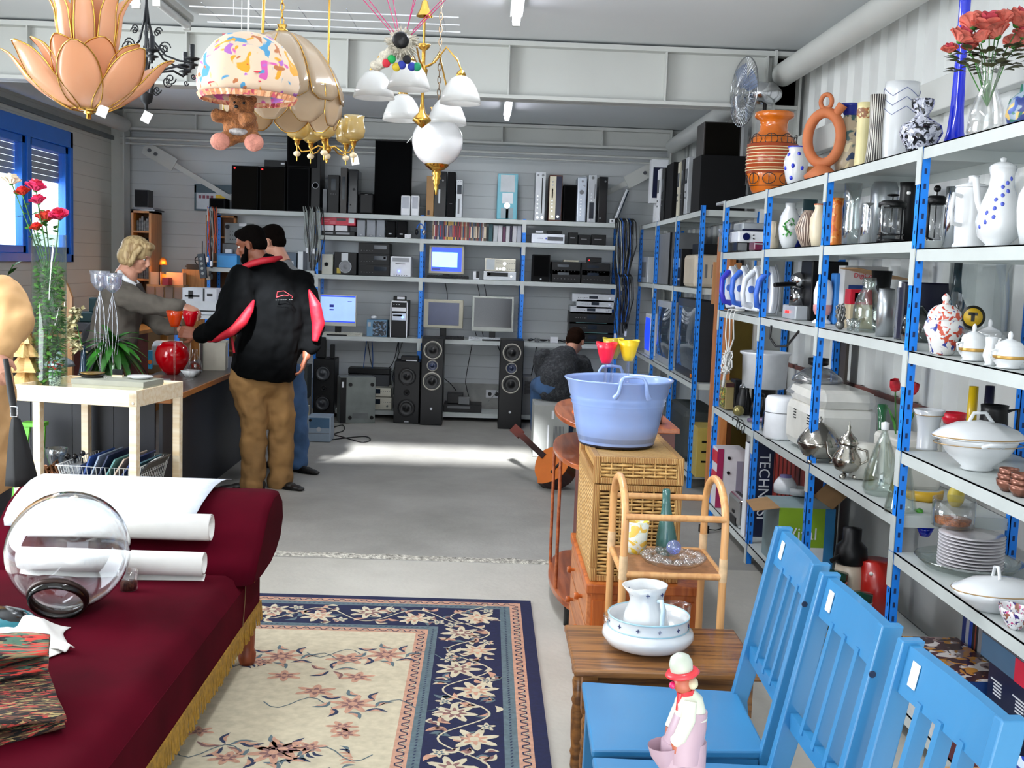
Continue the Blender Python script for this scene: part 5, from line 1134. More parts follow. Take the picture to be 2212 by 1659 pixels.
def monitor(lab,x0,x1,y0,y1,z,Y,fr,scr,bez=(.07,.07,.07,.09),rz=0,stand=True,screen_fx=None):
 a=aY((x0+x1)/2,y0,Y);b=aY((x0+x1)/2,y1,Y);w=(x1-x0)*Y/FPX*1.0;h=a.z-b.z;zb=b.z
 t=thing('monitor',lab,'monitor',(a.x,Y,z+.0015),rz)
 m=M();m.box(-w/2,w/2,0,.05,zb-z,zb-z+h);m.build('housing',fr,t,bv=.006)
 m=M();m.box(-w/2+bez[0]*w,w/2-bez[1]*w,-.002,0.002,zb-z+bez[3]*h,zb-z+h-bez[2]*h);s=m.build('screen',scr,t)
 if stand:
  m=M();m.box(-.03,.03,.03,.06,.01,zb-z+.05);m.box(-.10,.10,-.06,.14,0,.012);m.build('stand',blk,t,bv=.004)
 if screen_fx:
  for(u0,u1,v0,v1,mm)in screen_fx:
   m=M();W2=w*(1-bez[0]-bez[1]);H2=h*(1-bez[2]-bez[3]);X_=-w/2+bez[0]*w;Z_=zb-z+bez[3]*h
   m.box(X_+u0*W2,X_+u1*W2,-.0035,-.002,Z_+v0*H2,Z_+v1*H2);m.build('screen_image',mm,s)
 return t
sb=mt('screen_blue','2a50e8',.3,emit='2448ff',es=.9);sc_=mt('screen_cyan','b8f0ff',.3,emit='a8f4ff',es=1.0);sw=mt('screen_pale','a8c4ff',.3,emit='9cc0ff',es=.75);so=mt('screen_off_blue','3a4264',.2);sk=mt('screen_off_dark','10151c',.12)
monitor('beige monitor with lit blue and cyan screen on the third back shelf',928,1003,531,592,Z3_,Y0,bge,sb,screen_fx=[(.02,.86,.18,.80,sc_),(.02,.3,.04,.12,mt('screen_navy','1a2a6a',.3,emit='1a2a8a',es=.6))])
def keyboard(lab,x0,x1,py,z,mat,Y=11.0,g=None):
 a=aY(x0,py,Y);b=aY(x1,py,Y);t=thing('keyboard',lab,'keyboard',((a.x+b.x)/2,Y,z+.0015),0,g);w=b.x-a.x
 m=M();m.prism([(-w/2,0,0),(-w/2,0,.012),(-w/2,.13,.024),(-w/2,.13,0)],(w,0,0));m.build('case',mat,t)
 m=M()
 for r in range(5):
  for c in range(15):m.cb((-w/2+w*(c+.5)/15.0,.012+.024*r,.0175+.0022*r),(w/17.5,.018,.006))
 m.build('keys',mat,t)
keyboard('black keyboard in front of the lit beige monitor',922,1012,597,Z3_,blk)
dev('power_adapter','small white plug adapter with cable between the lit monitor and silver hi-fi','adapter',1022,1035,586,Z3_,11.0,.05,whp,[('r','dark_side',.5,1,.2,1,blk)],group=g3)
dev('dvd_player','lower silver device with dark slots under the silver hi-fi','hi-fi',1044,1115,587,Z3_,Y0,.28,slv,[('r','slot',.1,.75,.45,.9,blk),('r','sticker',.15,.22,.55,.85,whp),('k','knob',[(.85,.5,.01)],chrm)],group=g3)
zt=aY(1080,587,Y0).z
dev('receiver','silver hi-fi with rows of knobs on the third back shelf','hi-fi',1047,1114,559,zt+.002,Y0,.28,mt('warm_silver','c0bcac',.35,metal=.3),[('r','cassette_window',.05,.32,.12,.92,mt('pale_silver','b4bcc0')),('k','knob',[(.64,.62,.016),(.62,.2,.018),(.4,.2,.011),(.5,.2,.011)],chrm),('b','buttons',.38,.55,.68,6,gry),('b','buttons',.38,.55,.84,6,gry),('b','buttons',.74,.95,.66,4,gry),('b','buttons',.74,.95,.2,4,gry)],group=g3)
dev('loudspeaker','black bookshelf speaker left of the stacked black decks at right','speaker',1150,1188,550,Z3_,Y0,.25,blm,[('r','grille',.08,.92,.2,.95,grl),('k','badge',[(.5,.1,.008)],slv)],group=g3)
for k,(a,b,y_,zz,lab)in enumerate(((1192,1254,583,0,'left bottom'),(1192,1254,566,.078,'left top'),(1256,1318,584,0,'right bottom'),(1256,1318,568,.078,'right top'))):
 dev('cassette_deck',lab+' one of four wide black decks at the right of the third back shelf','hi-fi',a,b,y_,Z3_+zz,Y0,.28,blk,[('r','display',.2,.6,.6,.8,dsp),('b','buttons',.1,.8,.3,7,gry)],group='four black decks')
zt=aY(1290,568,Y0).z
dev('black_gadget','small black gadget with red light on the right deck pile','gadget',1268,1300,556,zt+.002,Y0+.02,.12,blk,[('k','red_light',[(.15,.4,.006)],dred)],group=g3)
dev('paper_pack','flat pale box on the left deck pile','box',1218,1250,562,aY(1220,566,Y0).z+.002,Y0+.01,.2,bge,group=g3)
# ---- fourth shelf ----
g4='things on the fourth back shelf'
monitor('monitor showing a pale blue web page at the left of the fourth back shelf',691,770,637,705,Z4_,Y0,mt('cream_plastic','c8c8bc'),sw,(.03,.03,.03,.13),screen_fx=[(0,1,.95,1,sb),(0,1,0,.04,sb),(.26,.38,.56,.66,mt('screen_navy','1a2a6a')),(.26,.38,.44,.49,_M['screen_navy']),(.78,.9,.78,.8,_M['screen_navy'])])
keyboard('off white keyboard in front of the monitor with the web page',697,782,718,Z4_,mt('cream_plastic','c8c8bc'))
dev('motherboard_box','light blue component box with a grey picture on the fourth back shelf','box',792,836,691,Z4_,Y0,.18,mt('box_blue','6a94b4',.5),[('r','dark_picture',.3,.97,.05,.92,patt('tech_print','2a3038',['8a98a8','10141a','5a7a98'],scale=30)),('r','side_logo',.05,.2,.6,.85,mt('pale_silver','b4bcc0'))],group=g4)
zt=aY(815,691,Y0).z
m=M();m.sph((0,0,.016),(.03,.045,.02),16,10);tag(m.build('computer_mouse',whp,loc=(aY(808,688,11.1).x,11.1,zt+.005)),'off white mouse lying on the light blue component box','mouse')
dev('computer_tower','white and black computer tower with a blue light on the fourth back shelf','computer',843,880,650,Z4_,Y0,.38,blk,[('r','white_frame',0,.06,.0,1,whp),('r','white_frame',.94,1,.0,1,whp),('r','drive_bay',.1,.9,.72,.82,whp),('r','white_frame',.0,1,.96,1,whp),('r','drive_bay',.1,.9,.47,.66,mt('light_silver','c4ccd8')),('r','black_slot',.15,.7,.58,.63,blk),('k','blue_light',[(.72,.56,.012)],bled),('b','buttons',.2,.5,.9,3,slv)],group=g4)
zt=aY(860,650,Y0).z
dev('game_pad','small white and black gadget on top of the white and black tower','gadget',850,877,640,zt+.003,Y0+.02,.1,blk,[('r','white_keys',.3,.9,.3,.9,whp)],bv=.008,group=g4)
monitor('beige monitor switched off, left of the larger silver one on the fourth back shelf',916,1001,648,709,Z4_,Y0,bge,so,(.12,.10,.10,.10),rz=-.03)
monitor('large silver framed monitor with black screen on the fourth back shelf',1021,1111,641,717,Z4_,Y0,mt('pale_frame','b4b8b0',.4),sk,(.05,.05,.05,.13))
keyboard('black keyboard under the beige monitor',955,1002,727,Z4_,blk,g=None);keyboard('silver and black keyboard under the large silver monitor',1012,1086,731,Z4_,slv)
for k,(a,b,y_,zz,mm,lab)in enumerate(((1232,1326,718,0,blk,'bottom black deck of the tall pile right on the fourth back shelf'),(1230,1328,696,.098,blk,'second black deck of the tall pile on the fourth back shelf'),(1230,1326,674,.196,blk,'third black deck of the tall pile on the fourth back shelf'),(1232,1322,662,.296,slv,'lowest silver player of the tall pile on the fourth back shelf'),(1245,1326,648,.354,slv,'middle silver player of the tall pile on the fourth back shelf'),(1236,1328,635,.418,slv,'topmost silver player of the tall pile on the fourth back shelf'))):
 dev('hifi_component',lab,'hi-fi',a,b,y_,Z4_+zz,Y0,.3,mm,[('r','display',.4,.6,.4,.75,dsp),('b','buttons',.15,.35,.5,5,blk if mm is slv else gry),('k','knob',[(.88,.5,.012)],chrm if mm is slv else blk)]+([('r','green_line',.15,.85,.1,.14,mt('teal_line','4a7a78',.4))]if mm is blk else[]),bv=.002,group='tall hi-fi pile')
for k,(a,b,yt,lab)in enumerate(((1188,1206,728,'white socket adapter among the cables left of the tall pile'),(1155,1166,730,'small silver plug left of the white socket adapter'))):
 dev('power_adapter',lab,'adapter',a,b,yt,Z4_,11.0,.05,[whp,chrm][k],group=g4)
# ---- bottom shelf and floor ----
g5='things on the bottom back shelf'
dev('receiver','lower cream hi-fi receiver on the bottom back shelf','hi-fi',808,846,858,Z5_,Y0,.28,mt('warm_silver','c0bcac'),[('r','display',.05,.35,.45,.85,dsp),('k','knob',[(.75,.3,.01)],gry),('b','buttons',.4,.9,.6,5,gry)],group=g5)
zt=aY(827,858,Y0).z
dev('receiver','upper cream hi-fi receiver on the bottom back shelf','hi-fi',809,845,838,zt+.002,Y0,.28,mt('warm_silver','c0bcac'),[('r','display',.05,.35,.35,.85,dsp),('b','buttons',.4,.9,.6,5,gry)],group=g5)
dev('video_recorder','black recorder on the bottom back shelf between the floor speakers','recorder',958,1040,874,Z5_,Y0,.28,blk,[('r','tray',.1,.7,.5,.8,gry)],group=g5)
zt=aY(1000,874,Y0).z
dev('black_gadget','black box on the recorder between the floor speakers','gadget',966,1000,850,zt+.002,Y0+.05,.15,blk,group=g5);dev('network_switch','small grey box on the recorder between the floor speakers','gadget',990,1014,858,zt+.002,Y0-.02,.06,gry,group=g5)
dev('video_recorder','dark flat device behind the open computer case, under the back shelving','recorder',752,842,796,.42,11.2,.2,blk,group=g5)
m=M();xa,xb=aY(755,810,11.3).x,aY(842,810,11.3).x;m.box(xa,xb,11.2,11.45,.10,.415);tag(m.build('storage_crate',mt('dark_crate','3c3e42',.7)),'dark crate behind the open computer case under the back shelving','crate')
dev('computer_tower','grey computer case with ventilation slots right of the right floor speaker','computer',1128,1149,815,Z5_,Y0-.02,.35,gry,[('b','vents',.5,.5,.9,1,blk)]+[('r','vent',.2,.85,.55+.035*i,.57+.035*i,blk)for i in range(10)],group=g5)
m=M();a=aY(1050,842,11.48);m.box(a.x,a.x+.15,11.47,11.49,a.z-.08,a.z)
for q in range(2):m.cyl((a.x+.04+.07*q,11.47,a.z-.04),(a.x+.04+.07*q,11.45,a.z-.04),.02,n=12,m=1)
tag(m.build('wall_socket',[whp,blk],label=None),'white double socket with black plugs low on the back wall','socket')
def flsp(lab,x0,x1,yt,yb,feats,mat=blk,d=.32,rz=0,name='floor_speaker'):
 Yf=aZ((x0+x1)/2,yb,0).y;t=dev(name,lab,'speaker',x0,x1,yt,0,Yf,d,mat,feats,rz=rz,bv=.006);return t
cr=mt('cream_ring','b8b4a8',.4);cn=mt('cone_black','0a0a0c',.4)
for lab,x0,x1,yt,yb in(('tall slim black speaker with cream rings, left of the pair below the monitors',909,957,730,919),('tall slim black speaker with cream rings, right of the pair beside the sitting man',1078,1129,735,927)):
 flsp(lab,x0,x1,yt,yb,[('s',.5,.86,.088,cr,cn),('s',.5,.505,.088,cr,cn),('s',.5,.685,.053,mt('cream_plate','a8a49a',.4),mt('dome_blue','2a3450',.2)),('k','port',[(.5,.19,.012)],slv)])
flsp('wide black speaker with two big woofers at the left end of the back shelving',676,722,776,903,[('s',.45,.76,.075,blk,mt('cone_grey','3a3c40',.3)),('s',.45,.25,.075,blk,_M['cone_grey']),('s',.5,.5,.03,blk,blk)],name='loudspeaker')
flsp('wide black speaker with two big woofers left of the slim ringed speaker',851,906,781,915,[('s',.5,.76,.085,blk,cn),('s',.5,.25,.085,blk,cn),('s',.5,.5,.03,blk,blk),('r','badge',.42,.6,.02,.035,slv)],name='loudspeaker')
Yw=aZ(878,915,0).y
dev('black_gadget','flat black device with silver lid on the wide speaker by the slim ringed one','gadget',866,903,770,aY(878,781,Yw).z+.003,Yw+.02,.15,blk,[('r','silver_lid',.3,.95,.0,.2,slv)])
Yw=aZ(700,903,0).y
dev('desk_speaker','small black satellite speaker on the left wide loudspeaker','speaker',682,703,728,aY(700,776,Yw).z+.003,Yw+.05,.1,blk,[('k','light',[(.3,.9,.006)],whp)],bv=.01)
dev('desk_speaker','thin upright black gadget right of the small satellite speaker','gadget',713,722,744,aY(700,776,Yw).z+.003,Yw+.06,.06,blk,bv=.006)
t=flsp('small silver blue cube computer standing on the concrete floor',664,714,900,955,[('r','dark_front',.08,.95,.55,.95,mt('slate_blue','4a6a88',.3)),('r','slot',.05,.95,.33,.35,gry),('k','emblem',[(.5,.5,.02)],slv),('k','button',[(.12,.85,.012)],blk)],mat=mt('silver_blue','98a8b8',.3,metal=.2),d=.22,name='cube_computer');t['category']='computer'
Yc=aZ(745,915,0).y
t=thing('computer_case','grey metal computer case standing turned sideways left of the wide speaker','computer',(aY(735,860,Yc).x,Yc,.001),.30)
h=aY(740,815,Yc).z;m=M();m.box(0,.34,0,.18,0,h);m.build('steel_case',mt('zinc_steel','7c8280',.45,metal=.4,var=.08),t,bv=.003)
m=M();m.box(.0,.055,-.012,.0,0.005,h-.005);m.build('front_bezel',blk,t)
m=M();m.box(.01,.03,-.015,-.01,h*.78,h*.9);m.build('label',whp,t)
for(u,v)in((.28,.84),(.9,.84),(.28,.12),(.9,.12)):m=M();m.cyl((u*.34,-.012,v*h),(u*.34,.001,v*h),.018,n=14);m.build('rubber_foot',blk,t)
m=M()
for i in range(9):m.box(.12,.27,-.002,0,h*.1+.006*i,h*.1+.003+.006*i)
m.build('vents',gry,t)
Ys=aZ(1190,988,0).y
t=thing('computer_tower','beige grey computer tower used as a seat by the man at the right','computer',(aY(1190,940,Ys).x,Ys,.001),0)
x0_,x1_=aY(1152,940,Ys).x,aY(1228,940,Ys).x;w=x1_-x0_;h=aY(1190,876,Ys).z
m=M();m.box(-w/2,w/2,0,.42,0,h);m.build('steel_case',mt('grey_steel','9a9c98',.5,var=.04),t,bv=.004)
for i in range(8):m=M();m.box(.02+.011*i,.026+.011*i,-.003,0,h*.06,h*.60);m.build('vent',gry,t)
m=M();m.box(-.03,-.018,-.006,0,h*.1,h*.62);m.build('handle_strip',whp,t);m=M();m.box(.0,.02,-.006,0,h*.74,h*.9);m.build('latch',whp,t)
# ---- cables ----
def cable(name,lab,pts,r,mat,n=6,cat='cable',group=None):
 P_=[V(p)for p in pts];q=[]
 for i in range(len(P_)-1):
  a,b,c,d=P_[max(i-1,0)],P_[i],P_[i+1],P_[min(i+2,len(P_)-1)]
  for j in range(5):
   t_=j/5;q.append(.5*((2*b)+(c-a)*t_+(2*a-5*b+4*c-d)*t_**2+(3*b-a-3*c+d)*t_**3))
 q.append(P_[-1]);m=M();m.tube(q,r,n);return tag(m.build(name,mat),lab,cat,group)
def bundle(lab,px,y0,y1,Y,cols_,n_,w,r=.006,seed=1):
 rb=random.Random(seed);t=thing('cable_bundle',lab,'cables',aY(px,y0,Y));L_=aY(px,y0,Y).z-aY(px,y1,Y).z
 for i in range(n_):
  x=(i/(n_-1)-.5)*w;d1=rb.uniform(.6,1)*L_;dx=rb.uniform(.02,.05);pts=[]
  for j in range(9):u=j/8;pts.append((x*(1-.4*u)+.012*sin(u*7+i),.02+.02*sin(i)-.01*(i%3),-d1*u))
  pts2=[(x*.6+dx,-.01,-d1*.98),(x+dx,-.03-.006*(i%4),-d1*.5),(x*1.1+dx*.4,-.035,-.02),(x,-.01,.03),(x,.02,0)]
  m=M();m.tube(pts2[::-1][:1]+[(x,-.005,.035),(x*1.05+dx*.5,-.032,.0),(x+dx,-.04,-d1*.5),(x*.6+dx*.6,-.02,-d1)],r*.8,6);m.tube(pts,r,6);m.build('cable_loop',cols_[i%len(cols_)],t)
 for i in range(4):
  m=M();m.cb((rb.uniform(-w/2,w/2),-.04,-L_*rb.uniform(.65,1.0)),(.02,.02,.05));m.build('plug',[blk,whp][i%2],t)
 return t
cw=mt('grey_cable','9aa09c',.5);ck_=mt('black_cable','101012',.5);cb_=mt('blue_cable','1a5ab0',.5);co_=mt('orange_cable','c84a1a',.5)
bundle('thick bundle of grey and black cables beside the man in the black jacket',674,455,585,10.94,[cw,cw,ck_,cw,cw,ck_],9,.17,seed=3)
bundle('long black cable bundle with white strands at the right end of the back shelving',1348,480,640,10.94,[ck_,ck_,cw,ck_,cb_,ck_],14,.17,.007,seed=5)
bundle('second lower part of the black cable bundle, mixed with blue cords',1346,600,735,10.90,[ck_,cb_,ck_,ck_],9,.14,.007,seed=6)
bundle('red and black cords on the leftmost blue upright of the back shelving',458,455,600,10.94,[co_,ck_,cw,co_,ck_],6,.08,.005,seed=7)
cable('floor_cable','black cable looping on the floor right of the cube computer',[aZ(715,925,.005),aZ(740,918,.005),aZ(742,930,.005),aZ(722,938,.005),aZ(745,945,.005),aZ(780,955,.005),aZ(800,951,.005),aZ(790,943,.005),aZ(745,946,.005),aZ(716,950,.005)],.005,ck_)
rc=random.Random(9)
for k in range(16):
 x=rc.choice([720,790,800,870,960,985,1000,1020,1040,1055,1070,860,940,1100,1160,1210]);y=rc.uniform(745,800);p=aY(x,y,11.3);c=[p]
 for j in range(4):c.append(c[-1]+V((rc.uniform(-.10,.10),rc.uniform(-.03,.03),-rc.uniform(.06,.14))))
 c[0]=V((c[0].x,11.38,.80))
 cable('loose_cable','thin loose dark or grey cable tangled below the back shelving',[V((q.x,min(11.4,q.y),max(.10,q.z)))for q in c],.0045,[ck_,ck_,cw,ck_,cb_][k%5],group='loose cables under the back shelving')
for k in range(7):
 x=[1150,1175,1195,1215,1045,960,1030][k];z=Z4_ if k<4 else Z3_-.02
 if k<4:c=[V((aY(x,735,11.05).x+.05*cos(j*1.7+k),11.08+.05*sin(j*2.1),Z4_+.008+.02*abs(sin(j*1.3+k))))for j in range(7)]
 else:c=[V((aY(x,610,11.35).x,11.42,1.38)),V((aY(x+6,640,11.35).x,11.42,1.2)),V((aY(x-4,670,11.35).x,11.42,.95)),V((aY(x,690,11.35).x,11.42,.83))]
 cable('loose_cable','black cable curled on the fourth back shelf' if k<4 else 'black cable hanging behind the monitors of the back shelving',c,.004,ck_,group='cables around the monitors')
t=thing('headphones','black headphones hanging on the upright left of the film row','headphones',aY(908,497,10.93))
m=M();m.tube([(-.035*cos(a),0,.06*sin(a))for a in[pi*i/10 for i in range(11)]],.006,8);m.build('headband',cb_,t)
for s in(-1,1):m=M();m.sph((s*.035,0,-.02),(.018,.02,.03),12,8);m.build('ear_cup',chrm if s>0 else blk,t)
dev('power_adapter','white double plug at the shelf edge left of the headphones','adapter',874,888,506,Z2_,10.985,.015,whp,[('b','pins',.3,.7,.5,2,blk)])
# ---- left bay ----
g6='things in the left bay'
dev('plastic_crate','bright blue plastic crate on the left bay shelf of the back shelving','crate',468,512,548,1.44,Y0-.02,.25,mt('bright_blue_plastic','2a9ae0',.4),[('r','rim',0,1,.85,1,mt('mid_blue','1a7ac0',.4))],group=g6)
zt=aY(490,548,Y0).z
dev('wire_tangle_box','small white adapter on top of the blue plastic crate','adapter',486,500,538,zt+.002,Y0+.02,.06,whp,group=g6)
dev('circuit_board','grey perforated board with round dial behind the standing man\'s head','board',485,548,482,1.68,11.2,.02,mt('perforated_grey','8a9092',.6),[('k','dial',[(.1,.8,.022)],blk),('b','holes',.2,.9,.4,9,blk),('b','holes',.2,.9,.6,9,blk),('b','holes',.2,.9,.2,9,blk),('r','white_label',.5,.75,.85,1.0,whp)],group=g6)
m=M();a,b=aY(483,520,11.2),aY(550,520,11.2);m.box(a.x,b.x,11.15,11.38,1.442,1.678);tag(m.build('grey_case',gry,bv=.005),'mid grey case carrying the perforated board in the left bay','case')
t=dev('power_strip','dark multi socket power strip hanging at the left upright','power strip',432,447,548,1.33,10.90,.04,mt('slate_blue_dark','2a3a48',.5),[('k','socket',[(.5,.2,.014),(.5,.4,.014),(.5,.6,.014),(.5,.8,.014)],mt('grey_panel','8a9aa0'))],rz=0,tilt=-.12)
dev('flat_scanner','white and silver flat device on the 1 m shelf behind the standing man','scanner',484,520,622,1.06,11.0,.3,whp,[('r','slot',.1,.9,.3,.5,gry)],group=g6)
dev('loudspeaker','dark blue box in the left bay behind the man in the grey shirt','box',610,640,545,1.44,Y0,.25,mt('grey_blue_box','5a6a7a',.5),[('r','label',.2,.8,.3,.5,slv)],group=g6);dev('loudspeaker','pale grey upright box at the right of the left bay','box',643,655,543,1.44,Y0,.25,slv,group=g6)
t=thing('coffee_grinder','small black machine with hand wheel on the orange box at the back','machine',(aY(420,580,11.0).x,11.1,aY(420,582,11.0).z-.0))
zc=t.location.z;m=M();m.box(-.09,.09,-.05,.05,0,.05);m.box(-.10,.10,-.06,.06,.02,.035);m.build('machine_body',blk,t);m=M();m.T=Matrix.Translation((.03,-.02,.09))@Matrix.Rotation(pi/2,4,'X')
m.tube([(.045*cos(a),.045*sin(a),0)for a in[2*pi*i/20 for i in range(20)]],.005,6,closed=True);m.bar((-.04,0,0),(.04,0,0),.006);m.bar((0,-.04,0),(0,.04,0),.006);m.build('hand_wheel',blk,t)
m=M();m.tube([(.05,0,.05),(.05,0,.28)],.005,6);m.build('rod',blk,t)
m=M();x_=t.location.x;m.box(x_-.12,x_+.10,11.0,11.25,0,zc-.002);tag(m.build('ply_box',orw),'orange plywood box carrying the black machine with the hand wheel','box')
dev('computer_tower','beige box on the floor left of the wide speaker at the back','box',640,662,880,0,10.3,.2,bge,[('r','dark_port',.2,.8,.5,.85,blk)]);dev('loudspeaker','dark cabinet behind the second man\'s legs','cabinet',636,664,790,.24,10.45,.25,mt('charcoal','2a3030',.6))
m=M();a,b=aY(636,880,10.45),aY(664,880,10.45);m.box(a.x,b.x,10.53,10.7,0,.238);tag(m.build('grey_block',gry),'grey block under the dark cabinet behind the second man','block')
# ================= right shelving contents =================
def yx(px,X,py=600):return aX(px,py,X).y
WP=wpc
def LV(name,label,cat,px,X,z,wpx,hpx,prof,mat,py=600,grp=None,ms=None,n=28,t=.0035,sx=1,sy=1,parts=None,solid=False):
 """turned piece: photo column px at shelf depth X; width and height as photo pixels; prof = [(r, z)] normalised"""
 Y=yx(px,X,py);r=wpx*Y/FPX/2;h=hpx*Y/FPX
 p=[(max(.0006,a*r),b*h)for a,b in prof];pp=[(.0006,0)]+p+[(.0006,p[-1][1])]if solid else closed(p,t)
 m=M();m.lathe(pp,n,ms=ms,sx=sx,sy=sy)
 if parts is None:return tag(m.build(name,mat,loc=(X,Y,z+.001)),label,cat,grp)
 tt=thing(name,label,cat,(X,Y,z+.001),0,grp);m.build('vessel',mat,tt)
 for pt in parts:
  m=M();nm,mm=pt[0],pt[1]
  if pt[2]=='lathe':m.lathe([(max(.0006,a*r),b*h)for a,b in pt[3]],24)
  elif pt[2]=='tube':m.tube([(a*r,b*r,c*h)for a,b,c in pt[3]],pt[4]*r,8)
  elif pt[2]=='sph':m.sph((pt[3][0]*r,pt[3][1]*r,pt[3][2]*h),pt[4]*r,12,8)
  m.build(nm,mm,tt)
 return tt
AM=[(.62,0),(.9,.25),(1,.5),(.95,.68),(.6,.85),(.5,.92),(.62,1)]
CYL=[(.95,0),(1,.03),(1,1)];BALL=[(.4,0),(.8,.12),(1,.4),(.85,.7),(.45,.85),(.4,1)]
HN=lambda s=-1,z0=.35,z1=.85,o=1.6:[(0*1,s*.9,z1),(0,s*o,z1),(0,s*(o+.12),(z0+z1)/2),(0,s*o,z0+.03),(0,s*.85,z0)]
T=2.0
Yf=yx(1640,1.64,200);t=thing('desk_fan','chrome desk fan with round wire cage behind the orange vase','fan',(1.63,Yf,T))
zc=aY(1620,200,Yf).z-T;fr=.21
for nm,dx,rr_ in(('front_cage',-.13,1),('rear_cage',-.05,1)):
 m=M();m.T=Matrix.Translation((0,0,zc))@Matrix.Rotation(R(10),4,'Z')@Matrix.Rotation(-pi/2,4,'Y');s=1 if nm=='front_cage' else-1
 m.tube([(fr*cos(a),fr*sin(a),.09)for a in[2*pi*i/40 for i in range(40)]],.004,6,closed=True)
 for q in(.35,.7):m.tube([(fr*q*cos(a),fr*q*sin(a),.09+s*.045*(1-q**2))for a in[2*pi*i/30 for i in range(30)]],.0016,4,closed=True)
 for i in range(44):
  a=2*pi*i/44;m.tube([(fr*q*cos(a+.25*q),fr*q*sin(a+.25*q),.09+s*.05*(1-q*q))for q in(.12,.4,.7,.9,1)],.0013,4,caps=False)
 m.sph((0,0,.09+s*.05),(.03,.03,.006),14,6);m.build(nm,chrm,t)
m=M();m.T=Matrix.Translation((0,0,zc))@Matrix.Rotation(R(10),4,'Z')@Matrix.Rotation(-pi/2,4,'Y')
for k in range(4):
 a=k*pi/2+.4;m.grid(lambda u,v:((.03+.15*u)*cos(a+(v-.5)*.9*(1-.3*u)),(.03+.15*u)*sin(a+(v-.5)*.9*(1-.3*u)),.09+.03*(v-.5)),5,5)
m.build('fan_blades',mt('clear_blue_blade','a8b8d8',.1,metal=.7),t)
m=M();m.T=Matrix.Translation((0,0,zc))@Matrix.Rotation(R(10),4,'Z');m.tube([(-.04,0,0),(.0,0,0),(.10,0,0),(.15,0,0)],[.05,.07,.07,.03],24);m.build('motor',chrm,t)
m=M();m.tube([(.05,0,zc-.06),(.05,0,.03)],.012,10);m.lathe([(.0006,0),(.10,0),(.10,.012),(.03,.03),(.0006,.03)],24,(.05,0,0));m.build('base',blk,t)
m=M();m.box(1.50,1.58,Yf+.15,Yf+.45,T,T+.02);tag(m.build('metal_tray',slv,bv=.006),'flat grey metal tray left of the fan on the top shelf','tray')
org=mt('orange_glaze','d8701a',.15,var=.15,coat=.6);rst=mt('rust_glaze','a84a28',.2);crl=mt('cream_line','e8d8a8',.25);bk2=mt('black_line','1a1410',.3)
Yv=yx(1669,1.60,320);sc=Yv/FPX;H_=178*sc
t=thing('floor_vase','large orange ceramic vase with cream stripes and black rings on the top shelf','vase',(1.60,Yv,T));r=54*sc
pf=[(.60,0),(.74,.06),(.90,.18),(.97,.26),(1,.40),(.99,.52),(.95,.60),(.86,.67),(.68,.74),(.55,.78),(.53,.86),(.57,.905),(.74,.93),(.77,.945),(.77,.985),(.72,1)]
m=M();m.lathe(closed([(a*r,b*H_)for a,b in pf],.006),44);m.build('vessel',org,t)
def ring(nm,z,mm,h=.008,e=.0015):
 for(a,b),(c,d)in zip(pf,pf[1:]):
  if b<=z<=d:q=a+(c-a)*(z-b)/(d-b)
 m=M();m.lathe([(q*r+e-.002,z*H_-h/2),(q*r+e,z*H_-h/2),(q*r+e,z*H_+h/2),(q*r+e-.002,z*H_+h/2)],44);m.build(nm,mm,t)
ring('rust_band',.44,rst,.35*H_,.0008)
for z in(.30,.33,.38,.42,.46,.50,.54,.57,.60):ring('cream_stripe',z,crl,.005,.004 if.35<z<.56 else.006)
for z in(.12,.27,.62,.70):ring('black_stripe',z,bk2,.004,.003)
for zc_,n_,q in((.20,9,.925),(.66,9,.885)):
 for i in range(n_):
  a=2*pi*i/n_+.2;c=V((q*r*cos(a),q*r*sin(a),zc_*H_));tg_=V((-sin(a),cos(a),0));rd_=V((cos(a),sin(a),0))
  m=M();m.tube([c+rd_*.007+tg_*.036*cos(b)+V((0,0,.030*sin(b)))-rd_*(.008*(cos(b)**2))for b in[2*pi*j/16 for j in range(16)]],.0022,5,closed=True);m.tube([c+rd_*.006+V((0,0,-.03)),c+rd_*.006+V((0,0,.03))],.0022,5);m.build('ring_motif',bk2,t)
wb=mt('blue_spot','2a3ac8',.3)
def spots(t,pts,mm,r_=.008,nm='painted_spot'):
 for(x,y,z)in pts:m=M();m.sph((x,y,z),(r_,r_,r_*1.2),8,6);m.build(nm,mm,t)
def onsurf(r,h,prof,lst):
 out=[]
 for(a,z)in lst:
  for(p,q),(c,d)in zip(prof,prof[1:]):
   if q<=z<=d:k=p+(c-p)*(z-q)/(d-q)
  out.append(((k*r-.004)*cos(a),(k*r-.004)*sin(a),z*h))
 return out
VS=[(.55,0),(.8,.2),(1,.5),(.95,.72),(.62,.9),(.72,1)]
t=LV('vase','small white vase with blue spots and blue rim in front of the orange one','vase',1720,1.52,T,52,82,VS,WP,350,parts=[('blue_rim',wb,'lathe',[(.70,.985),(.76,1.0),(.70,1.02)])])
Y_=t.location.y;spots(t,onsurf(26*Y_/FPX,82*Y_/FPX,VS,[(3.6,.78),(4.2,.5),(4.0,.2),(4.7,.8),(5.0,.45),(3.4,.45)]),wb,.010)
LV('bowl','small brown amber bowl behind the terracotta ring jug','bowl',1752,1.60,T,50,42,[(.4,0),(.9,.3),(1,.8),(.8,1)],mt('amber_glaze','b8702a',.2,coat=.4),350)
tc2=mt('terracotta','b8683c',.7,var=.1);Yt=yx(1780,1.54,300);sc=Yt/FPX
t=thing('ring_jug','terracotta ring shaped jug with small loop handle and spout','jug',(1.54,Yt,T));m=M();cz=90*sc
m.T=Matrix.Rotation(R(-35),4,'Z');rr_=58*sc
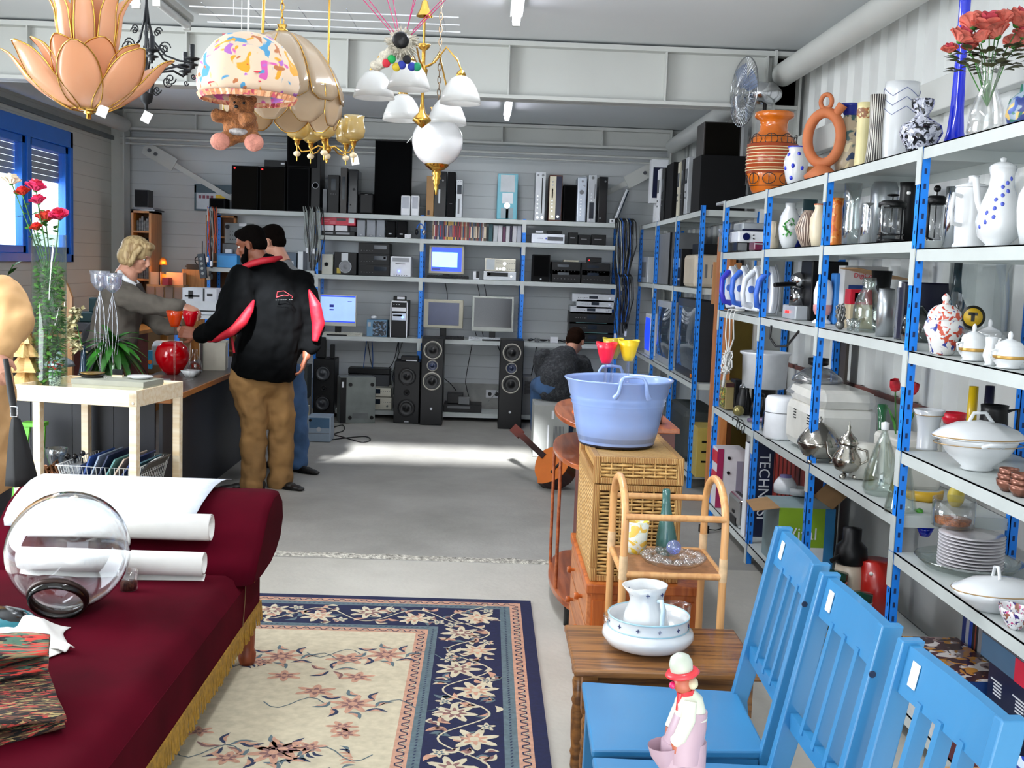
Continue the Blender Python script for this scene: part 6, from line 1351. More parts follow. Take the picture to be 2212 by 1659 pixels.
for a0 in(0,):m.tube([(rr_*.62*cos(a),0,cz+rr_*.92*sin(a))for a in[2*pi*i/36 for i in range(36)]],12*sc*.95,12,closed=True)
m.build('ring_body',tc2,t);m=M();m.T=Matrix.Rotation(R(-35),4,'Z');m.tube([(12*sc*cos(a),0,166*sc+15*sc*sin(a))for a in[2*pi*i/20 for i in range(20)]],5*sc,8,closed=True);m.build('loop_handle',tc2,t)
m=M();m.T=Matrix.Rotation(R(-35),4,'Z');m.tube([(22*sc,0,138*sc),(36*sc,0,158*sc)],[9*sc,11*sc],12);m.build('spout',tc2,t)
m=M();m.lathe([(.0006,0),(34*sc,0),(38*sc,10*sc),(20*sc,26*sc),(10*sc,34*sc),(.0006,36*sc)],24);m.build('foot',tc2,t)
stn=patt('stoneware_flower','b8a68c',['3a5a5a','d8c8a0','2a3a5a'],scale=16,th=.60,rough=.3)
t=LV('vase','beige stoneware vase painted with dark flowers and a blue flared rim','vase',1836,1.66,T,64,158,[(.55,0),(.9,.25),(1,.5),(.75,.75),(.40,.88),(.55,1)],stn,270,parts=[('blue_rim',mt('cobalt','1c2a8a',.2),'lathe',[(.42,.88),(.72,1.0),(.76,1.03),(.70,1.03)])])
t=LV('vase','cream cylinder vase with a painted fruit band left of the striped vase','vase',1868,1.60,T,34,150,[(.9,0),(1,.1),(.95,.5),(1,.9),(1.05,1)],mt('cream_glaze','d8cc98',.3),270,parts=[('fruit_band',patt('fruit_band','d8cc98',['a86a3a','8a5a3a'],scale=60,th=.5),'lathe',[(1.04,.78),(1.06,.80),(1.08,.9),(1.05,.92)])])
def stripes_v(name,c1,c2,n_):
 if name in _M:return _M[name]
 m=mt(name,c1,.35);n=m.node_tree.nodes;l=m.node_tree.links;tc=n['Texture Coordinate'];sp=n.new('ShaderNodeSeparateXYZ');l.new(tc.outputs['Object'],sp.inputs[0])
 at=n.new('ShaderNodeMath');at.operation='ARCTAN2';l.new(sp.outputs[1],at.inputs[0]);l.new(sp.outputs[0],at.inputs[1])
 mu=n.new('ShaderNodeMath');mu.operation='MULTIPLY';mu.inputs[1].default_value=n_;l.new(at.outputs[0],mu.inputs[0]);si=n.new('ShaderNodeMath');si.operation='SINE';l.new(mu.outputs[0],si.inputs[0])
 gt=n.new('ShaderNodeMath');gt.operation='GREATER_THAN';gt.inputs[1].default_value=.2;l.new(si.outputs[0],gt.inputs[0])
 mx=n.new('ShaderNodeMix');mx.data_type='RGBA';l.new(gt.outputs[0],mx.inputs[0]);mx.inputs[6].default_value=lin(c1);mx.inputs[7].default_value=lin(c2);l.new(mx.outputs[2],n['Principled BSDF'].inputs['Base Color']);return m
LV('vase','slim vase with brown and white vertical stripes leaning beside the big white vase','vase',1893,1.53,T,40,150,[(1,0),(.8,.3),(.72,.6),(.85,1)],stripes_v('zebra_stripes','3a3434','d8d4c8',22),270)
Yw=yx(1946,1.62,240);r=38*Yw/FPX;h=178*Yw/FPX
t=thing('vase','tall white oval vase with thin blue zigzag lines on the top shelf','vase',(1.62,Yw,T));m=M();m.lathe(closed([(.8*r,0),(r,.08*h),(r,.5*h),(.97*r,.9*h),(.95*r,h)],.005),40,sy=.8);m.build('vessel',WP,t)
for k in range(3):
 m=M();m.tube([(r*.995*cos(a),r*.8*sin(a)*.998,h*(.92-.11*k)-h*.10*abs(((i+4)%8)-4)/4)for i,a in enumerate([2*pi*j/32 for j in range(32)])],.0012,4,closed=True);m.build('zigzag_line',mt('thin_blue','5a6aa0',.3),t)
mar=patt('marbled','8a8c9c',['14161e','d8dae4','0e1018','b8bac8'],scale=34,th=.54,rough=.12)
LV('vase','round black and white marbled vase with cup shaped mouth','vase',1992,1.53,T,90,116,[(.35,0),(.6,.06),(1,.38),(.92,.52),(.40,.66),(.30,.72),(.48,.84),(.54,.95),(.5,1)],mar,250)
bgl=glass('cobalt_glass','3a5aff',tint=.14,body=.5,bc='1c50ff')
LV('vase','very tall cobalt blue glass vase with a spreading foot on the top shelf','vase',2070,1.66,T,84,420,[(1,0),(.9,.01),(.6,.05),(.42,.12),(.34,.22),(.26,.5),(.28,.8),(.4,1)],bgl,200)
t=LV('vase','clear glass vase of pink and orange roses on the top shelf','vase',2135,1.60,T,78,176,[(.7,0),(1,.15),(.85,.42),(.42,.68),(.5,.85),(.85,1)],cg,200)
t=thing('rose_bouquet','bouquet of pink orange roses standing in the clear vase on the top shelf','flowers',t.location)
pko=[mt('rose_salmon','d04858',.6,var=.2,scale=30),mt('rose_salmon2','e07868',.6,var=.2,scale=30),ivy];Yb=t.location.y;sc=Yb/FPX
for k,(px,py,rp)in enumerate(((2080,78,19),(2105,48,20),(2138,50,24),(2150,68,20),(2052,105,12),(2165,40,16),(2204,40,22),(2192,92,16),(2210,70,14),(2120,80,14),(2095,100,12))):
 c=aY(px,py,Yb-.02+.03*sin(k*2.))-V(t.location);rose('rose',t,c,rp*sc*1.28,pko,(.9*(-.3 if k%2 else.4),.4*cos(k),0));m=M();m.tube([(0,0,.12),tuple(c*.55+V((0,0,.08))),tuple(c-V((0,0,.02)))],.002,5);m.build('stem',ivy,t)
m=M()
for i in range(70):a=i*2.4;q=.10*math.sqrt(rnd.random());leafm(m,(q*cos(a),q*sin(a),.265+.03*cos(i)),(cos(a),sin(a),.3),.05,.014)
m.build('foliage',mt('dull_olive_leaf','4a4a28',.6,var=.3),t)
LV('vase','round painted blue and green vase cut by the right edge of the top shelf','vase',2226,1.62,T,92,108,BALL,patt('painted_globe','8a98a8',['3a5aa0','c8a860','2a6a5a','2a3a7a'],scale=18),190)
# ---- shelf 1.69 ----
S2=1.69
def SB(name,label,cat,px0,px1,X,z,hpx,dx,mat,feats=(),py=600,bv=.006,grp=None,rz=0):
 """box on the right shelving: columns px0 (far) to px1 (near) of its aisle face at depth X"""
 Ya,Yb_=yx(px0,X,py),yx(px1,X,py);h=hpx*(Ya+Yb_)/2/FPX;L_=Ya-Yb_
 t=thing(name,label,cat,(X,(Ya+Yb_)/2,z+.001),rz,grp);m=M();m.box(0,dx,-L_/2,L_/2,0,h);m.build('casing',mat,t,bv=min(bv,h/6,dx/6,L_/6))
 for f in feats:
  if f[0]=='l':
   _,nm,u0,u1,v0,v1,mm=f;m=M();m.box(-.003,.001,L_/2-u1*L_,L_/2-u0*L_,v0*h,v1*h)
  elif f[0]=='n':
   _,nm,u0,u1,v0,v1,mm=f;m=M();m.box(u0*dx,u1*dx,-L_/2-.003,-L_/2+.001,v0*h,v1*h)
  elif f[0]=='kn':_,nm,u,v,r_,mm=f;m=M();m.cyl((u*dx,-L_/2-.008,v*h),(u*dx,-L_/2+.001,v*h),r_,n=16)
  elif f[0]=='kl':_,nm,u,v,r_,mm=f;m=M();m.cyl((-.008,L_/2-u*L_,v*h),(.001,L_/2-u*L_,v*h),r_,n=16)
  m.build(nm,mm,t)
 return t
SB('clock_radio','black radio box under the white projector on the second shelf','radio',1580,1592,1.50,S2,20,.12,blk,[('n','grey_face',.05,.5,.1,.9,gry)],530)
t=SB('projector','white slide projector with round dark lens on the black radio','projector',1576,1595,1.50,S2+.055,24,.22,whp,[('kn','lens',.22,.5,.022,mt('lens_navy','141a4a',.1)),('kn','button',.42,.65,.004,blk),('kn','button',.42,.35,.004,blk)],505,bv=.01)
SB('metal_lid_box','grey domed metal appliance on top of the white projector','appliance',1585,1604,1.56,S2+.055+.075,18,.16,slv,[('n','dark_rim',0,1,0,.25,mt('navy_face','1a1e3a'))],485,bv=.02)
SB('maroon_tin','small shiny maroon tin beside the black radio','tin',1618,1630,1.50,S2,18,.07,mt('maroon_gloss','6a1438',.15,coat=.5),[('n','silver_top',0,1,.7,.85,slv)],530)
LV('dish','blue grey oval dish at the far left end of the second shelf','dish',1569,1.50,S2+.10,34,14,[(.5,0),(.9,.5),(1,1)],mt('blue_grey_dish','7a8298',.3),500,solid=True);m=M();p_=yx(1569,1.50,500);m.cyl((1.50,p_,S2+.001),(1.50,p_,S2+.1),.045,n=16);tag(m.build('grey_canister',gry),'small grey canister carrying the blue grey dish','canister')
t=LV('jug','small beige stoneware jug left of the white vase with the green motif','jug',1671,1.52,S2,26,60,[(.8,0),(1,.2),(.9,.7),(.6,1)],mt('beige_mottle','c8bca4',.4,var=.1,scale=20),510,parts=[('handle',mt('beige_mottle','c8bca4'),'tube',HN(-1,.45,.92,1.2),.14)])
t=LV('vase','white oval vase with a green painted motif on the second shelf','vase',1705,1.54,S2,46,98,[(.5,0),(.85,.2),(1,.45),(.85,.72),(.45,.9),(.5,1)],WP,490,parts=[])
Y_=t.location.y;m=M();r=23*Y_/FPX;h=98*Y_/FPX
for i in range(26):a=-1.9+rnd.uniform(-.4,.4);z=h*rnd.uniform(.32,.66);leafm(m,(r*cos(a)*.99,r*sin(a)*.99,z),(rnd.uniform(-.5,.5),-.3,rnd.uniform(-1,1)),.02,.006)
m.build('green_motif',mt('leaf_print_green','4a9a4a',.4),t)
LV('vase','dark blue vase behind the white and the zigzag vase','vase',1722,1.68,S2,30,74,AM,mt('cobalt','1c2a8a'),500);LV('vase','pale teal glass vase behind the zigzag vase','vase',1748,1.72,S2,30,112,CYL,glass('pale_teal_glass','9ac0c8',tint=.1,body=.2,bc='7aa0a8'),480)
zz=mt('zigzag_brown','6a5248',.6);zzm=stripes_v('brown_cream_stripes','5a443c','c8b8a8',26)
LV('vase','brown diamond shaped vase with cream zigzag carving on the second shelf','vase',1744,1.53,S2,54,80,[(.35,0),(.75,.25),(1,.52),(.6,.85),(.35,1)],zzm,500)
LV('jug','cream jug with orange rim half hidden behind the blue upright','jug',1768,1.56,S2,38,92,AM,mt('cream_glaze2','dccfb4',.3),490,parts=[('handle',mt('orange_band','d0683a',.3),'tube',HN(1,.5,.95,1.2),.12),('orange_rim',mt('orange_band','d0683a'),'lathe',[(.62,.99),(.66,1.01),(.6,1.02)])])
LV('vase','orange marbled cylinder vase beside the blue upright','vase',1806,1.56,S2,30,104,[(.95,0),(1,.1),(.9,.5),(.8,.8),(1,1)],patt('orange_marble','d87a2a',['c85a1a','e8a860'],scale=24,rough=.3),480)
LV('vase','tall clear cut glass vase right of the orange marbled cylinder','vase',1840,1.52,S2,42,132,[(.8,0),(.9,.3),(.75,.6),(.9,1)],glass('cut_clear','f0f4f4',tint=.25,rough=.06),460)
LV('pitcher','chromed pitcher left of the steel canister','pitcher',1873,1.52,S2,26,88,[(1,0),(.9,.5),(.8,.9),(.9,1)],chrm,480,parts=[('handle',chrm,'tube',HN(-1,.25,.85,1.3),.12)])
LV('canister','big brushed steel canister behind the coffee press','canister',1908,1.68,S2,58,138,[(1,0),(1,.9),(.8,1)],mt('brushed_steel','b0b4b8',.3,metal=.8),460,solid=True)
def press(lab,px,X,z,wpx,hpx,py,frame=True):
 Y=yx(px,X,py);r=wpx*Y/FPX/2;h=hpx*Y/FPX;t=thing('coffee_press',lab,'coffee maker',(X,Y,z+.001))
 m=M();m.lathe(closed([(r*.9,.01),(r*.9,h*.70)],.002),24);m.build('glass_beaker',cg,t)
 m=M();m.lathe([(.0006,h*.70),(r,h*.70),(r,h*.79),(r*.7,h*.84),(.0006,h*.85)],24);m.build('lid',blk,t)
 m=M();m.cyl((0,0,h*.2),(0,0,h*.93),.0025,n=8);m.sph((0,0,h*.95),(r*.45,r*.45,h*.03)if frame else r*.35,14,8);m.build('plunger',blk,t)
 m=M();m.lathe([(r*.93,.0),(r*.96,.0),(r*.96,.012),(r*.93,.012)],24);m.lathe([(r*.93,h*.14),(r*.96,h*.14),(r*.96,h*.17),(r*.93,h*.17)],24)
 for i in range(4):a=i*pi/2+.5;m.bar((r*.96*cos(a),r*.96*sin(a),0),(r*.96*cos(a),r*.96*sin(a),h*.7),.006,.002)
 m.build('frame',blk if frame else chrm,t);m=M();m.tube([(-r*.5,-r*.8,h*.72),(-r*1.2,-r*1.3,h*.7),(-r*1.2,-r*1.3,h*.2),(-r*.5,-r*.8,h*.16)],.005,8);m.build('handle',chrm if frame else blk,t)
press('coffee press with black frame and T shaped plunger in front of the steel canister',1926,1.50,S2,58,106,470);
LV('pitcher','black enamel pitcher with white price tag beside the front blue upright','pitcher',1960,1.58,S2,40,130,[(1,0),(.95,.5),(.85,.9),(.95,1)],blk,450,parts=[('price_tag',tagw,'sph',(-.3,-.9,.82),.22),('handle',blk,'tube',HN(1,.2,.8,1.5),.12)])
S2b=1.66
press('coffee press with black ball knob left of the white cylindrical jug',2022,1.60,S2b,44,140,450,False)
t=LV('coffee_pot','steel jug with a white sleeve next to the black coffee press','jug',2058,1.56,S2b,36,134,[(1,0),(.9,.6),(.92,1)],chrm,460)
t=LV('coffee_pot','white cylindrical coffee pot with a big round handle and lid knob','coffee pot',2098,1.52,S2b,76,132,[(.9,0),(.92,.04),(.82,.08),(.88,.5),(.95,.93),(.9,1)],WP,460,parts=[('handle',WP,'tube',[(-.75,-.4,.82),(-1.35,-.7,.85),(-1.5,-.8,.6),(-1.35,-.7,.38),(-.75,-.4,.36)],.13),('lid',WP,'lathe',[(.95,.98),(.97,1.0),(.3,1.05),(.25,1.12),(.3,1.16),(.0,1.18)])])
t=LV('coffee_pot','big white porcelain coffee pot with scattered blue flowers','coffee pot',2160,1.52,S2b,96,168,[(.55,0),(.5,.03),(.85,.12),(1,.32),(.8,.55),(.55,.75),(.5,.9),(.6,1)],WP,450,parts=[('spout',WP,'tube',[(-.2,.9,.3),(-.5,1.2,.6),(-.6,1.4,.9)],.16),('lid',WP,'lathe',[(.6,.99),(.55,1.03),(.3,1.07),(.12,1.08),(.16,1.12),(.0,1.14)])])
Y_=t.location.y;PF=[(.55,0),(.85,.12),(1,.32),(.8,.55),(.55,.75),(.5,.9)];spots(t,onsurf(48*Y_/FPX,168*Y_/FPX,PF,[(3.3+.12*i+.25*(i%3),.25+.055*i)for i in range(12)]),mt('dusty_blue','4a5ac0',.3),.007,'blue_flower')
LV('coffee_pot','white porcelain pot cut by the right edge of the second shelf','coffee pot',2234,1.54,S2b,70,160,AM,WP,450)
# ---- shelf 1.335 ----
S3=1.335;irw=mt('iron_white','dde2ea',.3);irb=mt('iron_blue','3a6ad0',.3)
def iron(lab,px,X,tilt,c):
 Y=yx(px,X,630);t=thing('steam_iron',lab,'iron',(X,Y,S3+.018),R(-25));t.rotation_euler=(0,R(tilt),R(-60));h=.26
 o=[(-.055,0),(.055,0),(.062,.06),(.052,.14),(.03,.21),(0,h),(-.03,.21),(-.052,.14),(-.062,.06)]
 m=M();m.prism([(x,0,z)for x,z in o],(0,-.012,0));m.build('soleplate',slv,t)
 m=M();m.prism([(x*.92,-.012,z*.97+.003)for x,z in o],(0,-.045,0));m.build('body',irw,t,bv=.01)
 m=M();m.tube([(0,-.05,.03),(0,-.11,.04),(0,-.125,.10),(0,-.115,.17),(0,-.06,.215)],[.018,.016,.014,.016,.018],12);m.build('handle',c,t)
 m=M();m.cyl((0,-.058,.12),(0,-.068,.12),.02,n=16);m.build('dial',irb,t);return t
iron('white steam iron with dark blue grip standing on end, farthest of the irons',1596,1.50,-8,mt('iron_indigo','3a3ac0',.3));iron('white steam iron with sky blue grip, middle one of the standing irons',1618,1.50,-4,irb);iron('white steam iron with steel sole, nearest of the three irons left of the upright',1640,1.50,2,irw)
iron('white and blue steam iron just right of the second blue upright',1668,1.52,6,irb)
SB('black_radio','flat black radio under the orange board left of the irons','radio',1562,1578,1.48,S3,28,.12,blk,[('n','silver_edge',0,1,.85,1,chrm)],660)
m=M();p0=yx(1575,1.72,600);m.box(1.60,1.80,p0-.02,p0,S3+.002,S3+.30);tag(m.build('cork_board',mt('cork_tan','c08858',.7)),'tan board standing behind the white irons','board')
t=SB('espresso_machine','grey and black espresso machine with filter handle and red switches','coffee machine',1690,1718,1.54,S3,30,.16,slv,[('kl','red_switch',.35,.5,.007,dred),('kl','red_switch',.5,.5,.007,dred)],670)
m=M();m.lathe([(.0006,.035),(.05,.035),(.05,.12),(.03,.13),(.0006,.13)],20,(.05,0,.03));m.build('glass_jug',glass('smoke_glass','8a8e96',tint=.25),t);m=M();m.sph((.05,0,.20),(.05,.05,.04),16,10);m.build('brew_head',chrm,t);m=M();m.tube([(.02,-.02,.18),(-.10,-.08,.17)],.012,8);m.build('filter_handle',blk,t);m=M();m.box(.10,.16,-.06,.06,.04,.24);m.build('column',blk,t)
t=SB('coffee_maker','tall black coffee maker behind the espresso machine','coffee machine',1728,1752,1.60,S3,128,.18,blk,[('l','water_window',.1,.25,.3,.8,gry)],620)
LV('table_lamp','white table lamp with a pink glass bulb behind the third blue upright','lamp',1778,1.58,S3,44,96,[(.9,0),(.95,.04),(.5,.12),(.7,.35),(.9,.45),(.95,.7),(.7,.95),(.4,1)],whp,650,parts=[('pink_glass',mt('pink_glass','c88a88',.3),'lathe',[(.72,.2),(.9,.3),(.92,.42),(.7,.44)])])
t=SB('product_box','white product box with red lettering and blue print behind the glass flagon','box',1808,1822,1.64,S3,128,.20,mt('box_white','c8c8c8',.5),[('n','blue_print',.1,.5,.42,.68,mt('print_navy','1a3a7a',.4)),('n','blue_patch',.85,.99,.5,.65,mt('print_navy','1a3a7a'))],640,bv=.001)
h_=128*t.location.y/FPX;Lh=(yx(1808,1.64)-yx(1822,1.64))/2;text('DigiCom',mt('print_red','c01830',.4),t,(.095,-Lh-.004,h_*.84),FRONT,.030,name='red_lettering')
SB('blue_carton','blue carton left of the white product box','box',1792,1803,1.62,S3,110,.10,mt('carton_blue','2a7ac8',.5),(),640);SB('red_carton','red and yellow small carton in front of the white product box','box',1826,1838,1.58,S3+.0,84,.10,mt('box_cream','c8b898',.5),[('n','red_top',0,1,.62,1,mt('print_red','c01830')),('n','yellow_label',.15,.6,.68,.92,mt('yellow_print','e8c020')),('l','red_top',0,1,.62,1,_M['print_red'])],650,bv=.001)
m=M();Yk=yx(1850,1.70);m.prism([(1.62,Yk,S3+.26),(1.85,Yk,S3+.22),(1.85,Yk,S3+.225),(1.62,Yk,S3+.265)],(0,-.25,0));tag(m.build('box_flap',mt('kraft_cardboard','a88258')),'open brown cardboard flap lying over the cartons','cardboard')
LV('flagon','big round clear glass flagon with wide neck on the third shelf','bottle',1876,1.56,S3,62,118,[(.7,0),(1,.18),(1,.45),(.7,.7),(.42,.82),(.5,.88),(.45,1)],glass('clear_glass2','f4f8f6',tint=.10),650)
for k,(px,X)in enumerate(((1836,1.50),(1852,1.50),(1846,1.55))):LV('shot_glass',['left','right','rear'][k]+' one of three small liqueur glasses before the flagon','glass',px,X,S3,15,26,[(.7,0),(.8,.5),(1,1)],glass('cut_clear','f0f4f4'),690,t=.0015,grp='liqueur glasses')
m=M();m.sph((0,0,.02),(.02,.02,.02),10,8)
for i in range(14):a=i*1.3;m.tube([(0,0,.02),(.02*cos(a),.02*sin(a),.05+.004*i),(.012*cos(a+1),.012*sin(a+1),.07+.003*i)],.004,5)
tag(m.build('pewter_figurine',mt('pewter','7a7a78',.35,metal=.8),loc=(1.50,yx(1816,1.5,680),S3)),'tangled pewter figurine left of the liqueur glasses','figurine')
LV('thermos','brushed steel thermos with a black beaker top on the third shelf','thermos',1914,1.52,S3,34,104,[(1,0),(1,.6),(.9,1)],mt('brushed_steel','b0b4b8'),660,parts=[('top',blk,'lathe',[(1.0,1.0),(.9,1.0),(.0,1.02)])],sx=1.1)
LV('beaker','dark tapering plastic beaker behind the steel thermos','beaker',1902,1.66,S3,44,130,[(.5,0),(1,1)],blk,640)
SB('black_folder','black slab appliance with a white tag beside the front upright','appliance',1938,1950,1.50,S3,126,.20,mt('navy_black','14142a',.3),[('l','white_tag',.2,.6,.9,1.0,whp),('l','silver_edge',0,.08,0,.9,chrm)],650)
S3b=1.312
LV('decanter','round smoked glass decanter behind the front blue upright','bottle',1984,1.54,S3b,74,92,[(.5,0),(.9,.2),(1,.45),(.8,.75),(.3,.95),(.25,1)],glass('smoke_grey','c0c8c8',tint=.22),690)
LV('shaker','white bottle with a black cap above the round smoked decanter','bottle',2000,1.68,S3b,26,110,[(1,0),(1,1)],whp,640,parts=[('cap',blk,'lathe',[(1.1,.78),(1.15,.78),(1.15,1.02),(.0,1.04)])])
LV('water_glass','tall glass with red liquid between white bottle and teal bottle','glass',2036,1.70,S3b,50,122,[(.7,0),(1,1)],cg,640,parts=[('red_liquid',mt('dark_red_liquid','7a1420',.2),'lathe',[(.0,.02),(.68,.02),(.88,.62),(.0,.62)])])
LV('bottle','teal blue glass bottle with a long neck on the third shelf','bottle',2066,1.64,S3b,84,190,[(.5,0),(.95,.08),(1,.2),(.75,.42),(.3,.62),(.2,.8),(.2,1)],glass('teal_bottle','2a8098',tint=.14,body=.3,bc='1a6a80'),630)
t=LV('cylinder_vase','very wide clear glass vase with a round yellow emblem','vase',2118,1.72,S3b,130,190,CYL,glass('clear_faint','f4f6f6',tint=.06),620,parts=[]);Y_=t.location.y;r=65*Y_/FPX
m=M();m.T=Matrix.Translation((-.55*r,-.86*r,.40*190*Y_/FPX))@Matrix.Rotation(R(-33),4,'Z')@Matrix.Rotation(pi/2,4,'X');m.lathe([(.0006,.002),(.04,.002),(.04,0)],24);m.build('emblem_rim',mt('emblem_black','1c1c14',.4),t)
m=M();m.T=Matrix.Translation((-.55*r,-.87*r,.40*190*Y_/FPX))@Matrix.Rotation(R(-33),4,'Z')@Matrix.Rotation(pi/2,4,'X');m.lathe([(.0006,.004),(.031,.004),(.031,.002)],24);m.box(-.006,.006,-.015,.015,.004,.005,1);m.box(-.015,.015,.006,.016,.004,.005,1);m.build('emblem_disc',[mt('emblem_yellow','d0a820',.4),_M['emblem_black']],t)
LV('glass_bowl','clear glass bowl behind the gold rimmed sugar bowls','bowl',2130,1.60,S3b,100,60,[(.4,0),(.5,.3),(.8,.7),(1,1)],cg,700)
imr=patt('imari','dcdad8',['b83a28','2a3a8a','c04a30','dcdad8'],scale=26,th=.6,rough=.15)
t=LV('ginger_jar','lidded red and blue painted porcelain jar on the third shelf','jar',2037,1.50,S3b,84,78,[(.45,0),(.6,.05),(.72,.35),(1,.75),(.9,.95),(.72,1)],imr,730,parts=[('lid',imr,'lathe',[(.82,.98),(.86,1.04),(.8,1.2),(.5,1.36),(.16,1.42),(.14,1.5),(.22,1.58),(.12,1.68),(.0,1.72)])])
gp_=mt('gold_print','b8904a',.3,metal=.5)
for k,(px,X,w,lab)in enumerate(((2103,1.50,62,'gold banded white sugar bowl right of the painted jar'),(2182,1.49,72,'gold banded white sugar bowl at the right end of the third shelf'),(2136,1.66,62,'gold banded white bowl in the rear row behind the creamer'))):
 LV('sugar_bowl',lab,'sugar bowl',px,X,S3b,w,50,[(.6,0),(.75,.04),(.65,.1),(.95,.35),(1,.6),(.8,.9),(.82,1)],WP,740,parts=[('gold_band',gp_,'lathe',[(.99,.42),(1.01,.46),(1.015,.54),(1.0,.57)]),('lid',WP,'lathe',[(.82,.98),(.7,1.12),(.3,1.25),(.12,1.3),(.16,1.45),(.1,1.58),(.0,1.62)]),('handle',WP,'tube',[(-.85,-.2,.8),(-1.3,-.3,.75),(-1.2,-.3,.45),(-.95,-.2,.4)],.07),('handle',WP,'tube',[(.85,-.2,.8),(1.3,-.3,.75),(1.2,-.3,.45),(.95,-.2,.4)],.07)],grp=None)
LV('creamer','small white creamer with pouring lip between the two gold banded bowls','creamer',2142,1.48,S3b,34,62,[(.8,0),(.6,.08),(1,.35),(.7,.7),(.8,1)],WP,740)
# ---- shelf .73 ----
S4=.73
t=SB('coffee_grinder','brown and black coffee grinder box with a fruit picture','grinder',1553,1567,1.47,S4,58,.09,mt('bronze_front','8a7a50',.4),[('l','fruit_picture',.1,.95,.08,.8,patt('fruit_print','6a7a3a',['c03020','d8c850','2a3a1a'],scale=50)),('n','brown_top',0,1,.85,1,mt('maroon_brown','3a1614',.4))],855)
SB('black_blender','tall black appliance right of the coffee grinder','appliance',1576,1586,1.52,S4,66,.05,blk,(),855)
for k,(px,X,w,h,lab)in enumerate(((1606,1.54,34,60,'black kettle with curved grip among the dark kitchen things'),(1640,1.56,38,56,'black coffee can right of the kettle, behind the upright'),(1663,1.52,30,60,'dark glass jug with steel rim beside the white cylinder appliance'))):
 LV('kettle',lab,'kettle',px,X,S4,w,h,[(.9,0),(1,.2),(.9,.6),(.6,.85),(.65,1)],[blk,mt('black_gloss','0c0c10'),glass('smoke_glass','8a8e96')][k],870,parts=[('handle',blk,'tube',HN(-1,.25,.95,1.5),.14),('lid',[chrm,blk,chrm][k],'lathe',[(.68,.98),(.5,1.08),(.1,1.12),(.0,1.16)])])
m=M();m.sph((0,0,.033),(.035,.03,.032),14,10);tag(m.build('brass_bell',mt('dull_brass','8a8050',.3,metal=.6),loc=(1.49,yx(1596,1.49,880),S4)),'round dull brass piece with black cable at the shelf edge','bell')
m=M();m.tube([(0,0,.012),(.08,-.1,.03),(.14,-.16,.035)],[.012,.016,.010],10);tag(m.build('milk_frother',mt('violet_chrome','8a7a98',.2,metal=.7),loc=(1.49,yx(1618,1.49,880),S4)),'short chrome and violet tube lying before the black kettle','utensil')
m=M();Yc=yx(1590,1.452,900);m.tube([(1.447-.004*(i%2),Yc+.06*cos(a)-.01*i,.712+.035*sin(a))for i,a in enumerate([2*pi*j/12 for j in range(25)])],.003,6);tag(m.build('coiled_cable',ck_),'loop of thin black cord over the shelf edge below the brass piece','cable')
LV('steamer_pot','tall white stock pot with rim and side handles behind the cables','pot',1652,1.66,S4+.16,110,78,[(.85,0),(.9,.9),(1.0,.95),(1,1)],whp,800);m=M();Yp=yx(1652,1.66,800);m.cyl((1.66,Yp,S4+.001),(1.66,Yp,S4+.16),.07,n=20);tag(m.build('pot_stand',blk),'black round base carrying the white stock pot','stand')
LV('rice_cooker','white cylindrical kitchen appliance with printed scale','appliance',1692,1.52,S4,74,92,[(.95,0),(1,.05),(1,.92),(.9,1)],whp,850,solid=True,parts=[('print',gry,'lathe',[(1.0,.62),(1.01,.62),(1.01,.64),(1.0,.64)])])
bmW=mt('warm_white_plastic','d6d4cc',.3,coat=.2)
t=thing('bread_maker','large white bread maker with rounded lid on the fourth shelf','bread maker',(1.49,5.16,S4));
m=M();m.box(0,.30,-.24,.26,.012,.24);m.build('body',bmW,t,bv=.045);m=M();m.box(.005,.295,-.235,.255,.22,.315);m.build('lid',bmW,t,bv=.05)
for q in(-.13,.09):
 m=M();[m.box(-.003,.002,q-.035,q+.0,.19-.013*i,.195-.013*i)for i in range(4)];m.build('vent_slits',blk,t)
m=M();m.prism([(-.004,.13,.26),(.05,.13,.325),(.05,.25,.325),(-.004,.25,.26)],(.004,0,.002));m.build('control_panel',gry,t)
LV('glass_lid_pot','glass lid with a black knob lying on top of the bread maker','lid',1765,1.62,S4+.318,110,46,[(1,0),(.95,.2),(.5,.6),(.15,.7)],glass('lid_glass','c8ccd0',tint=.25,body=.15),830,solid=True,parts=[('knob',blk,'lathe',[(.16,.7),(.4,.8),(.4,1.1),(.0,1.15)])])
SB('switch_box','small white box with a round dark button at the shelf edge','box',1648,1664,1.455,S4,26,.05,whp,[('kl','button',.55,.45,.008,wb)],940)
t=thing('coffee_machine','white filter coffee machine behind the silver teapot','coffee machine',(1.63,4.42,S4));m=M();m.box(0,.18,-.16,.14,0,.20);m.build('body',bmW,t,bv=.02);m=M();m.box(-.02,.10,-.18,-.02,.17,.205);m.build('filter_arm',bmW,t,bv=.008);m=M();m.lathe([(.0006,0),(.055,0),(.058,.14),(.0006,.145)],24,(-.06,.06,.01));m.build('jug',bmW,t)
sil=mt('old_silver','a8a49c',.16,metal=.95,var=.12,scale=14,bump=.25,bscale=30)
t=LV('serving_dish','embossed silver serving dish with domed lid and small feet','dish',1770,1.50,S4+.02,96,62,[(.3,0),(.7,.1),(.92,.4),(1,.55),(.96,.6)],sil,950,parts=[('lid',sil,'lathe',[(.98,.6),(.9,.75),(.6,1.05),(.2,1.25),(.06,1.3),(.1,1.4),(.0,1.5)]),('foot',sil,'sph',(-.5,-.4,-.1),.13),('foot',sil,'sph',(.5,-.4,-.1),.13),('foot',sil,'sph',(0,.6,-.1),.13)])
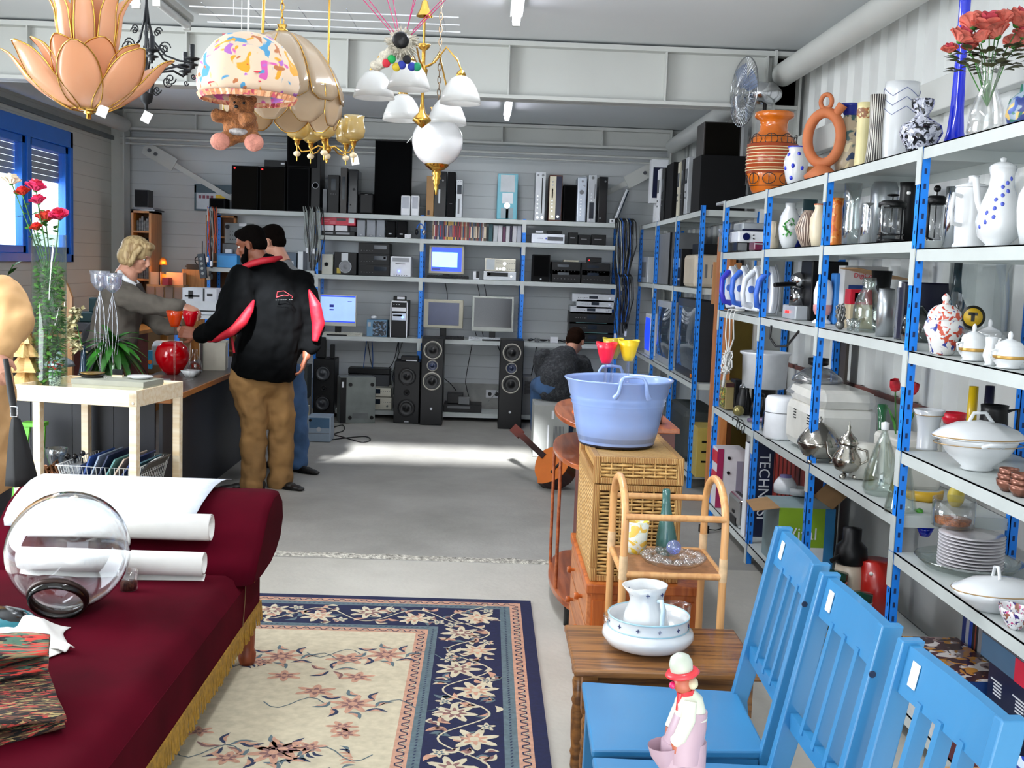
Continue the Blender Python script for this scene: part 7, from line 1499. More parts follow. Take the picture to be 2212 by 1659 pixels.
t=LV('teapot','ornate silver teapot with pointed lid finial on the fourth shelf','teapot',1833,1.50,S4+.03,66,62,[(.35,0),(.75,.1),(1,.35),(.95,.55),(.6,.85),(.62,1)],sil,950,parts=[('lid',sil,'lathe',[(.64,1.0),(.66,1.06),(.5,1.25),(.35,1.3),(.1,1.5),(.12,1.62),(.05,1.7),(.0,1.85)]),('handle',sil,'tube',[(.5,-.5,.9),(1.0,-.8,.85),(1.1,-.8,.5),(.7,-.6,.35)],.09),('spout',sil,'tube',[(-.7,.4,.3),(-1.1,.7,.6),(-1.2,.8,1.0)],.11),('foot',sil,'sph',(-.4,-.4,-.16),.2),('foot',sil,'sph',(.5,-.3,-.16),.2),('foot',sil,'sph',(0,.5,-.16),.2)])
LV('silver_tray','round silver plate in front of the teapot near the shelf edge','plate',1850,1.50,S4,110,8,[(.5,0),(.9,.5),(1,1)],sil,1020,solid=True)if False else None
LV('candle_dish','low glass dish with golden rim before the silver teapot','dish',1838,1.485,S4,80,22,[(.5,0),(.8,.4),(1,1)],glass('amber_clear','f0e4c8',tint=.3,body=.1),1010)if False else None
LV('glass_decanter','conical clear glass decanter with narrow neck and white cap','decanter',1909,1.53,S4,82,150,[(.8,0),(1,.12),(.9,.35),(.5,.7),(.15,.95),(.16,1)],glass('clear_glass2','f4f8f6',tint=.10),970,parts=[('cap',whp,'lathe',[(.2,.98),(.22,1.08),(.0,1.1)])])
LV('glass_flask','second conical glass flask behind the front upright with a fruit inside view','decanter',1952,1.50,S4,70,160,[(1,0),(.98,.06),(.6,.5),(.12,1)],glass('clear_glass2','f4f8f6',tint=.10),1000)
LV('bud_vase','slender green glass vase behind the glass decanter','vase',1905,1.70,S4,22,150,[(.7,0),(.5,.3),(.6,.6),(1,1)],glass('green_glass','6ac890',tint=.1,body=.35,bc='4aa070'),900)
t=thing('tulips','two red tulips in a clear glass behind the front blue upright','flowers',(1.68,yx(1948,1.68,880),S4));Y_=t.location.y;m=M();m.lathe(closed([(.03,0),(.03,.16)],.002),20);m.build('glass',cg,t)
for k,(px,py)in enumerate(((1934,835),(1972,842))):
 c=aY(px,py,Y_)-V(t.location);m=M();m.tube([(0,0,.01),tuple(c*.6),tuple(c)],.003,6);leafm(m,tuple(c*.5),(.2*(1 if k else-1),0,1),.14,.016);m.build('stem',ivy,t)
 m=M();m.lathe([(.0006,-.022),(.018,-.015),(.023,.005),(.018,.03)],6);m.build('tulip_head',mt('tulip_red','d02838',.5,var=.25,scale=30),t,loc=c,rot=(.2,.3*(1 if k else-1),0))
frs=[('lemon','yellow artificial lemon behind the front upright','e0cc50',1942,1.60,(.030,.03,.036),4.0),('apple','dark red artificial apple behind the banana','7a2038',2008,1.78,(.036,.036,.034),0),('pear','yellow artificial pear right of the banana','dcc450',2065,1.74,(.03,.03,.042),0),('lime','small green artificial fruit near the shelf edge','4a9a30',2003,1.56,(.012,.014,.010),0)]
for nm,lab,c,px,X,s_,_ in frs:m=M();m.sph((0,0,s_[2]),s_,16,12);tag(m.build(nm,mt('fruit_'+c,c,.4,var=.12),loc=(X,max(3.84,yx(px,X,1070)),S4)),lab,'fruit')
m=M();m.tube([(-.07,.06,.03),(-.05,.02,.024),(0,-.005,.022),(.05,.01,.024),(.08,.05,.035)],[.007,.018,.021,.018,.006],12);tag(m.build('banana',mt('banana','d8ac30',.4,var=.12),loc=(1.66,yx(2003,1.66,1060),S4)),'yellow artificial banana lying between the lemon and the pear','fruit')
LV('storage_glass','wide clear glass with orange beads at its bottom','glass',2062,1.60,S4,92,62,CYL,cg,1080,parts=[('orange_beads',mt('orange_beads','d8761c',.5,var=.3,scale=90,bump=1,bscale=120),'lathe',[(.0,.1),(.8,.1),(.85,.28),(.0,.34)])])
LV('glass_bowl','dark glass bowl with yellow contents right of the orange beads','bowl',2150,1.62,S4,62,40,[(.6,0),(1,.8),(.9,1)],glass('smoke_grey','c0c8c8'),1090)if yx(2150,1.62)>3.8 else None
S5=.965
gl_=mt('gold_line','a88a60',.3,metal=.3)
t=LV('creamer','tall white porcelain creamer with a gold rim left of the tureen','jug',2003,1.56,S5,62,88,[(.75,0),(.7,.06),(.72,.5),(.85,.8),(1.1,1)],WP,950,parts=[('gold_line',gl_,'lathe',[(1.0,.86),(1.02,.87),(1.0,.88)])])
t=LV('tureen','large white oval porcelain tureen with lid and gold lines','tureen',2112,1.56,S5,186,72,[(.35,0),(.42,.05),(.4,.12),(.8,.5),(1,.9),(1.0,1)],WP,980,sx=.82,parts=[('gold_line',gl_,'lathe',[(.955,.80),(.965,.815),(.96,.83)]),('lid',WP,'lathe',[(1.0,1.0),(1.0,1.06),(.8,1.28),(.5,1.45),(.0,1.55)]),('gold_line',gl_,'lathe',[(1.0,1.02),(1.01,1.04),(1.0,1.06)]),('lid_handle',WP,'tube',[(-.25,0,1.46),(-.15,0,1.75),(.1,0,1.78),(.28,0,1.46)],.045),('side_handle',WP,'tube',[(.2,-.95,.85),(.15,-1.25,.95),(-.15,-1.25,.95),(-.2,-.95,.85)],.05)]);
for o in t.children:o.scale=(1.1,.78,1)
LV('red_bowl','bright pink red plastic bowl behind the creamer and tureen','bowl',2060,1.76,S5+.06,58,24,[(.7,0),(1,1)],mt('plastic_f01838','f01838'),900);m=M();Y_=yx(2060,1.76,900);m.cyl((1.76,Y_,S5),(1.76,Y_,S5+.06),.035,n=16);tag(m.build('grey_tin',slv),'grey tin under the pink red bowl','tin')
LV('vase','tall yellow vase standing behind the tureen','vase',2102,1.78,S5,22,128,[(1,0),(.9,1)],mt('plastic_e8c010','e8c010'),860);LV('thermos_flask','dark blue black tall bottle behind the black jug','bottle',2137,1.79,S5,22,140,[(1,0),(.9,1)],mt('navy_black','14142a'),860)
t=LV('black_jug','black jug with side handle leaning behind the tureen','jug',2148,1.70,S5,62,122,[(.8,0),(1,.5),(.9,.9),(.95,1)],blk,890,parts=[('handle',blk,'tube',[(.8,-.3,.9),(1.5,-.5,.95),(1.5,-.5,.55),(.8,-.3,.5)],.13)])
for k,(px,X,lab)in enumerate(((2178,1.50,'left'),(2206,1.50,'right'))):
 for j in range(3):LV('copper_cup',lab+' pile of copper lustre cups, '+['bottom','middle','top'][j]+' one','cup',px,X,S5+.016*j*1.0,52-4*j,26,[(.5,0),(.9,.5),(1,1)],mt('copper_lustre','8a5a4a',.25,metal=.5,var=.25,scale=60),1040,t=.002,grp='copper lustre cups')
S6=.607
t=LV('serving_platter','large clear glass platter with upturned rim under the plate stack','platter',2095,1.62,S6,232,26,[(.5,0),(.8,.2),(1,1)],glass('clear_glass2','f4f8f6',tint=.10),1180)
Y_=t.location.y
for i in range(11):m=M();r=70*Y_/FPX;m.lathe([(.0006,.004),(r*.6,.004),(r,.010),(r*1.0,.0125),(r*.6,.008),(.0006,.007)],40);tag(m.build('dinner_plate',mt('plate_white','c8c4c8',.2,coat=.4),loc=(1.62,Y_-.01,S6+.008+.0105*i)),'pale dinner plate in the stack on the glass platter','plate','stacked dinner plates')
t=LV('tureen','low oval white lidded dish with gold line near the shelf edge','tureen',2158,1.51,S6,196,46,[(.45,0),(.5,.1),(.85,.6),(1,1)],WP,1240,parts=[('lid',WP,'lathe',[(1.0,1.0),(.98,1.1),(.6,1.5),(.0,1.7)]),('gold_line',gl_,'lathe',[(1.0,1.0),(1.012,1.03),(1.0,1.06)]),('lid_handle',WP,'tube',[(-.05,.25,1.6),(-.05,.15,2.1),(-.05,-.1,2.15),(-.05,-.25,1.6)],.04)])
for o in t.children:o.scale=(1.05,.72,1)
t=LV('sauce_boat','white sauce boat with brown and pink flower border at the right edge','sauce boat',2192,1.485,S6,104,46,[(.4,0),(.5,.12),(.85,.6),(1,1)],patt('flower_border','dcdadc',['8a5a4a','c04a80','3a2a6a'],scale=45,th=.6,rough=.15),1320,parts=[])
for o in t.children:o.scale=(.6,1,1)
for i in range(3):LV('small_bowl',['bottom','middle','top'][i]+' one of the small ribbed bowls stacked at the right edge','bowl',2236,1.60,S6+.02*i,70,34,[(.5,0),(.9,.5),(1,1)],WP,1190,grp='ribbed bowls')
LV('blue_dish','small bright blue glass dish on the far end of the glass platter','dish',1998,1.66,S6,40,22,[(.5,0),(1,1)],bgl,1150)
# ---- bottom shelf .11 ----
S7=.11
cp=mt('card_white','d0ccd0',.5);t=SB('product_box','red and white product box printed with drink symbols at the aisle end','box',1524,1536,1.42,S7-.0,130,.17,cp,[('n','magenta_stripe',.0,.22,0,1,mt('magenta_print','9a2050',.4)),('n','outline_picture',.72,.95,.2,.8,mt('outline_grey','8a8494',.4)),('kn','symbol',.42,.85,.010,blk),('kn','symbol',.42,.6,.010,blk),('l','red_print',0,1,.75,.95,mt('print_red','c01830')),('l','red_print',0,1,.45,.6,_M['print_red'])],1060,bv=.001)
t.location.z=.112;t.location.y=6.82
t.location.x=1.455
t=SB('toaster','chrome toaster at the front of the bottom shelf','toaster',1572,1597,1.47,S7,66,.14,chrm,[('l','black_end',.25,.75,.02,.3,blk),('l','lever',.42,.58,.4,.5,blk)],1100,bv=.03)
m=M();h=66*t.location.y/FPX;m.box(.03,.05,-.10,.10,h-.001,h+.001);m.box(.09,.11,-.10,.10,h-.001,h+.001);m.build('slots',blk,t)
t=SB('hifi_carton','flat upright dark blue carton with white lettering beside the second upright','box',1606,1614,1.47,S7,206,.14,mt('carton_navy','141c3c',.4),[('l','white_edge',0,1,0,1,whp),('n','white_edge',0,.10,0,1,mt('outline_grey','8a8494'))],1060,bv=.001)
h=206*t.location.y/FPX;Lh=(yx(1606,1.47)-yx(1614,1.47))/2;text('TECHNOSI',whp,t,(.085,-Lh-.004,h*.55),(0,pi/2,-pi/2+pi/2)if False else(pi/2,pi/2,0),.085,name='white_lettering',sx=.9)
for k,(a,b)in enumerate(((1660,1742),)):t=SB('panel_heater','dark red ribbed metal panel leaning behind the open carton','heater',a,b,1.78,S7,200,.04,mt('dark_red_metal','8a2018',.5,var=.15),[('l','dark_grooves',.06+.11*i,.085+.11*i,.25,.95,mt('groove_red','4a1410',.6))for i in range(8)],1020)
t=SB('appliance_carton','open green carton with white lettering full of crockery, flaps up','box',1648,1682,1.48,S7,132,.28,mt('carton_pale_blue','8aa0a4',.5),[('n','green_print',.0,.82,.35,1,mt('lime_print','8ab020',.5)),('n','blue_print',.82,1,.0,1,mt('blue_print','2a7ab0',.5)),('n','white_print',0,.82,0,.35,whp)],1130,bv=.001)
h=132*t.location.y/FPX;Lh=(yx(1648,1.48)-yx(1682,1.48))/2;text('Vital',whp,t,(.115,-Lh-.005,h*.58),FRONT,.085,name='white_lettering')
m=M();m.prism([(0,-Lh,h),(0,Lh*.6,h),(-.11,Lh*.6,h-.02),(-.12,-Lh*.7,h-.03)],(0,0,.004));m.build('flap',mt('kraft_cardboard','a88258'),t);m=M();m.prism([(0,-Lh+.01,h),(.26,-Lh+.01,h),(.26,-Lh-.07,h-.05),(.02,-Lh-.07,h-.05)],(0,0,.004))if False else None;m.prism([(.26,-Lh,h),(.26,Lh,h),(.33,Lh,h+.07),(.33,-Lh,h+.07)],(0,0,.004));m.build('flap',mt('kraft_cardboard','a88258'),t)
LV('food_pot','white lidded pot with a lilac knob in the open green carton','pot',1694,1.60,S7+.31,50,34,[(.95,0),(1,.5),(.9,.7),(.6,1)],whp,1080,solid=True,parts=[('lilac_knob',mt('lilac','8a80b8',.4),'lathe',[(.5,.9),(.5,1.15),(.0,1.2)])]);LV('cup','white cup rim sticking out of the green carton','cup',1722,1.66,S7+.31,44,16,CYL,WP,1110)
t=LV('pump_thermos','beige pump thermos jug with a black head on the bottom shelf','thermos',1838,1.56,S7,68,138,[(.9,0),(1,.1),(1,.8),(.9,1)],mt('thermos_beige','c8b8a4',.3),1200,parts=[('pump_head',blk,'lathe',[(.95,.98),(1.1,1.02),(1.0,1.25),(.6,1.35),(.6,1.55),(.0,1.58)]),('spout',blk,'tube',[(-.8,-.4,1.12),(-1.5,-.7,1.05)],.16),('handle',slv,'tube',[(.9,.2,1.1),(1.7,.4,.9),(1.5,.3,.6)],.03)],solid=True)
grg=glass('green_jar_glass','2a9a60',tint=.12,body=.3,bc='1a7a4a')
for k,(px,X,lab)in enumerate(((1802,1.48,'green glass storage jar with black lid, left of the pair'),(1858,1.50,'green glass storage jar with black lid, right of the pair'))):LV('storage_jar',lab,'jar',px,X,S7,60,110,[(.95,0),(1,.5),(.85,1)],grg,1290,parts=[('lid',mt('dark_green_gloss','0f3a2c'),'lathe',[(.9,1.0),(.92,1.12),(.0,1.16)]),('wire_clip',chrm,'lathe',[(.9,.94),(.93,.96),(.9,.98)])])
LV('red_canister','large red plastic canister behind the pump thermos','canister',1895,1.66,S7,78,150,[(.9,0),(1,1)],mt('red_plastic','b82018',.3,coat=.2),1230,solid=True,parts=[('tag',tagw,'sph',(-.6,-.75,.85),.12)])
LV('clear_bowl','clear glass bowl standing before the red canister','bowl',1890,1.52,S7,90,60,CYL,cg,1330)
bk=[('1a2a6a',26,'navy'),('9a9ca8',22,'grey'),('1c3a9a',22,'bright blue'),('14141a',16,'black'),('7a3020',10,'rust brown'),('1a1a20',12,'charcoal'),('8a8a90',26,'pale grey')]
Yk=3.70
for i,(c,w,lab)in enumerate(bk):
 wm=w*.0011;Yk-=wm*1.05;m=M();m.box(0,.16,-wm/2,wm/2,0,.40-.02*(i%3));tag(m.build('binder',mt('binder_'+c,c,.45),loc=(1.68,Yk+wm/2,S7+.001),bv=.002),lab+' binder standing on the bottom shelf beside the front upright','binder','binders')
m=M();m.box(0,.20,-.17,.17,0,.17);t=thing('product_box','white carton with a grey picture under the flat food box','box',(1.462,3.48,S7+.001));m.build('casing',mt('box_white','c8c8c8'),t);m=M();m.sph((.14,-.172,.08),(.03,.004,.04),12,8);m.build('grey_picture',gry,t)
t=thing('flat_box','flat printed food box lying on the white carton','box',(1.458,3.49,S7+.173),0);m=M();m.box(0,.21,-.21,.21,0,.045);m.build('casing',mt('carton_blue_dark','2a4a8a',.3),t);m=M();m.box(.002,.208,-.208,.208,.0452,.046);m.build('food_picture',patt('food_print','8a7470',['4a1a28','c8c0bc','b0782a','3a1c20'],scale=12,th=.53,rough=.25),t)
t=thing('appliance_box','dark blue appliance box with rows of small white text','box',(1.57,3.09,S7+.001));m=M();m.box(0,.26,-.16,.16,0,.30);m.build('casing',mt('carton_navy','141c3c'),t)
for k in range(3):
 for j in range(2):m=M();[m.box(-.002,.001,.12-.14*k-.05,.12-.14*k+.02-(.02 if i else 0),.25-.10*j-.010*i,.254-.10*j-.010*i)for i in range(5)];[m.box(.03+.1*k,.09+.1*k-(.015 if i%2 else 0),-.1615,-.16,.25-.10*j-.010*i,.254-.10*j-.010*i)for i in range(5)];m.build('text_lines',whp,t)
t=thing('appliance_box','blue and red box with a picture lid on top of the dark blue box','box',(1.56,3.07,S7+.303),0);m=M();m.box(0,.27,-.17,.22,0,.07);m.build('casing',mt('slate_blue','4a6a88'),t);m=M();m.box(-.002,0,-.17,.0,0,.07);m.build('red_print',mt('product_red','d02040'),t);m=M();m.box(.003,.267,-.167,.217,.0702,.071);m.build('lid_picture',patt('lid_print','8a8488',['3a2c30','b0acb0'],scale=8),t)
LV('fruit_bowl','blue and white painted bowl at the lower right corner','bowl',2215,1.36,.30,180,50,[(.4,0),(.8,.5),(1,1)],patt('blue_white_paint','1c3a9a',['c8d4f0','122a7a','8aa0d8'],scale=22,rough=.15),1560)
m=M();Y_=yx(2215,1.36,1560);m.box(1.22,1.43,Y_-.16,Y_+.14,0,.298);tag(m.build('cardboard_carton',mt('kraft_cardboard','a88258')),'brown cardboard carton on the floor under the blue and white bowl','box')
t=SB('baking_box','white and dark red box on the bottom shelf seen through the nearest chair back','box',1925,1990,1.47,S7,60,.05,cp,[('l','dark_red_print',0,1,0,.4,mt('dark_print','5a1a24',.4)),('l','red_figure',.1,.2,.5,.9,mt('print_red','c01830'))],1500)if False else None
m=M();m.box(0,.03,-.20,.2,0,.16);t=thing('baking_box','white box with dark red print seen through the nearest chair back','box',(1.455,3.05,S7+.001));m.build('casing',cp,t);m=M();m.box(-.002,0,-.2,.2,0,.06);m.build('red_print',mt('dark_print','5a1a24'),t)
wc=mt('white_cord','d4d4d0',.6)
t=thing('knotted_iron_cords','white iron cords hanging from the shelf, tied into a messy knot','cables',(1.44,yx(1582,1.44,700),1.335));rq=random.Random(4)
for k in range(3):m=M();y=.10-.09*k;m.tube([(.05,y,.012),(-.004,y+.01,.008),(-.014,y,-.03),(-.014,y-.02*k,-.15),(-.012,.02,-.26)],.0045,6);m.build('cord',wc,t)
m=M()
for k in range(14):
 pts=[];c=V((-.016,.02,-.30))
 for j in range(9):a=j*.8+k*1.7;pts.append(c+V((.018*sin(a*1.3),(.06+.02*sin(k))*cos(a),(.055+.02*cos(k))*sin(a*.9+k))))
 m.tube(pts,.0042,5)
m.tube([(-.016,.05,-.34),(-.016,.07,-.42),(-.016,.09,-.45)],.009,6);m.build('knot',wc,t)
m=M();Y_=yx(1690,1.445,720);m.tube([(1.445,Y_+.22,1.30),(1.437,Y_+.2,1.24),(1.437,Y_+.08,1.205),(1.437,Y_-.12,1.22),(1.445,Y_-.28,1.30)],.006,8);tag(m.build('hanging_cable',ck_),'black cable hanging in an arc below the espresso machine','cable')
m=M();p=aZ(1520,1150,0);m.box(-.022,.022,-.03,.03,0,.045);m.tube([(.02,0,.02),(.08,.01,.01),(.2,.1,.005)],.003,6);tag(m.build('plug_adapter',blk,loc=(p.x,p.y,0),rz=.2),'small black plug adapter lying on the floor by the aisle','adapter')
yw=mt('yellow_wood','b09a48',.5,var=.06);ow=wood('orange_side','c07a42','a8642e',.45,axis=2)
t=thing('wardrobe','tall cabinet with orange side and yellow wooden inside behind the shelving','cabinet')
m=M();m.box(1.56,1.60,7.18,7.60,0,1.80);m.build('side_panel',ow,t);m=M();m.box(1.60,1.90,7.52,7.56,0,1.28);m.build('back_panel',yw,t)
for z in(.08,.62):m=M();m.box(1.60,1.9,7.2,7.52,z,z+.02);m.build('shelf',yw,t)
m=M();m.box(1.66,1.69,7.44,7.5,.1,.62);m.build('post',ow,t)
m=M();m.box(1.885,1.90,5.75,5.92,.0,1.33);tag(m.build('dark_board',mt('dark_brown_board','4a423c',.6)),'dark brown board leaning at the wall behind the stock pot','board')
# ================= far right unit =================
gf='things on the far right shelving'
def FB(name,lab,cat,px0,px1,z,hpx,mat,feats=(),dx=.3,X=1.53,py=500,bv=.004):return SB(name,lab,cat,px0,px1,X,z,hpx,dx,mat,feats,py,bv,gf)
t=FB('monitor','small white monitor with dark screen at the far end of the right shelving top','monitor',1400,1404,2.0+.19,92,whp,[('n','screen',.12,.9,.12,.82,mt('navy_face','1a1e3a'))],.16,1.50,430);m=M();m.box(1.55,1.60,t.location.y-.03,t.location.y+.03,2.001,2.19);tag(m.build('monitor_foot_block',whp),'white block carrying the small monitor','block',gf)
for k,(a,b,h,c,lab)in enumerate(((1419,1424,112,whp,'white recorder on end with blue edge, farthest of the upright row at right'),(1428,1434,112,blk,'black recorder on end behind the white one at right'),(1438,1452,118,blm,'large black loudspeaker in the far right row'),(1462,1467,116,bge,'cream hi-fi component on end in the far right row'),(1470,1475,120,blk,'black hi-fi component on end beside the cream one'),(1478,1484,122,slv,'silver hi-fi component with row of buttons on end'))):
 FB('hifi_component' if k!=2 else 'loudspeaker',lab,'hi-fi' if k!=2 else 'speaker',a,b,2.0,h,c,[('l','display',.2,.8,.55,.8,dsp),('kl','knob',.5,.4,.008,gry),('kl','knob',.5,.3,.008,gry)]if k!=2 else[],.25,py=420)
FB('loudspeaker','big black loudspeaker at the near end of the far right shelving top','speaker',1494,1512,2.0,118,blm,(),.34,py=400);FB('loudspeaker','dark wooden loudspeaker stacked on the big black one at right','speaker',1505,1520,2.0+.40,78,mt('brown_black','2a2422'),[('n','grille',.04,.96,.03,.97,mt('brown_black_cloth','1c1814'))],.28,1.58,300)
FB('inkjet_printer','silver plastic box with disc shape at the far end of the second level','device',1382,1399,1.445,54,slv,[('l','window',.2,.8,.2,.8,gry)],.2,py=580);FB('hifi_cabinet','tall grey metal cabinet side on the second level of the far right shelving','cabinet',1418,1445,1.445,108,gry,[('n','dark_edge',.0,.06,0,1,blk)],.3,py=560)
FB('stereo_tower','black stereo with silver display on the second level of the far right shelving','hi-fi',1452,1470,1.445,78,blk,[('l','display',.1,.9,.5,.75,mt('pale_display','8aa0b0',.3)),('l','buttons',.1,.9,.15,.2,slv)],.3,py=590)
t=FB('bread_bin','beige rounded plastic appliance at the near end of the second level','appliance',1476,1500,1.445,70,mt('beige_cream','c4b8a4',.4),[('n','lines',.3,.36,.3,.7,gry),('n','lines',.5,.56,.3,.7,gry)],.25,1.50,590,bv=.03)
FB('black_amplifier','wide black box behind the beige appliance','hi-fi',1494,1510,1.445,92,blk,(),.3,1.60,570)
for k,(a,b,h,X,lab)in enumerate(((1394,1406,90,1.50,'thin white and blue television at the far end of the third level'),(1418,1450,135,1.50,'silver tube television with curved screen on the third level'),(1462,1508,168,1.50,'large dark tube television at the near end of the third level'))):
 t=FB('television',lab,'television',a,b,.76,h,[whp,slv,mt('dark_tv','2a2c32',.35)][k],(),[.08,.1,.12][k],X+.04,700,.01)
 Ya=yx(a,X,700);Yb_=yx(b,X,700);Lh=(Ya-Yb_)/2;hh=h*(Ya+Yb_)/2/FPX;m=M()
 m.grid(lambda u,v:(-.002-.022*(1-(2*u-1)**2)*(1-(2*v-1)**2),-Lh*.86+Lh*1.72*u,hh*(.12+.8*v)),12,12);m.build('screen',[sb,mt('tv_glass','3a4654',.08,coat=.6),mt('tv_glass','3a4654')][k],t)
 m=M();m.prism([([.08,.1,.12][k],-Lh*.9,.02),([.08,.1,.12][k],Lh*.9,.02),([.08,.1,.12][k],Lh*.9,hh*.95),([.08,.1,.12][k],-Lh*.9,hh*.95)],(.06,0,0));m.prism([(.14,-Lh*.6,.05),(.14,Lh*.6,.05),(.14,Lh*.6,hh*.8),(.14,-Lh*.6,hh*.8)],(.2,0,0));m.build('rear_housing',blk,t,bv=.01)
 if k==2:m=M();m.cyl((-.004,-Lh*.7,.03),(-.012,-Lh*.7,.03),.014,n=12);m.build('orange_spot',mt('orange_spot','f08020'),t)
FB('crate','yellow ochre plastic crate on the bottom level of the far right shelving','crate',1488,1506,.11,108,mt('ochre_crate','a89448',.5),[('n','slots',.1,.9,.3,.34,blk),('n','slots',.1,.9,.5,.54,blk),('n','slots',.1,.9,.7,.74,blk)],.34,1.52,950)
FB('vacuum_cleaner','dark rounded appliance on the bottom level of the far right shelving','appliance',1440,1478,.11,110,mt('charcoal','2a3030'),(),.3,1.53,900,bv=.05)
# ================= hanging lamps =================
pg_=glass('peach_glass','e8b898',tint=.05,rough=.25,body=.88,bc='f0c09a');br2=mt('polished_brass','c89a48',.18,metal=1,var=.03)
def hang(t,z0,mat,r=.004,chain=False,x=0,y=0):
 """chain or rod from the lamp up to the ceiling"""
 top=ZC-t.location.z;m=M()
 if chain:
  z=z0;k=0
  while z<top:m.T=Matrix.Translation((x,y,z+.014))@Matrix.Rotation(k*pi/2,4,'Z');m.tube([(.007*cos(a),0,.017*sin(a))for a in[2*pi*i/10 for i in range(10)]],.0022,5,closed=True);z+=.027;k+=1
 else:m.cyl((x,y,z0),(x,y,top),r,n=8)
 m.build('chain' if chain else 'rod',mat,t)
 m=M();m.lathe([(.0006,top),(.035,top),(.03,top-.02),(.0006,top-.03)],16,(x,y,0));m.build('ceiling_rose',mat,t)
c=aY(192,252,3.5);t=thing('lotus_lamp','large lotus shaped ceiling lamp of peach glass petals with brass edges','ceiling lamp',c)
def petal(n_,a,curve,w,mat,cup=.25):
 ca,sa=cos(a),sin(a);k=10;m=M()
 def P_(u,v):
  j=v*(len(curve)-1);i=min(int(j),len(curve)-2);f_=j-i;r_=curve[i][0]*(1-f_)+curve[i+1][0]*f_;z=curve[i][1]*(1-f_)+curve[i+1][1]*f_
  ww=w*(sin(pi*(.10+.88*v))**.75);s=(u-.5)*2*ww;b=cup*w*(2*u-1)**2*sin(pi*v)
  return V((ca*(r_-b)-sa*s,sa*(r_-b)+ca*s,z+b*.4))
 m.grid(P_,6,14);o=m.build(n_,mat,t,thick=.003)
 m=M();m.tube([P_(0,i/14)for i in range(15)]+[P_(1,1-i/14)for i in range(15)],.0024,5,closed=True);m.build('brass_edge',br2,o)
for i in range(8):petal('petal',2*pi*i/8+.18,[(.05,.02),(.09,.035),(.14,.065),(.18,.10),(.205,.135),(.225,.165),(.25,.185)],.062,pg_)
for i in range(8):petal('petal',2*pi*i/8+.57,[(.045,.03),(.075,.06),(.105,.11),(.125,.16),(.145,.195),(.165,.215)],.058,pg_)
for i in range(8):petal('petal',2*pi*i/8+.2,[(.03,.11),(.06,.15),(.085,.20),(.095,.26),(.10,.31),(.125,.36),(.16,.39)],.030,pg_)
for i in range(4):petal('petal',2*pi*i/4+.9,[(.02,.15),(.035,.2),(.045,.28),(.045,.36),(.05,.42)],.036,pg_)
m=M();m.lathe([(.0006,-.008),(.008,-.006),(.007,.006),(.016,.010),(.012,.016),(.03,.018),(.034,.022),(.045,.026),(.05,.031),(.062,.036),(.066,.042),(.055,.05),(.0006,.05)],32);m.build('brass_base',br2,t)
m=M();m.cyl((0,0,.04),(0,0,.46),.004,n=8);
for a in(0,2.1,4.2):m.lathe([(.014,.1),(.016,.13),(.0006,.13)],12,(.035*cos(a),.035*sin(a),0))
m.build('lamp_holder',br2,t);hang(t,.44,br2,chain=True)
m=M();m.cb((.058,-.05,.012),(.03,.001,.034),(0,.35,.3));m.build('price_tag',tagw,t)
iron_=mt('black_iron','14161a',.5,metal=.4);c=aY(316,232,4.6);t=thing('iron_chandelier','black wrought iron chandelier with scrolled arms and candle holders','chandelier',c)
m=M();m.lathe([(.0006,-.012),(.006,-.01),(.006,.01),(.022,.022),(.028,.05),(.03,.055),(.0006,.055)],20);m.tube([(0,0,.05),(0,0,.5)],.006,8);m.build('stem',iron_,t)
def scroll(m,c_,d,r0,turns,s=1,r=.0028):
 pts=[]
 for i in range(int(turns*12)+1):a=s*i*pi/6;q=r0*(1-i/(turns*12+3));pts.append(V(c_)+V(d)*(q*cos(a))+V((0,0,1))*(q*sin(a)))
 m.tube(pts,r,5)
for i in range(6):
 a=i*pi/3-.12;d=V((cos(a),sin(a),0));m=M();Zp=V((0,0,1))
 m.tube([d*.02+Zp*.05,d*.03+Zp*.10,d*.07+Zp*.15,d*.13+Zp*.165,d*.18+Zp*.150,d*.19+Zp*.16],.005,6)
 m.tube([Zp*.42,d*.01+Zp*.34,d*.03+Zp*.26,d*.08+Zp*.205,d*.14+Zp*.185,d*.185+Zp*.182],.0042,6)
 scroll(m,d*.075+Zp*.235,d,.026,1.6,1);scroll(m,d*.10+Zp*.115,d,.024,1.5,-1);scroll(m,d*.045+Zp*.07,d,.018,1.4,-1);scroll(m,d*.05+Zp*.30,d,.016,1.3);scroll(m,d*.195+Zp*.125,d,.012,1.3,-1)
 m.build('arm',iron_,t)
 m=M();cc=d*.19;m.lathe([(.0006,.155),(.012,.158),(.010,.165),(.026,.17),(.024,.174),(.008,.176),(.008,.186),(.026,.192),(.03,.198),(.009,.2),(.010,.25),(.0006,.252)],16,cc);m.build('candle_holder',iron_,t)
hang(t,.5,iron_,.006)
m=M();m.cb((.004,-.01,-.04),(.036,.001,.044),(0,.45,.2));m.build('price_tag',tagw,t)
c=aY(535,205,4.0);t=thing('childrens_lampshade','cream fabric dome lampshade printed with small coloured animals and hearts','lampshade',c)
kf=patt('kids_fabric','d8bfa6',['c858a0','4a90b8','d89a28','a868b8','b06a40'],scale=12,th=.635,rough=.8)
m=M();k=10;pr=[(.168,-.005),(.178,.02),(.18,.05),(.172,.09),(.15,.135),(.12,.17),(.08,.198),(.035,.21)]
vs=[];N=60
for r_,z in pr:vs+=[(r_*(1-.035*abs(sin(k*pi*j/N)))*cos(2*pi*j/N),r_*(1-.035*abs(sin(k*pi*j/N)))*sin(2*pi*j/N),z)for j in range(N)]
m.add(vs,[(i*N+j,i*N+(j+1)%N,(i+1)*N+(j+1)%N,(i+1)*N+j)for i in range(len(pr)-1)for j in range(N)],True);m.build('shade',kf,t,thick=.002)
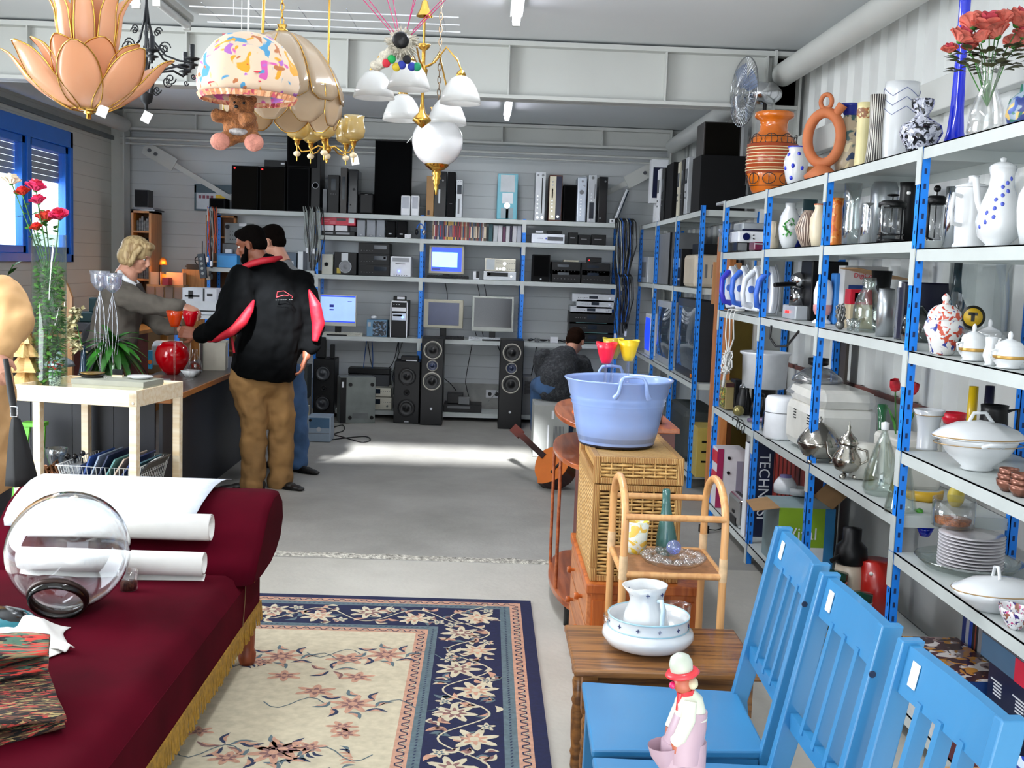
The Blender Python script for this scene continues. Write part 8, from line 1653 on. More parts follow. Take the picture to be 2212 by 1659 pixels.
m=M();vs=[((.168+.006*(j%2)-.01*i)*cos(2*pi*j/90),(.168+.006*(j%2)-.01*i)*sin(2*pi*j/90),-.004-.018*i)for i in range(2)for j in range(90)];m.add(vs,[(j,(j+1)%90,90+(j+1)%90,90+j)for j in range(90)]);m.build('frill',patt('peach_frill','d8946a',['c05060','e8b890'],scale=30,th=.55),t)
hm_=mt('print_red2','d82040',.6)
def heart(par,c_,s,nrm,mat):
 n_=V(nrm).normalized();sx_=n_.cross(V((0,0,1))).normalized();uz=sx_.cross(n_);pts=[]
 for i in range(20):a=2*pi*i/20;pts.append(V(c_)-sx_*(s*sin(a)**3)+uz*(s*(.81*cos(a)-.31*cos(2*a)-.12*cos(3*a)-.06*cos(4*a)))+n_*.003)
 m=M();m.add(pts,[tuple(range(20))]);m.build('heart_print',mat,par)
for(px,py,s)in((574,173,.014),(430,178,.012),(480,197,.013),(556,160,.004),(507,103,.006),(580,192,.005)):
 dx=(px-535)*4/FPX;z=(205-py)*4/FPX;rr_=.178 if z<.06 else.172;dx=max(-rr_*.93,min(rr_*.93,dx));y=-math.sqrt(rr_**2-dx**2);heart(t,(dx*.99,y*.99,z),s,(dx,y,.25),hm_)
hang(t,.205,mt('white_cord','d4d4d0'),.0035)
fur=mt('teddy_fur','9a6238',.95,var=.25,scale=60,bump=1,bscale=180);furl=mt('teddy_paw','c08070',.95,var=.15,scale=40,bump=.6,bscale=150)
c=aY(520,268,3.98);t=thing('teddy_bear','brown plush teddy bear hanging below the children\'s lampshade','soft toy',c)
m=M();m.sph((0,0,-.01),(.062,.05,.055));m.sph((.005,-.012,.055),(.045,.042,.042));m.sph((-.0,-.05,.045),(.022,.02,.018));m.sph((-.03,0,.088),(.016,.010,.016),10,8);m.sph((.042,0,.085),(.016,.010,.016),10,8)
m.tube([(-.05,-.02,.02),(-.075,-.045,.02),(-.07,-.06,.025)],[.022,.024,.02],12);m.tube([(.04,-.02,.02),(.035,-.065,.01),(.02,-.08,.005)],[.022,.024,.025],12)
m.tube([(-.03,0,-.045),(-.055,-.04,-.065)],[.03,.028],12);m.tube([(.035,0,-.045),(.06,-.04,-.06)],[.03,.028],12);m.build('body',fur,t,remesh=.006,smooth=2)
for s in(-1,1):m=M();m.sph((s*.058,-.055,-.068),(.034,.022,.030),16,12);m.build('foot',furl,t)
m=M();m.sph((.0,-.072,.05),(.008,.005,.006),8,6);m.build('nose',blk,t)
for s in(-1,1):m=M();m.sph((.005+s*.016,-.050,.066),.005,8,6);m.build('eye',blk,t)
m=M();m.sph((0,-.035,-.03),(.035,.02,.014),12,8);m.build('bib',mt('grey_bib','a8a4a4',.8,var=.3,scale=60),t)
m=M();m.cyl((.0,0,.09),(.0,0,ZC-c.z),.0015,n=5);m.build('cord',mt('white_cord','d4d4d0'),t)
c=aY(607,222,4.5);t=thing('petal_lamp','beige glass panel lamp with gold edges and scalloped rim behind the children\'s shade','lampshade',c);bg_=glass('beige_glass','d8c4ac',tint=.08,rough=.12,body=.85,bc='cbb69a')
def panels(n_,cur,w,off,nm):
 for i in range(n_):
  a=2*pi*i/n_+off;ca,sa=cos(a),sin(a);L_=len(cur)-1
  def P_(u,v):
   j=v*L_;q=min(int(j),L_-1);f_=j-q;r_=cur[q][0]*(1-f_)+cur[q+1][0]*f_;z=cur[q][1]*(1-f_)+cur[q+1][1]*f_;ww=w(v)*r_;s=(u-.5)*2*ww
   return V((ca*r_-sa*s,sa*r_+ca*s,z))
  m=M();m.grid(P_,4,12);o=m.build(nm,bg_,t,thick=.003);m=M();m.tube([P_(0,i_/12)for i_ in range(13)]+[P_(1,1-i_/12)for i_ in range(13)],.0024,5,closed=True);m.build('gold_edge',br2,o)
panels(10,[(.03,.27),(.09,.25),(.15,.20),(.20,.13),(.235,.05),(.24,0)],lambda v:.30*min(1,(1.03-v)/.13)**.5,0,'upper_panel')
panels(10,[(.225,.06),(.23,.02),(.225,-.05),(.215,-.09)],lambda v:.31*min(1,(1.04-v)/.4)**.5,.31,'lower_panel')
m=M();m.lathe([(.0006,.30),(.02,.30),(.015,.285),(.035,.27),(.0006,.265)],20);m.build('brass_cap',br2,t);hang(t,.30,br2,chain=True)
m=M();m.tube([(-.075,0,.24),(-.07,0,.5),(-.06,0,ZC-c.z)],.006,8);m.build('brass_rod',br2,t)
c=aY(706,330,5.2);t=thing('brass_chandelier','small brass chandelier with crackled amber glass cups and cream porcelain drops','chandelier',c);amb=glass('amber_cup','f0e0a0',tint=.15,rough=.12,body=.5,bc='d8c48a');pc=mt('cream_porcelain','d8c4a0',.25)
m=M();m.lathe([(.0006,-.05),(.005,-.045),(.006,-.03),(.0006,-.028)],12);m.lathe([(.006,-.01),(.02,.01),(.022,.02),(.008,.04),(.006,.09)],16);m.cyl((0,0,.05),(0,0,.36),.005,n=8);m.build('stem',br2,t);m=M();m.sph((0,0,-.015),(.018,.018,.014),14,8);m.build('porcelain_drop',pc,t)
for i,a in enumerate((pi*1.02,-.35,-1.55,1.0,2.3)):
 d=V((cos(a),sin(a),0));R_=.135 if i!=2 else.10;m=M();Zp=V((0,0,1));m.tube([Zp*.02,d*.04+Zp*.03,d*R_*.6+Zp*.005,d*R_*.85+Zp*0.0,d*R_+Zp*.03],.004,6);m.lathe([(.0006,-.045),(.003,-.04),(.003,.02),(.012,.035),(.014,.05),(.024,.055),(.0006,.056)],14,d*R_);m.build('arm',br2,t)
 m=M();m.sph(d*R_-Zp*.01,(.017,.017,.013),14,8);m.build('porcelain_drop',pc,t);m=M();m.lathe([(.022,.056),(.045,.07),(.052,.10),(.047,.13),(.042,.145),(.048,.165)],28,d*R_);m.build('glass_cup',amb,t,thick=.002)
hang(t,.35,br2,.005);m=M();m.cb((.13,-.01,-.03),(.035,.001,.042),(0,-.25,.2));m.build('price_tag',tagw,t)
c=aY(915,120,4.8);t=thing('bell_chandelier','brass chandelier with white alabaster glass bell shades on curved arms','chandelier',c);alb=glass('alabaster','ffffff',tint=.06,rough=.15,body=.85,bc='e0e0de')
m=M();m.lathe([(.0006,-.30),(.04,-.27),(.038,-.26),(.015,-.235),(.008,-.20),(.006,-.12),(.012,-.10),(.02,-.06),(.008,-.04),(.008,.02),(.022,.03),(.03,.045),(.006,.05)],20);m.lathe([(.036,.16),(.02,.19),(.013,.22),(.0006,.23)],20);m.cyl((0,0,.04),(0,0,.3),.005,n=8);m.build('stem',br2,t)
for i,(dx,dy,dz)in enumerate(((-.198,-.06,-.075),(-.044,-.20,-.055),(.162,-.07,-.085),(-.095,.16,-.135),(.10,.15,-.145))):
 e=V((dx,dy,dz));m=M();mid=V((dx*.6,dy*.6,.03));m.tube([(0,0,-.05),tuple(V((dx*.3,dy*.3,-.03))),tuple(mid),tuple(V((dx*.9,dy*.9,dz+.06))),tuple(e+V((0,0,.02)))],.004,8);m.lathe([(.006,.02),(.016,.012),(.022,-.004),(.02,-.01)],14,e);m.build('arm',br2,t)
 m=M();m.lathe([(.02,-.008),(.04,-.02),(.062,-.05),(.078,-.09),(.084,-.118)],32,e);m.build('bell_shade',alb,t,thick=.003)
hang(t,.28,br2,.004)
c=aY(945,306,5.0);t=thing('globe_lamp','white glass globe lamp with brass cap and turned brass finial','lamp',c);r_=.1125
m=M();m.sph((0,0,0),r_,40,24);m.build('globe',mt('opal_glass','e4e4e6',.06,coat=1,var=.0),t)
m=M();m.lathe([(.045,.10),(.05,.11),(.035,.12),(.032,.14),(.038,.145),(.0006,.15)],24);m.build('brass_cap',br2,t)
m=M();m.lathe([(.055,-.098),(.05,-.108),(.035,-.12),(.018,-.128),(.022,-.14),(.016,-.15),(.022,-.16),(.014,-.17),(.016,-.18),(.009,-.19),(.010,-.205),(.005,-.215),(.006,-.23),(.0006,-.235)],24);m.build('brass_finial',br2,t);hang(t,.145,mt('old_chain','6a5a48',.4,metal=.7),chain=True)
m=M();m.tube([(.06,-.05,.15),(.065,-.06,.11),(.075,-.065,.09),(.082,-.05,.12)],.0025,6);m.tube([(-.11,0,.02),(-.135,0,-.01)],.0015,5);m.build('cord',mt('white_cord','d4d4d0'),t)
c=aY(868,92,4.2);t=thing('string_puppet','fluffy white puppet with black nose and coloured pompoms on pink strings','puppet',c);flf=mt('white_fluff','cfc8b8',.95,var=.2,scale=60,bump=1,bscale=150)
m=M();rq=random.Random(12)
for i in range(260):
 a=rq.random()*6.28;b=math.acos(rq.uniform(-1,1));d=V((sin(b)*cos(a),sin(b)*sin(a)*.8,cos(b)));m.tube([d*.025,d*rq.uniform(.036,.05)+V((0,0,-.004))],[.004,.0012],4,caps=False)
m.sph((0,0,0),.032,14,10);m.build('head',flf,t);m=M();m.T=Matrix.Rotation(pi/2,4,'X');m.lathe([(.0006,.045),(.018,.044),(.023,.036),(.0006,.03)],20);m.build('nose',blk,t)
m=M();[m.sph((-.03-.012*i,0,-.03-.013*i+.006*(i%2)),(.020,.016,.015),10,8)for i in range(4)];m.build('ruffle',flf,t)
for i,cc in enumerate(('c02838','1a9a50','c8b030','2a3a9a','101018','2a3a9a','1a8a60')):m=M();m.sph((-.04+.014*i,-.01,-.058+.012*sin(i*2.)),.012,10,8);m.build('pompom',mt('pompom_'+cc,cc,.8),t)
for o in t.children:o.scale=(1.35,1.35,1.35)
top=ZC-c.z;pk2=mt('pink_string','c01868',.6);hp_=[]
for i,(a,b)in enumerate(((-.03,0),(-.015,.01),(-.01,-.01),(.01,.01),(.015,-.01),(.03,0),(.02,.01),(-.02,-.01))):px=(-.165,-.06,-.035,.045,.04,.165,.15,-.15)[i];m=M();q=top/.161;m.cyl((a,b,.025),(px*q*.92,b*8,top-.004),.0016,n=5);m.build('string',pk2,t)
m=M();m.tube([(top*1.0*cos(a_)*.93,.16*sin(a_),top-.006)for a_ in[2*pi*i/30 for i in range(30)]],.006,6,closed=True);m.build('ring',whp,t)
t=thing('wire_grid','long white wire grid hanging flat below the ceiling','grid',(-.87,6.0,2.80))
for y in(-.18,0,.18):m=M();m.cyl((-.68,y,0),(.68,y,0),.004,n=6);m.build('long_wire',whp,t)
for i in range(6):m=M();x=-.6+.24*i;m.cyl((x,-.26,.003),(x,.24,.003),.0025,n=6);m.build('cross_wire',slv,t)
for x in(-.5,.5):m=M();m.cyl((x,0,0),(x,0,ZC-2.80),.002,n=5);m.build('hanger',whp,t)
# ================= people =================
def bez(m,pts,n=14):
 """chain of (point, radius) with round joints"""
 m.tube([p for p,r in pts],[r for p,r in pts],n)
 for p,r in pts:m.sph(tuple(p),r*.98,n,8)
def hand(m,w,d,nrm,side=1,s=1,curl=.5):
 """w wrist, d direction of the palm, nrm back-of-hand normal, side +1/-1 puts the thumb on that side"""
 d=V(d).normalized();nn=V(nrm);nn=(nn-d*nn.dot(d)).normalized();b=d.cross(nn)*side;w=V(w)
 for k in range(4):q=(k-1.5)*.019*s;m.tube([w+b*q*.6,w+d*.045*s+b*q,w+d*.088*s+b*q*1.1],[.015*s,.014*s,.011*s],8)
 for k,L_ in enumerate((.068,.078,.073,.057)):
  p=w+d*.085*s+b*((k-1.5)*.0205*s);a=0;pts=[p]
  for j,f_ in enumerate((.45,.32,.23)):a+=curl*(.55+.25*j);pts.append(pts[-1]+(d*cos(a)-nn*sin(a))*L_*f_*s)
  m.tube(pts,[.0095*s,.0088*s,.008*s,.0062*s],8);m.sph(tuple(pts[-1]),.0062*s,8,6)
 p=w+d*.022*s-b*.028*s;q=p+(d*.65-b*.6-nn*.35).normalized()*.04*s;r_=q+(d*.9-b*.1-nn*.5*curl).normalized()*.032*s;m.tube([p,q,r_],[.013*s,.011*s,.008*s],8);m.sph(tuple(r_),.008*s,8,6)
def head(m,c,f_,up=(0,0,1),s=1):
 f_=V(f_).normalized();sd=f_.cross(V(up)).normalized();u=sd.cross(f_);c=V(c);T=Matrix.Identity(4)
 for i in range(3):T[i][0]=sd[i];T[i][1]=f_[i];T[i][2]=u[i];T[i][3]=c[i]
 o=m.T;m.T=o@T@Matrix.Diagonal((s,s,s,1))
 m.sph((0,-.012,.03),(.074,.092,.082),20,14);m.sph((0,.02,-.035),(.056,.062,.065),16,12);m.sph((0,.055,-.085),(.026,.022,.018));m.sph((0,.045,-.05),(.04,.035,.04))
 m.tube([(0,.078,.012),(0,.092,-.012),(0,.104,-.030)],[.009,.011,.013],10);m.sph((0,.094,-.036),(.017,.012,.009),10,6)
 m.sph((0,.075,.028),(.05,.012,.010),12,6);m.sph((0,.082,-.058),(.022,.010,.006),12,6);m.sph((0,.079,-.068),(.019,.010,.007),12,6);m.sph((0,.062,-.02),(.055,.02,.018),12,8)
 for q in(-1,1):m.sph((q*.076,-.005,-.012),(.008,.018,.031),10,8);m.sph((q*.081,-.012,-.005),(.006,.012,.018),8,6)
 m.tube([(0,-.02,-.05),(0,-.035,-.12),(0,-.04,-.17)],[.055,.054,.060],16);m.T=o;return o@T@Matrix.Diagonal((s,s,s,1))
def eyes(T,par,iris='2a1a10'):
 for q in(-1,1):
  m=M();m.T=T;m.sph((q*.028,.066,.004),(.011,.009,.006),10,8);m.build('eye',mt('eye_white','d8d4ce',.2),par);m=M();m.T=T;m.sph((q*.028,.073,.004),(.005,.004,.005),8,6);m.build('iris',mt('iris_'+iris,iris,.2),par)
def hair(T,par,mat,kind='short'):
 m=M();m.T=T
 if kind=='short':m.sph((0,-.022,.043),(.080,.094,.080),22,14);m.sph((0,-.055,-.01),(.072,.055,.06),16,10);m.sph((0,.035,.085),(.06,.045,.03),14,8)
 else:m.sph((0,-.022,.045),(.098,.108,.090),24,16);m.sph((0,-.05,-.02),(.094,.082,.085),20,14);[m.tube([(q*.072,.03,.085),(q*.094,.02,.03),(q*.092,.015,-.04),(q*.078,.01,-.075)],[.022,.024,.022,.012],10)for q in(-1,1)];m.sph((0,.055,.095),(.06,.04,.03),14,8)
 return m.build('hair',mat,par,remesh=.007,smooth=3)
def fresh(name):return mt(name,{'skin_brown':'7a4630','skin_fair':'c08a72','skin_pale':'b98470'}[name],.55,var=.05,scale=12)
def W(px,py,Y):return aY(px,py,Y)
sb_=fresh('skin_brown');O_=V((-1.43,7.40,0));p1=thing('person','person in a black and red jacket and tan trousers reaching for the red goblet','person',O_)
def rel(px,py,Y,o=None):return W(px,py,Y)-(O_ if o is None else o)
hc=rel(541,528,7.42);fd=(-1,.10,-.38);m=M();T1=head(m,hc,fd,s=1.02)
sh_l=rel(523,608,7.28);sh_r=rel(648,612,7.50);pel=rel(562,800,7.42);che=rel(588,660,7.42)
bez(m,[(hc+V((.035,0,-.12)),.055),(rel(578,590,7.42),.075),(che,.11),(pel,.12)]);bez(m,[(sh_l,.05),(sh_r,.05)])
el_l=rel(478,700,7.12);wr_l=rel(426,722,7.20);bez(m,[(sh_l,.05),(el_l,.042),(wr_l,.028)]);hand(m,wr_l,(-1,.15,.12),(0,-1,.3),1,1.05,.75)
el_r=rel(672,705,7.50);wr_r=rel(662,770,7.42);bez(m,[(sh_r,.05),(el_r,.042),(wr_r,.028)]);hand(m,wr_r,(-.3,0,-1),(1,0,0),1,1,.5)
hl,hr_=pel+V((-.08,-.04,-.04)),pel+V((.08,.06,-.04));kl,kr=V((-.09,-.03,.50)),V((.07,.08,.50));al,ar=V((-.10,-.03,.09)),V((.06,.09,.09))
for a,b,d in((hl,kl,al),(hr_,kr,ar)):bez(m,[(a,.085),(b,.055),(d,.038)]);bez(m,[(d,.036),(d+V((0,-.02,-.055)),.026)])
m.build('body',sb_,p1,remesh=.0062,smooth=2);eyes(T1,p1)
hair(T1,p1,mt('black_hair','070504',.95,var=.2,scale=80,spec=.05))
m=M();m.T=T1;m.sph((0,.062,-.085),(.045,.035,.035),14,10);m.sph((0,.05,-.062),(.056,.028,.03),14,8);[m.tube([(q*.062,.012,-.01),(q*.06,.03,-.05),(q*.04,.05,-.082)],.013,8)for q in(-1,1)];m.build('beard',mt('black_hair','120e0c'),p1,remesh=.006,smooth=2)
jk=mt('black_jacket','040506',.9,var=.2,scale=4,spec=.08);rj=mt('red_panel','a80820',.6,var=.12,scale=20,bump=.5,bscale=14)
m=M();bez(m,[(rel(575,572,7.42),.085),(rel(585,605,7.42),.15),(rel(590,660,7.42),.195),(rel(586,720,7.42),.21),(rel(574,770,7.42),.215)],22);m.tube([rel(574,765,7.42),rel(569,800,7.42),rel(567,815,7.42)],[.215,.215,.20],26)
bez(m,[(sh_l+V((.03,.02,-.02)),.10),(sh_r+V((-.05,0,-.02)),.115)],16)
bez(m,[(sh_l,.105),(rel(512,650,7.20),.115),(rel(492,692,7.14),.105),(rel(462,714,7.14),.078),(rel(436,721,7.18),.056)],16)
bez(m,[(sh_r,.10),(rel(663,665,7.48),.095),(el_r,.088),(rel(668,742,7.45),.075)],16)
m.build('jacket',jk,p1,remesh=.012,smooth=4,fold=.035)
m=M();m.tube([rel(478,668,7.06),rel(520,655,7.05),rel(540,652,7.12)],[.008,.02,.01],8)if False else None
m.tube([rel(549,648,7.17),rel(540,668,7.12),rel(524,694,7.08),rel(500,716,7.06),rel(470,732,7.10),rel(448,738,7.14)],[.008,.026,.036,.032,.022,.008],12);m.build('sleeve_panel',rj,p1,remesh=.008,smooth=3,label='red panel on the left sleeve')
m=M();m.tube([rel(667,625,7.38),rel(681,660,7.375),rel(688,700,7.39),rel(680,738,7.37)],[.008,.04,.045,.02],14);m.build('sleeve_panel',rj,p1,remesh=.008,smooth=3,label='red panel on the right sleeve')
m=M();m.tube([rel(500,722,7.19),rel(502,740,7.185),rel(506,762,7.19)],[.004,.010,.008],8);m.build('pocket_zip',rj,p1,label='red zip on the jacket side')
m=M();hn=rel(552,572,7.42);m.T=Matrix.Translation(hn)@Euler((R(6),R(-20),0)).to_matrix().to_4x4();m.tube([(.092*cos(a),.085*sin(a),0)for a in[2*pi*i/24 for i in range(24)]],.026,10,closed=True);m.build('collar',jk,p1)
m=M();m.tube([rel(508,588,7.32),rel(522,579,7.275),rel(545,569,7.262),rel(570,563,7.268),rel(592,560,7.30),rel(608,556,7.36)],[.012,.019,.022,.022,.020,.012],10);m.build('red_yoke',rj,p1,label='bright red collar band')
q=rel(614,640,7.20);nq=V((.20,-1,.05)).normalized()
m=M();P_=lambda x,z:q+V((x,-.018+x*.20,z));m.tube([P_(-.045,-.01),P_(-.04,.028),P_(.0,.035),P_(.055,.0),P_(.05,-.012)],.0022,5);m.tube([P_(-.045,-.008),P_(.0,.008),P_(.03,.006)],[.005,.003,.0015],5);m.build('emblem',mt('emblem_red','a01824',.6),p1)
m=M();[m.tube([P_(-.05+.012*i,-.026+.0006*i),P_(-.043+.012*i,-.0255+.0006*i)],.0022,4)for i in range(9)if i!=6];m.build('lettering',mt('grey_lettering','8a9090',.6),p1)
kh=mt('tan_trousers','8f6a3c',.85,var=.14,scale=5,bump=.7,bscale=12)
m=M();bez(m,[(pel+V((0,0,.03)),.165),(pel+V((0,0,-.05)),.16)],18)
for a,b,d,e in((hl,kl,al,-.02),(hr_,kr,ar,.02)):bez(m,[(a,.12),((a+b)/2,.108),(b+V((.0,0,0)),.092),((b+d)/2,.084),(d+V((.01,0,.0)),.080),(d+V((.0,0,-.045)),.086)],18)
m.build('trousers',kh,p1,remesh=.012,smooth=3,fold=.035)
shm=mt('black_shoes','181412',.5)
def shoe(par,a,d,mat,L_=.27):
 d=V(d).normalized();s_=V((-d.y,d.x,0));a=V((a.x,a.y,0));m=M()
 for u,w,h in((-.06,.034,.07),(-.02,.038,.075),(.04,.038,.06),(.10,.042,.045),(.15,.042,.035),(.19,.032,.028)):m.sph(a+d*u+V((0,0,h*.5)),(.034 if True else w,.034,h*.52),12,8)if False else m.sph(tuple(a+d*u+V((0,0,h*.52))),(w,w,h*.52),12,8)
 o=m.build('shoe',mat,par,remesh=.009,smooth=2);m=M();pts=[a+d*(.06+.145*cos(t_))+s_*(.042*sin(t_))for t_ in[2*pi*i/20 for i in range(20)]];m.prism([(p.x,p.y,.001)for p in pts],(0,0,.018));m.build('sole',blk,o)
shoe(p1,al,(-1,-.15,0),shm);shoe(p1,ar,(.85,-.55,0),shm)
O2=V((-1.42,8.12,0));p2=thing('person','person in a grey shirt and blue jeans standing behind the black jacket','person',O2);r2=lambda px,py,Y:rel(px,py,Y,O2);sf=fresh('skin_fair')
hc=r2(586,522,8.15);m=M();T2=head(m,hc,(-1,.25,-.35));pel=r2(612,790,8.12);s1,s2=r2(560,612,8.25),r2(642,608,8.05)
bez(m,[(hc+V((.03,0,-.12)),.055),(r2(612,640,8.12),.1),(pel,.11)]);bez(m,[(s1,.05),(s2,.05)])
e1,w1=r2(520,690,8.1),r2(480,700,8.0);e2,w2=r2(650,700,8.0),r2(610,740,7.9);bez(m,[(s1,.045),(e1,.038),(w1,.027)]);hand(m,w1,(-1,-.2,-.3),(0,0,1),1,1,.5);bez(m,[(s2,.045),(e2,.038),(w2,.027)]);hand(m,w2,(-1,-.3,-.2),(0,0,1),-1,1,.5)
hl,hr_=pel+V((-.07,.06,-.05)),pel+V((.06,-.06,-.05));kl,kr=V((-.06,.08,.5)),V((.06,-.04,.5));al,ar=V((-.06,.08,.09)),V((.07,-.03,.09))
for a,b,d in((hl,kl,al),(hr_,kr,ar)):bez(m,[(a,.08),(b,.052),(d,.036),(d+V((0,0,-.05)),.026)])
m.build('body',sf,p2,remesh=.0065,smooth=2);eyes(T2,p2);hair(T2,p2,mt('dark_brown_hair','0c0705',.95,var=.2,scale=80,spec=.05))
m=M();bez(m,[(r2(608,575,8.14),.085),(r2(612,610,8.12),.15),(r2(612,690,8.12),.16),(pel+V((0,0,.05)),.155)],20);bez(m,[(s1,.09),(s2,.095)],14);bez(m,[(s2,.09),(e2,.06),(w2,.045)]);bez(m,[(s1,.085),(e1,.058),(w1,.042)]);m.build('shirt',mt('grey_shirt','7c7e80',.85,var=.1,scale=6,bump=.4,bscale=12),p2,remesh=.012,smooth=3,fold=.03)
jn=mt('blue_jeans','3f5e86',.85,var=.18,scale=6,bump=.6,bscale=14);m=M();bez(m,[(pel,.145),(pel+V((0,0,-.06)),.145)],16)
for a,b,d in((hl,kl,al),(hr_,kr,ar)):bez(m,[(a,.105),(b,.082),(d,.072),(d+V((0,0,-.03)),.075)],16)
m.build('jeans',jn,p2,remesh=.012,smooth=3,fold=.035);shoe(p2,al,(-1,0,0),shm);shoe(p2,ar,(.8,-.6,0),shm)
O3=V((-2.52,7.62,0));p3=thing('person','person with a blond bob in a grey jacket leaning over the counter','person',O3);r3=lambda px,py,Y:rel(px,py,Y,O3);hc=r3(296,553,7.62)
m=M();T3=head(m,hc,(1,-.10,-.42),s=.98);pel=V((-.10,.05,.95));s1,s2=r3(262,625,7.78),r3(272,640,7.44);bez(m,[(hc+V((-.04,0,-.11)),.05),(r3(268,618,7.62),.07),(r3(255,690,7.62),.10),(pel,.11)]);bez(m,[(s1,.045),(s2,.045)])
e2,w2=r3(338,662,7.46),r3(398,662,7.50);e1,w1=r3(345,706,7.75),r3(392,712,7.65)
bez(m,[(s2,.045),(e2,.036),(w2,.024)]);hand(m,w2,(1,.05,-.45),(.3,-.5,.8),-1,.95,.7);bez(m,[(s1,.045),(e1,.036),(w1,.024)]);hand(m,w1,(1,-.1,.0),(0,-.4,1),1,.92,.6)
for s in(-1,1):bez(m,[(pel+V((0,s*.08,-.05)),.085),(V((-.08,s*.09,.5)),.055),(V((-.10,s*.09,.09)),.036),(V((.02,s*.09,.04)),.028)])
m.build('body',sf,p3,remesh=.006,smooth=2);eyes(T3,p3,'3a4a5a');hair(T3,p3,wood('blond_hair','c0a87c','8a6e48',.55,scale=6,axis=2,stretch=8,coat=0),'bob')
gj=mt('grey_wool_jacket','5c564e',.9,var=.12,scale=8,bump=.4,bscale=20);m=M();bez(m,[(r3(262,612,7.62),.085),(r3(262,640,7.62),.145),(r3(250,700,7.62),.16),(r3(236,760,7.64),.165),(pel+V((0,0,-.04)),.16)],20);bez(m,[(s1,.085),(s2,.085)],14)
bez(m,[(s2,.085),(r3(300,652,7.44),.078),(e2,.068),(r3(365,664,7.47),.058),(r3(388,662,7.495),.05)],16);bez(m,[(s1,.08),(e1,.062),(r3(380,711,7.68),.048)],14);m.build('jacket',gj,p3,remesh=.011,smooth=3,fold=.035)
m=M();nk=r3(279,603,7.60);m.T=Matrix.Translation(nk)@Euler((0,R(38),0)).to_matrix().to_4x4();m.tube([(.075*cos(a),.07*sin(a),0)for a in[2*pi*i/20 for i in range(20)]],.018,8,closed=True);m.build('white_collar',whp,p3);m=M();m.tube([nk+V((.07,-.03,-.03)),nk+V((.10,-.04,-.10)),nk+V((.13,-.02,-.17))],[.022,.028,.02],10);m.build('scarf',mt('dark_scarf','2a2422',.8),p3)
m=M();m.cyl(r3(392,662,7.498),r3(398,662,7.50),.038,.034,16);m.build('white_cuff',whp,p3);m=M();bez(m,[(pel,.15),(pel+V((0,0,-.1)),.15)],16);[bez(m,[(pel+V((0,s*.08,-.05)),.10),(V((-.08,s*.09,.5)),.08),(V((-.10,s*.09,.08)),.06)],14)for s in(-1,1)];m.build('trousers',mt('dark_trousers','1c1c22',.8),p3,remesh=.013,smooth=2)
for s in(-1,1):shoe(p3,V((-.10,s*.09,0)),(1,0,0),shm)
O4=V((.63,9.50,0));O4.y=t.location.y if False else 9.36;p4=thing('person','person in a dark grey patterned shirt sitting on a computer tower, back turned','person',O4);r4=lambda px,py,Y:rel(px,py,Y,O4);hc=r4(1243,738,9.72)
m=M();T4=head(m,hc,(.35,.75,-.62));seat=.465;pel=r4(1198,855,9.38);pel.z=seat+.115;s1,s2=r4(1172,775,9.50),r4(1256,788,9.62);bez(m,[(hc+V((-.03,-.07,-.09)),.05),(r4(1222,775,9.55),.075),(r4(1205,820,9.44),.11),(pel,.11)]);bez(m,[(s1,.045),(s2,.045)])
e1,w1=r4(1176,830,9.75),r4(1200,820,9.98);e2,w2=r4(1270,830,9.85),r4(1262,815,10.05);bez(m,[(s1,.045),(e1,.038),(w1,.027)]);hand(m,w1,(.3,1,.1),(0,0,1),1,1,.5);bez(m,[(s2,.045),(e2,.038),(w2,.027)]);hand(m,w2,(-.1,1,.1),(0,0,1),-1,1,.5)
lg=[]
for s in(-1,1):k_=V((s*.16+.02,.55,.50));a_=V((s*.13,.62,.09));lg.append((pel+V((s*.08,.02,-.02)),k_,a_));bez(m,[(lg[-1][0],.08),(k_,.055),(a_,.038),(a_+V((0,.12,-.05)),.028)])
m.build('body',sf,p4,remesh=.0065,smooth=2);eyes(T4,p4);hair(T4,p4,mt('brown_hair','1e110a',.95,var=.2,scale=80,spec=.05))
m=M();bez(m,[(r4(1226,765,9.56),.08),(r4(1215,785,9.52),.15),(r4(1206,812,9.47),.185),(r4(1204,838,9.42),.165),(pel+V((0,.02,.03)),.15)],22);bez(m,[(s1,.085),(s2,.09)],14);bez(m,[(s1,.085),(e1,.068),(w1+V((0,-.05,0)),.05)]);bez(m,[(s2,.085),(e2,.066),(w2+V((0,-.05,0)),.05)]);m.build('shirt',patt('dark_grey_pattern','2e3034',['3c3e42','24262a'],scale=40,th=.52,rough=.9),p4,remesh=.012,smooth=3,fold=.03)
m=M();bez(m,[(pel+V((0,0,-.02)),.125)],16);[bez(m,[(a,.095),(b,.078),(c_,.065)],14)for a,b,c_ in lg];m.build('trousers',jn,p4,remesh=.012,smooth=2)
for a,b,c_ in lg:shoe(p4,c_,(0,1,0),shm)
O5=V((-2.20,4.78,0));p5=thing('person','person in a tan coat at the left edge, holding a folded black umbrella','person',O5);hc=V((-.02,.02,1.60));m=M();T5=head(m,hc,(.6,.8,-.1));pel=V((0,0,.93));s1,s2=V((-.18,.06,1.36)),V((.165,-.06,1.36))
bez(m,[(V((-.02,0,1.48)),.055),(V((0,0,1.3)),.1),(pel,.11)]);bez(m,[(s1,.045),(s2,.045)]);e2=rel(30,700,4.64,O5);w2=rel(-14,765,4.50,O5);e1,w1=V((-.30,.02,1.10)),V((-.22,.2,.95));bez(m,[(s1,.045),(e1,.038),(w1,.027)]);hand(m,w1,(.3,.8,-.3),(-1,0,0),1,1,.5);bez(m,[(s2,.045),(e2,.038),(w2,.027)]);hand(m,w2,(.35,-.2,-.9),(.2,-1,0),1,1,.9)
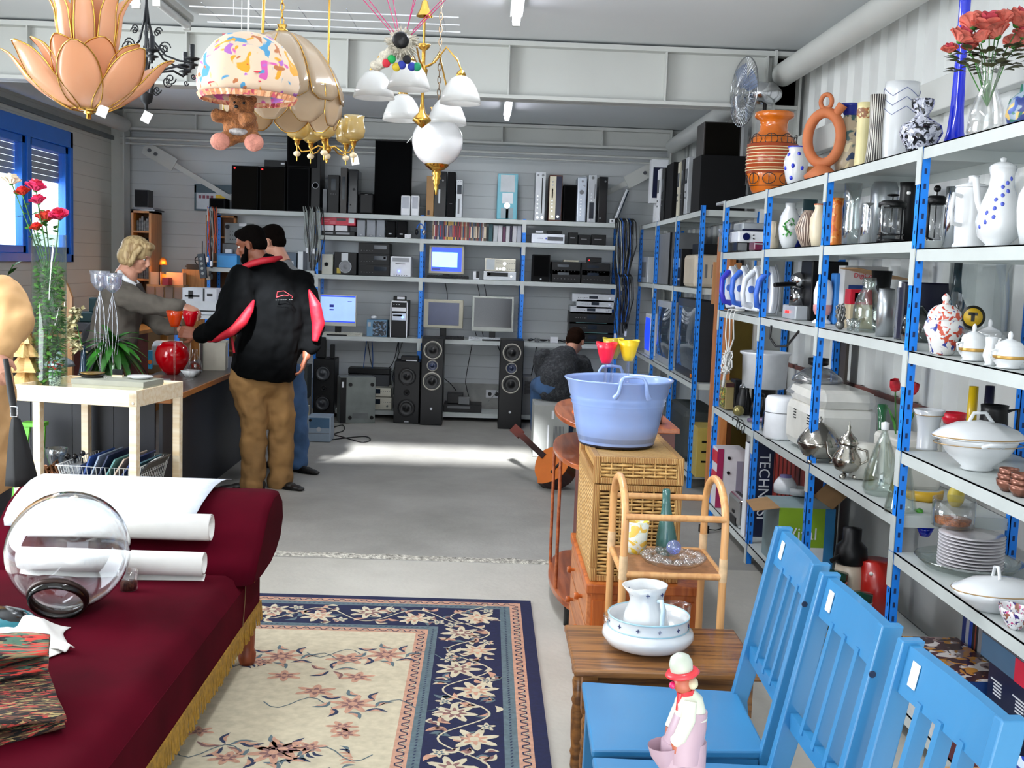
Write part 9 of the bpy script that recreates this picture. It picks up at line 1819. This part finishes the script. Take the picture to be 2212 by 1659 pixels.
for s in(-1,1):bez(m,[(pel+V((s*.08,0,-.05)),.085),(V((s*.09,0,.5)),.055),(V((s*.09,0,.09)),.036),(V((s*.09,.12,.04)),.028)])
m.build('body',sf,p5,remesh=.0065,smooth=2);eyes(T5,p5);hair(T5,p5,mt('brown_hair','2e1c12'))
tcm=mt('tan_coat','c49a68',.85,var=.08,scale=5,bump=1,bscale=10);m=M();bez(m,[(V((-.02,0,1.46)),.08),(V((0,0,1.33)),.15),(V((0,0,1.1)),.165),(V((.01,0,.85)),.175),(V((.02,0,.62)),.185)],20);bez(m,[(s1,.09),(s2,.09)],14);bez(m,[(s2,.092),((s2+e2)/2,.09),(e2,.085),((e2+w2)/2+V((0,0,.0)),.07),(w2+(e2-w2)*.2,.055)],16);bez(m,[(s1,.09),(e1,.08),(w1,.055)],14);m.build('coat',tcm,p5,remesh=.012,smooth=3,fold=.035)
m=M();[bez(m,[(V((s*.08,0,.75)),.09),(V((s*.09,0,.5)),.078),(V((s*.09,0,.07)),.07)],14)for s in(-1,1)];m.build('trousers',mt('dark_trousers','1c1c22'),p5,remesh=.013,smooth=2)
for s in(-1,1):shoe(p5,V((s*.09,0,0)),(0,1,0),shm)
ub=thing('umbrella','folded black umbrella with wrist strap hanging from the hand of the tan coated person','umbrella',W(12,775,4.46));q0=V(ub.location);um=mt('black_fabric','0c0c0e',.7,var=.3,scale=20)
m=M();m.tube([(0,0,0),W(24,850,4.44)-q0,W(34,912,4.42)-q0],[.010,.014,.012],10);m.build('handle',um,ub)
m=M();a,b=W(34,905,4.42)-q0,W(48,1046,4.44)-q0;N=16;vs=[]
for i in range(8):
 u=i/7;p=a+(b-a)*u;r_=.018+.05*u**.8;vs+=[p+V((r_*(1-.22*(j%2))*cos(2*pi*j/N),r_*(1-.22*(j%2))*sin(2*pi*j/N),0))for j in range(N)]
m.add(vs,[(i*N+j,i*N+(j+1)%N,(i+1)*N+(j+1)%N,(i+1)*N+j)for i in range(7)for j in range(N)]+[tuple(range(7*N,8*N))],True);m.build('canopy',um,ub)
m=M();p=W(34,905,4.40)-q0;m.tube([(p.x-.02,p.y,p.z+.05),(p.x+.01,p.y-.01,p.z+.05),(p.x+.01,p.y-.01,p.z+.01),(p.x-.02,p.y,p.z+.01)],.002,5,closed=True);m.build('ring',chrm,ub)
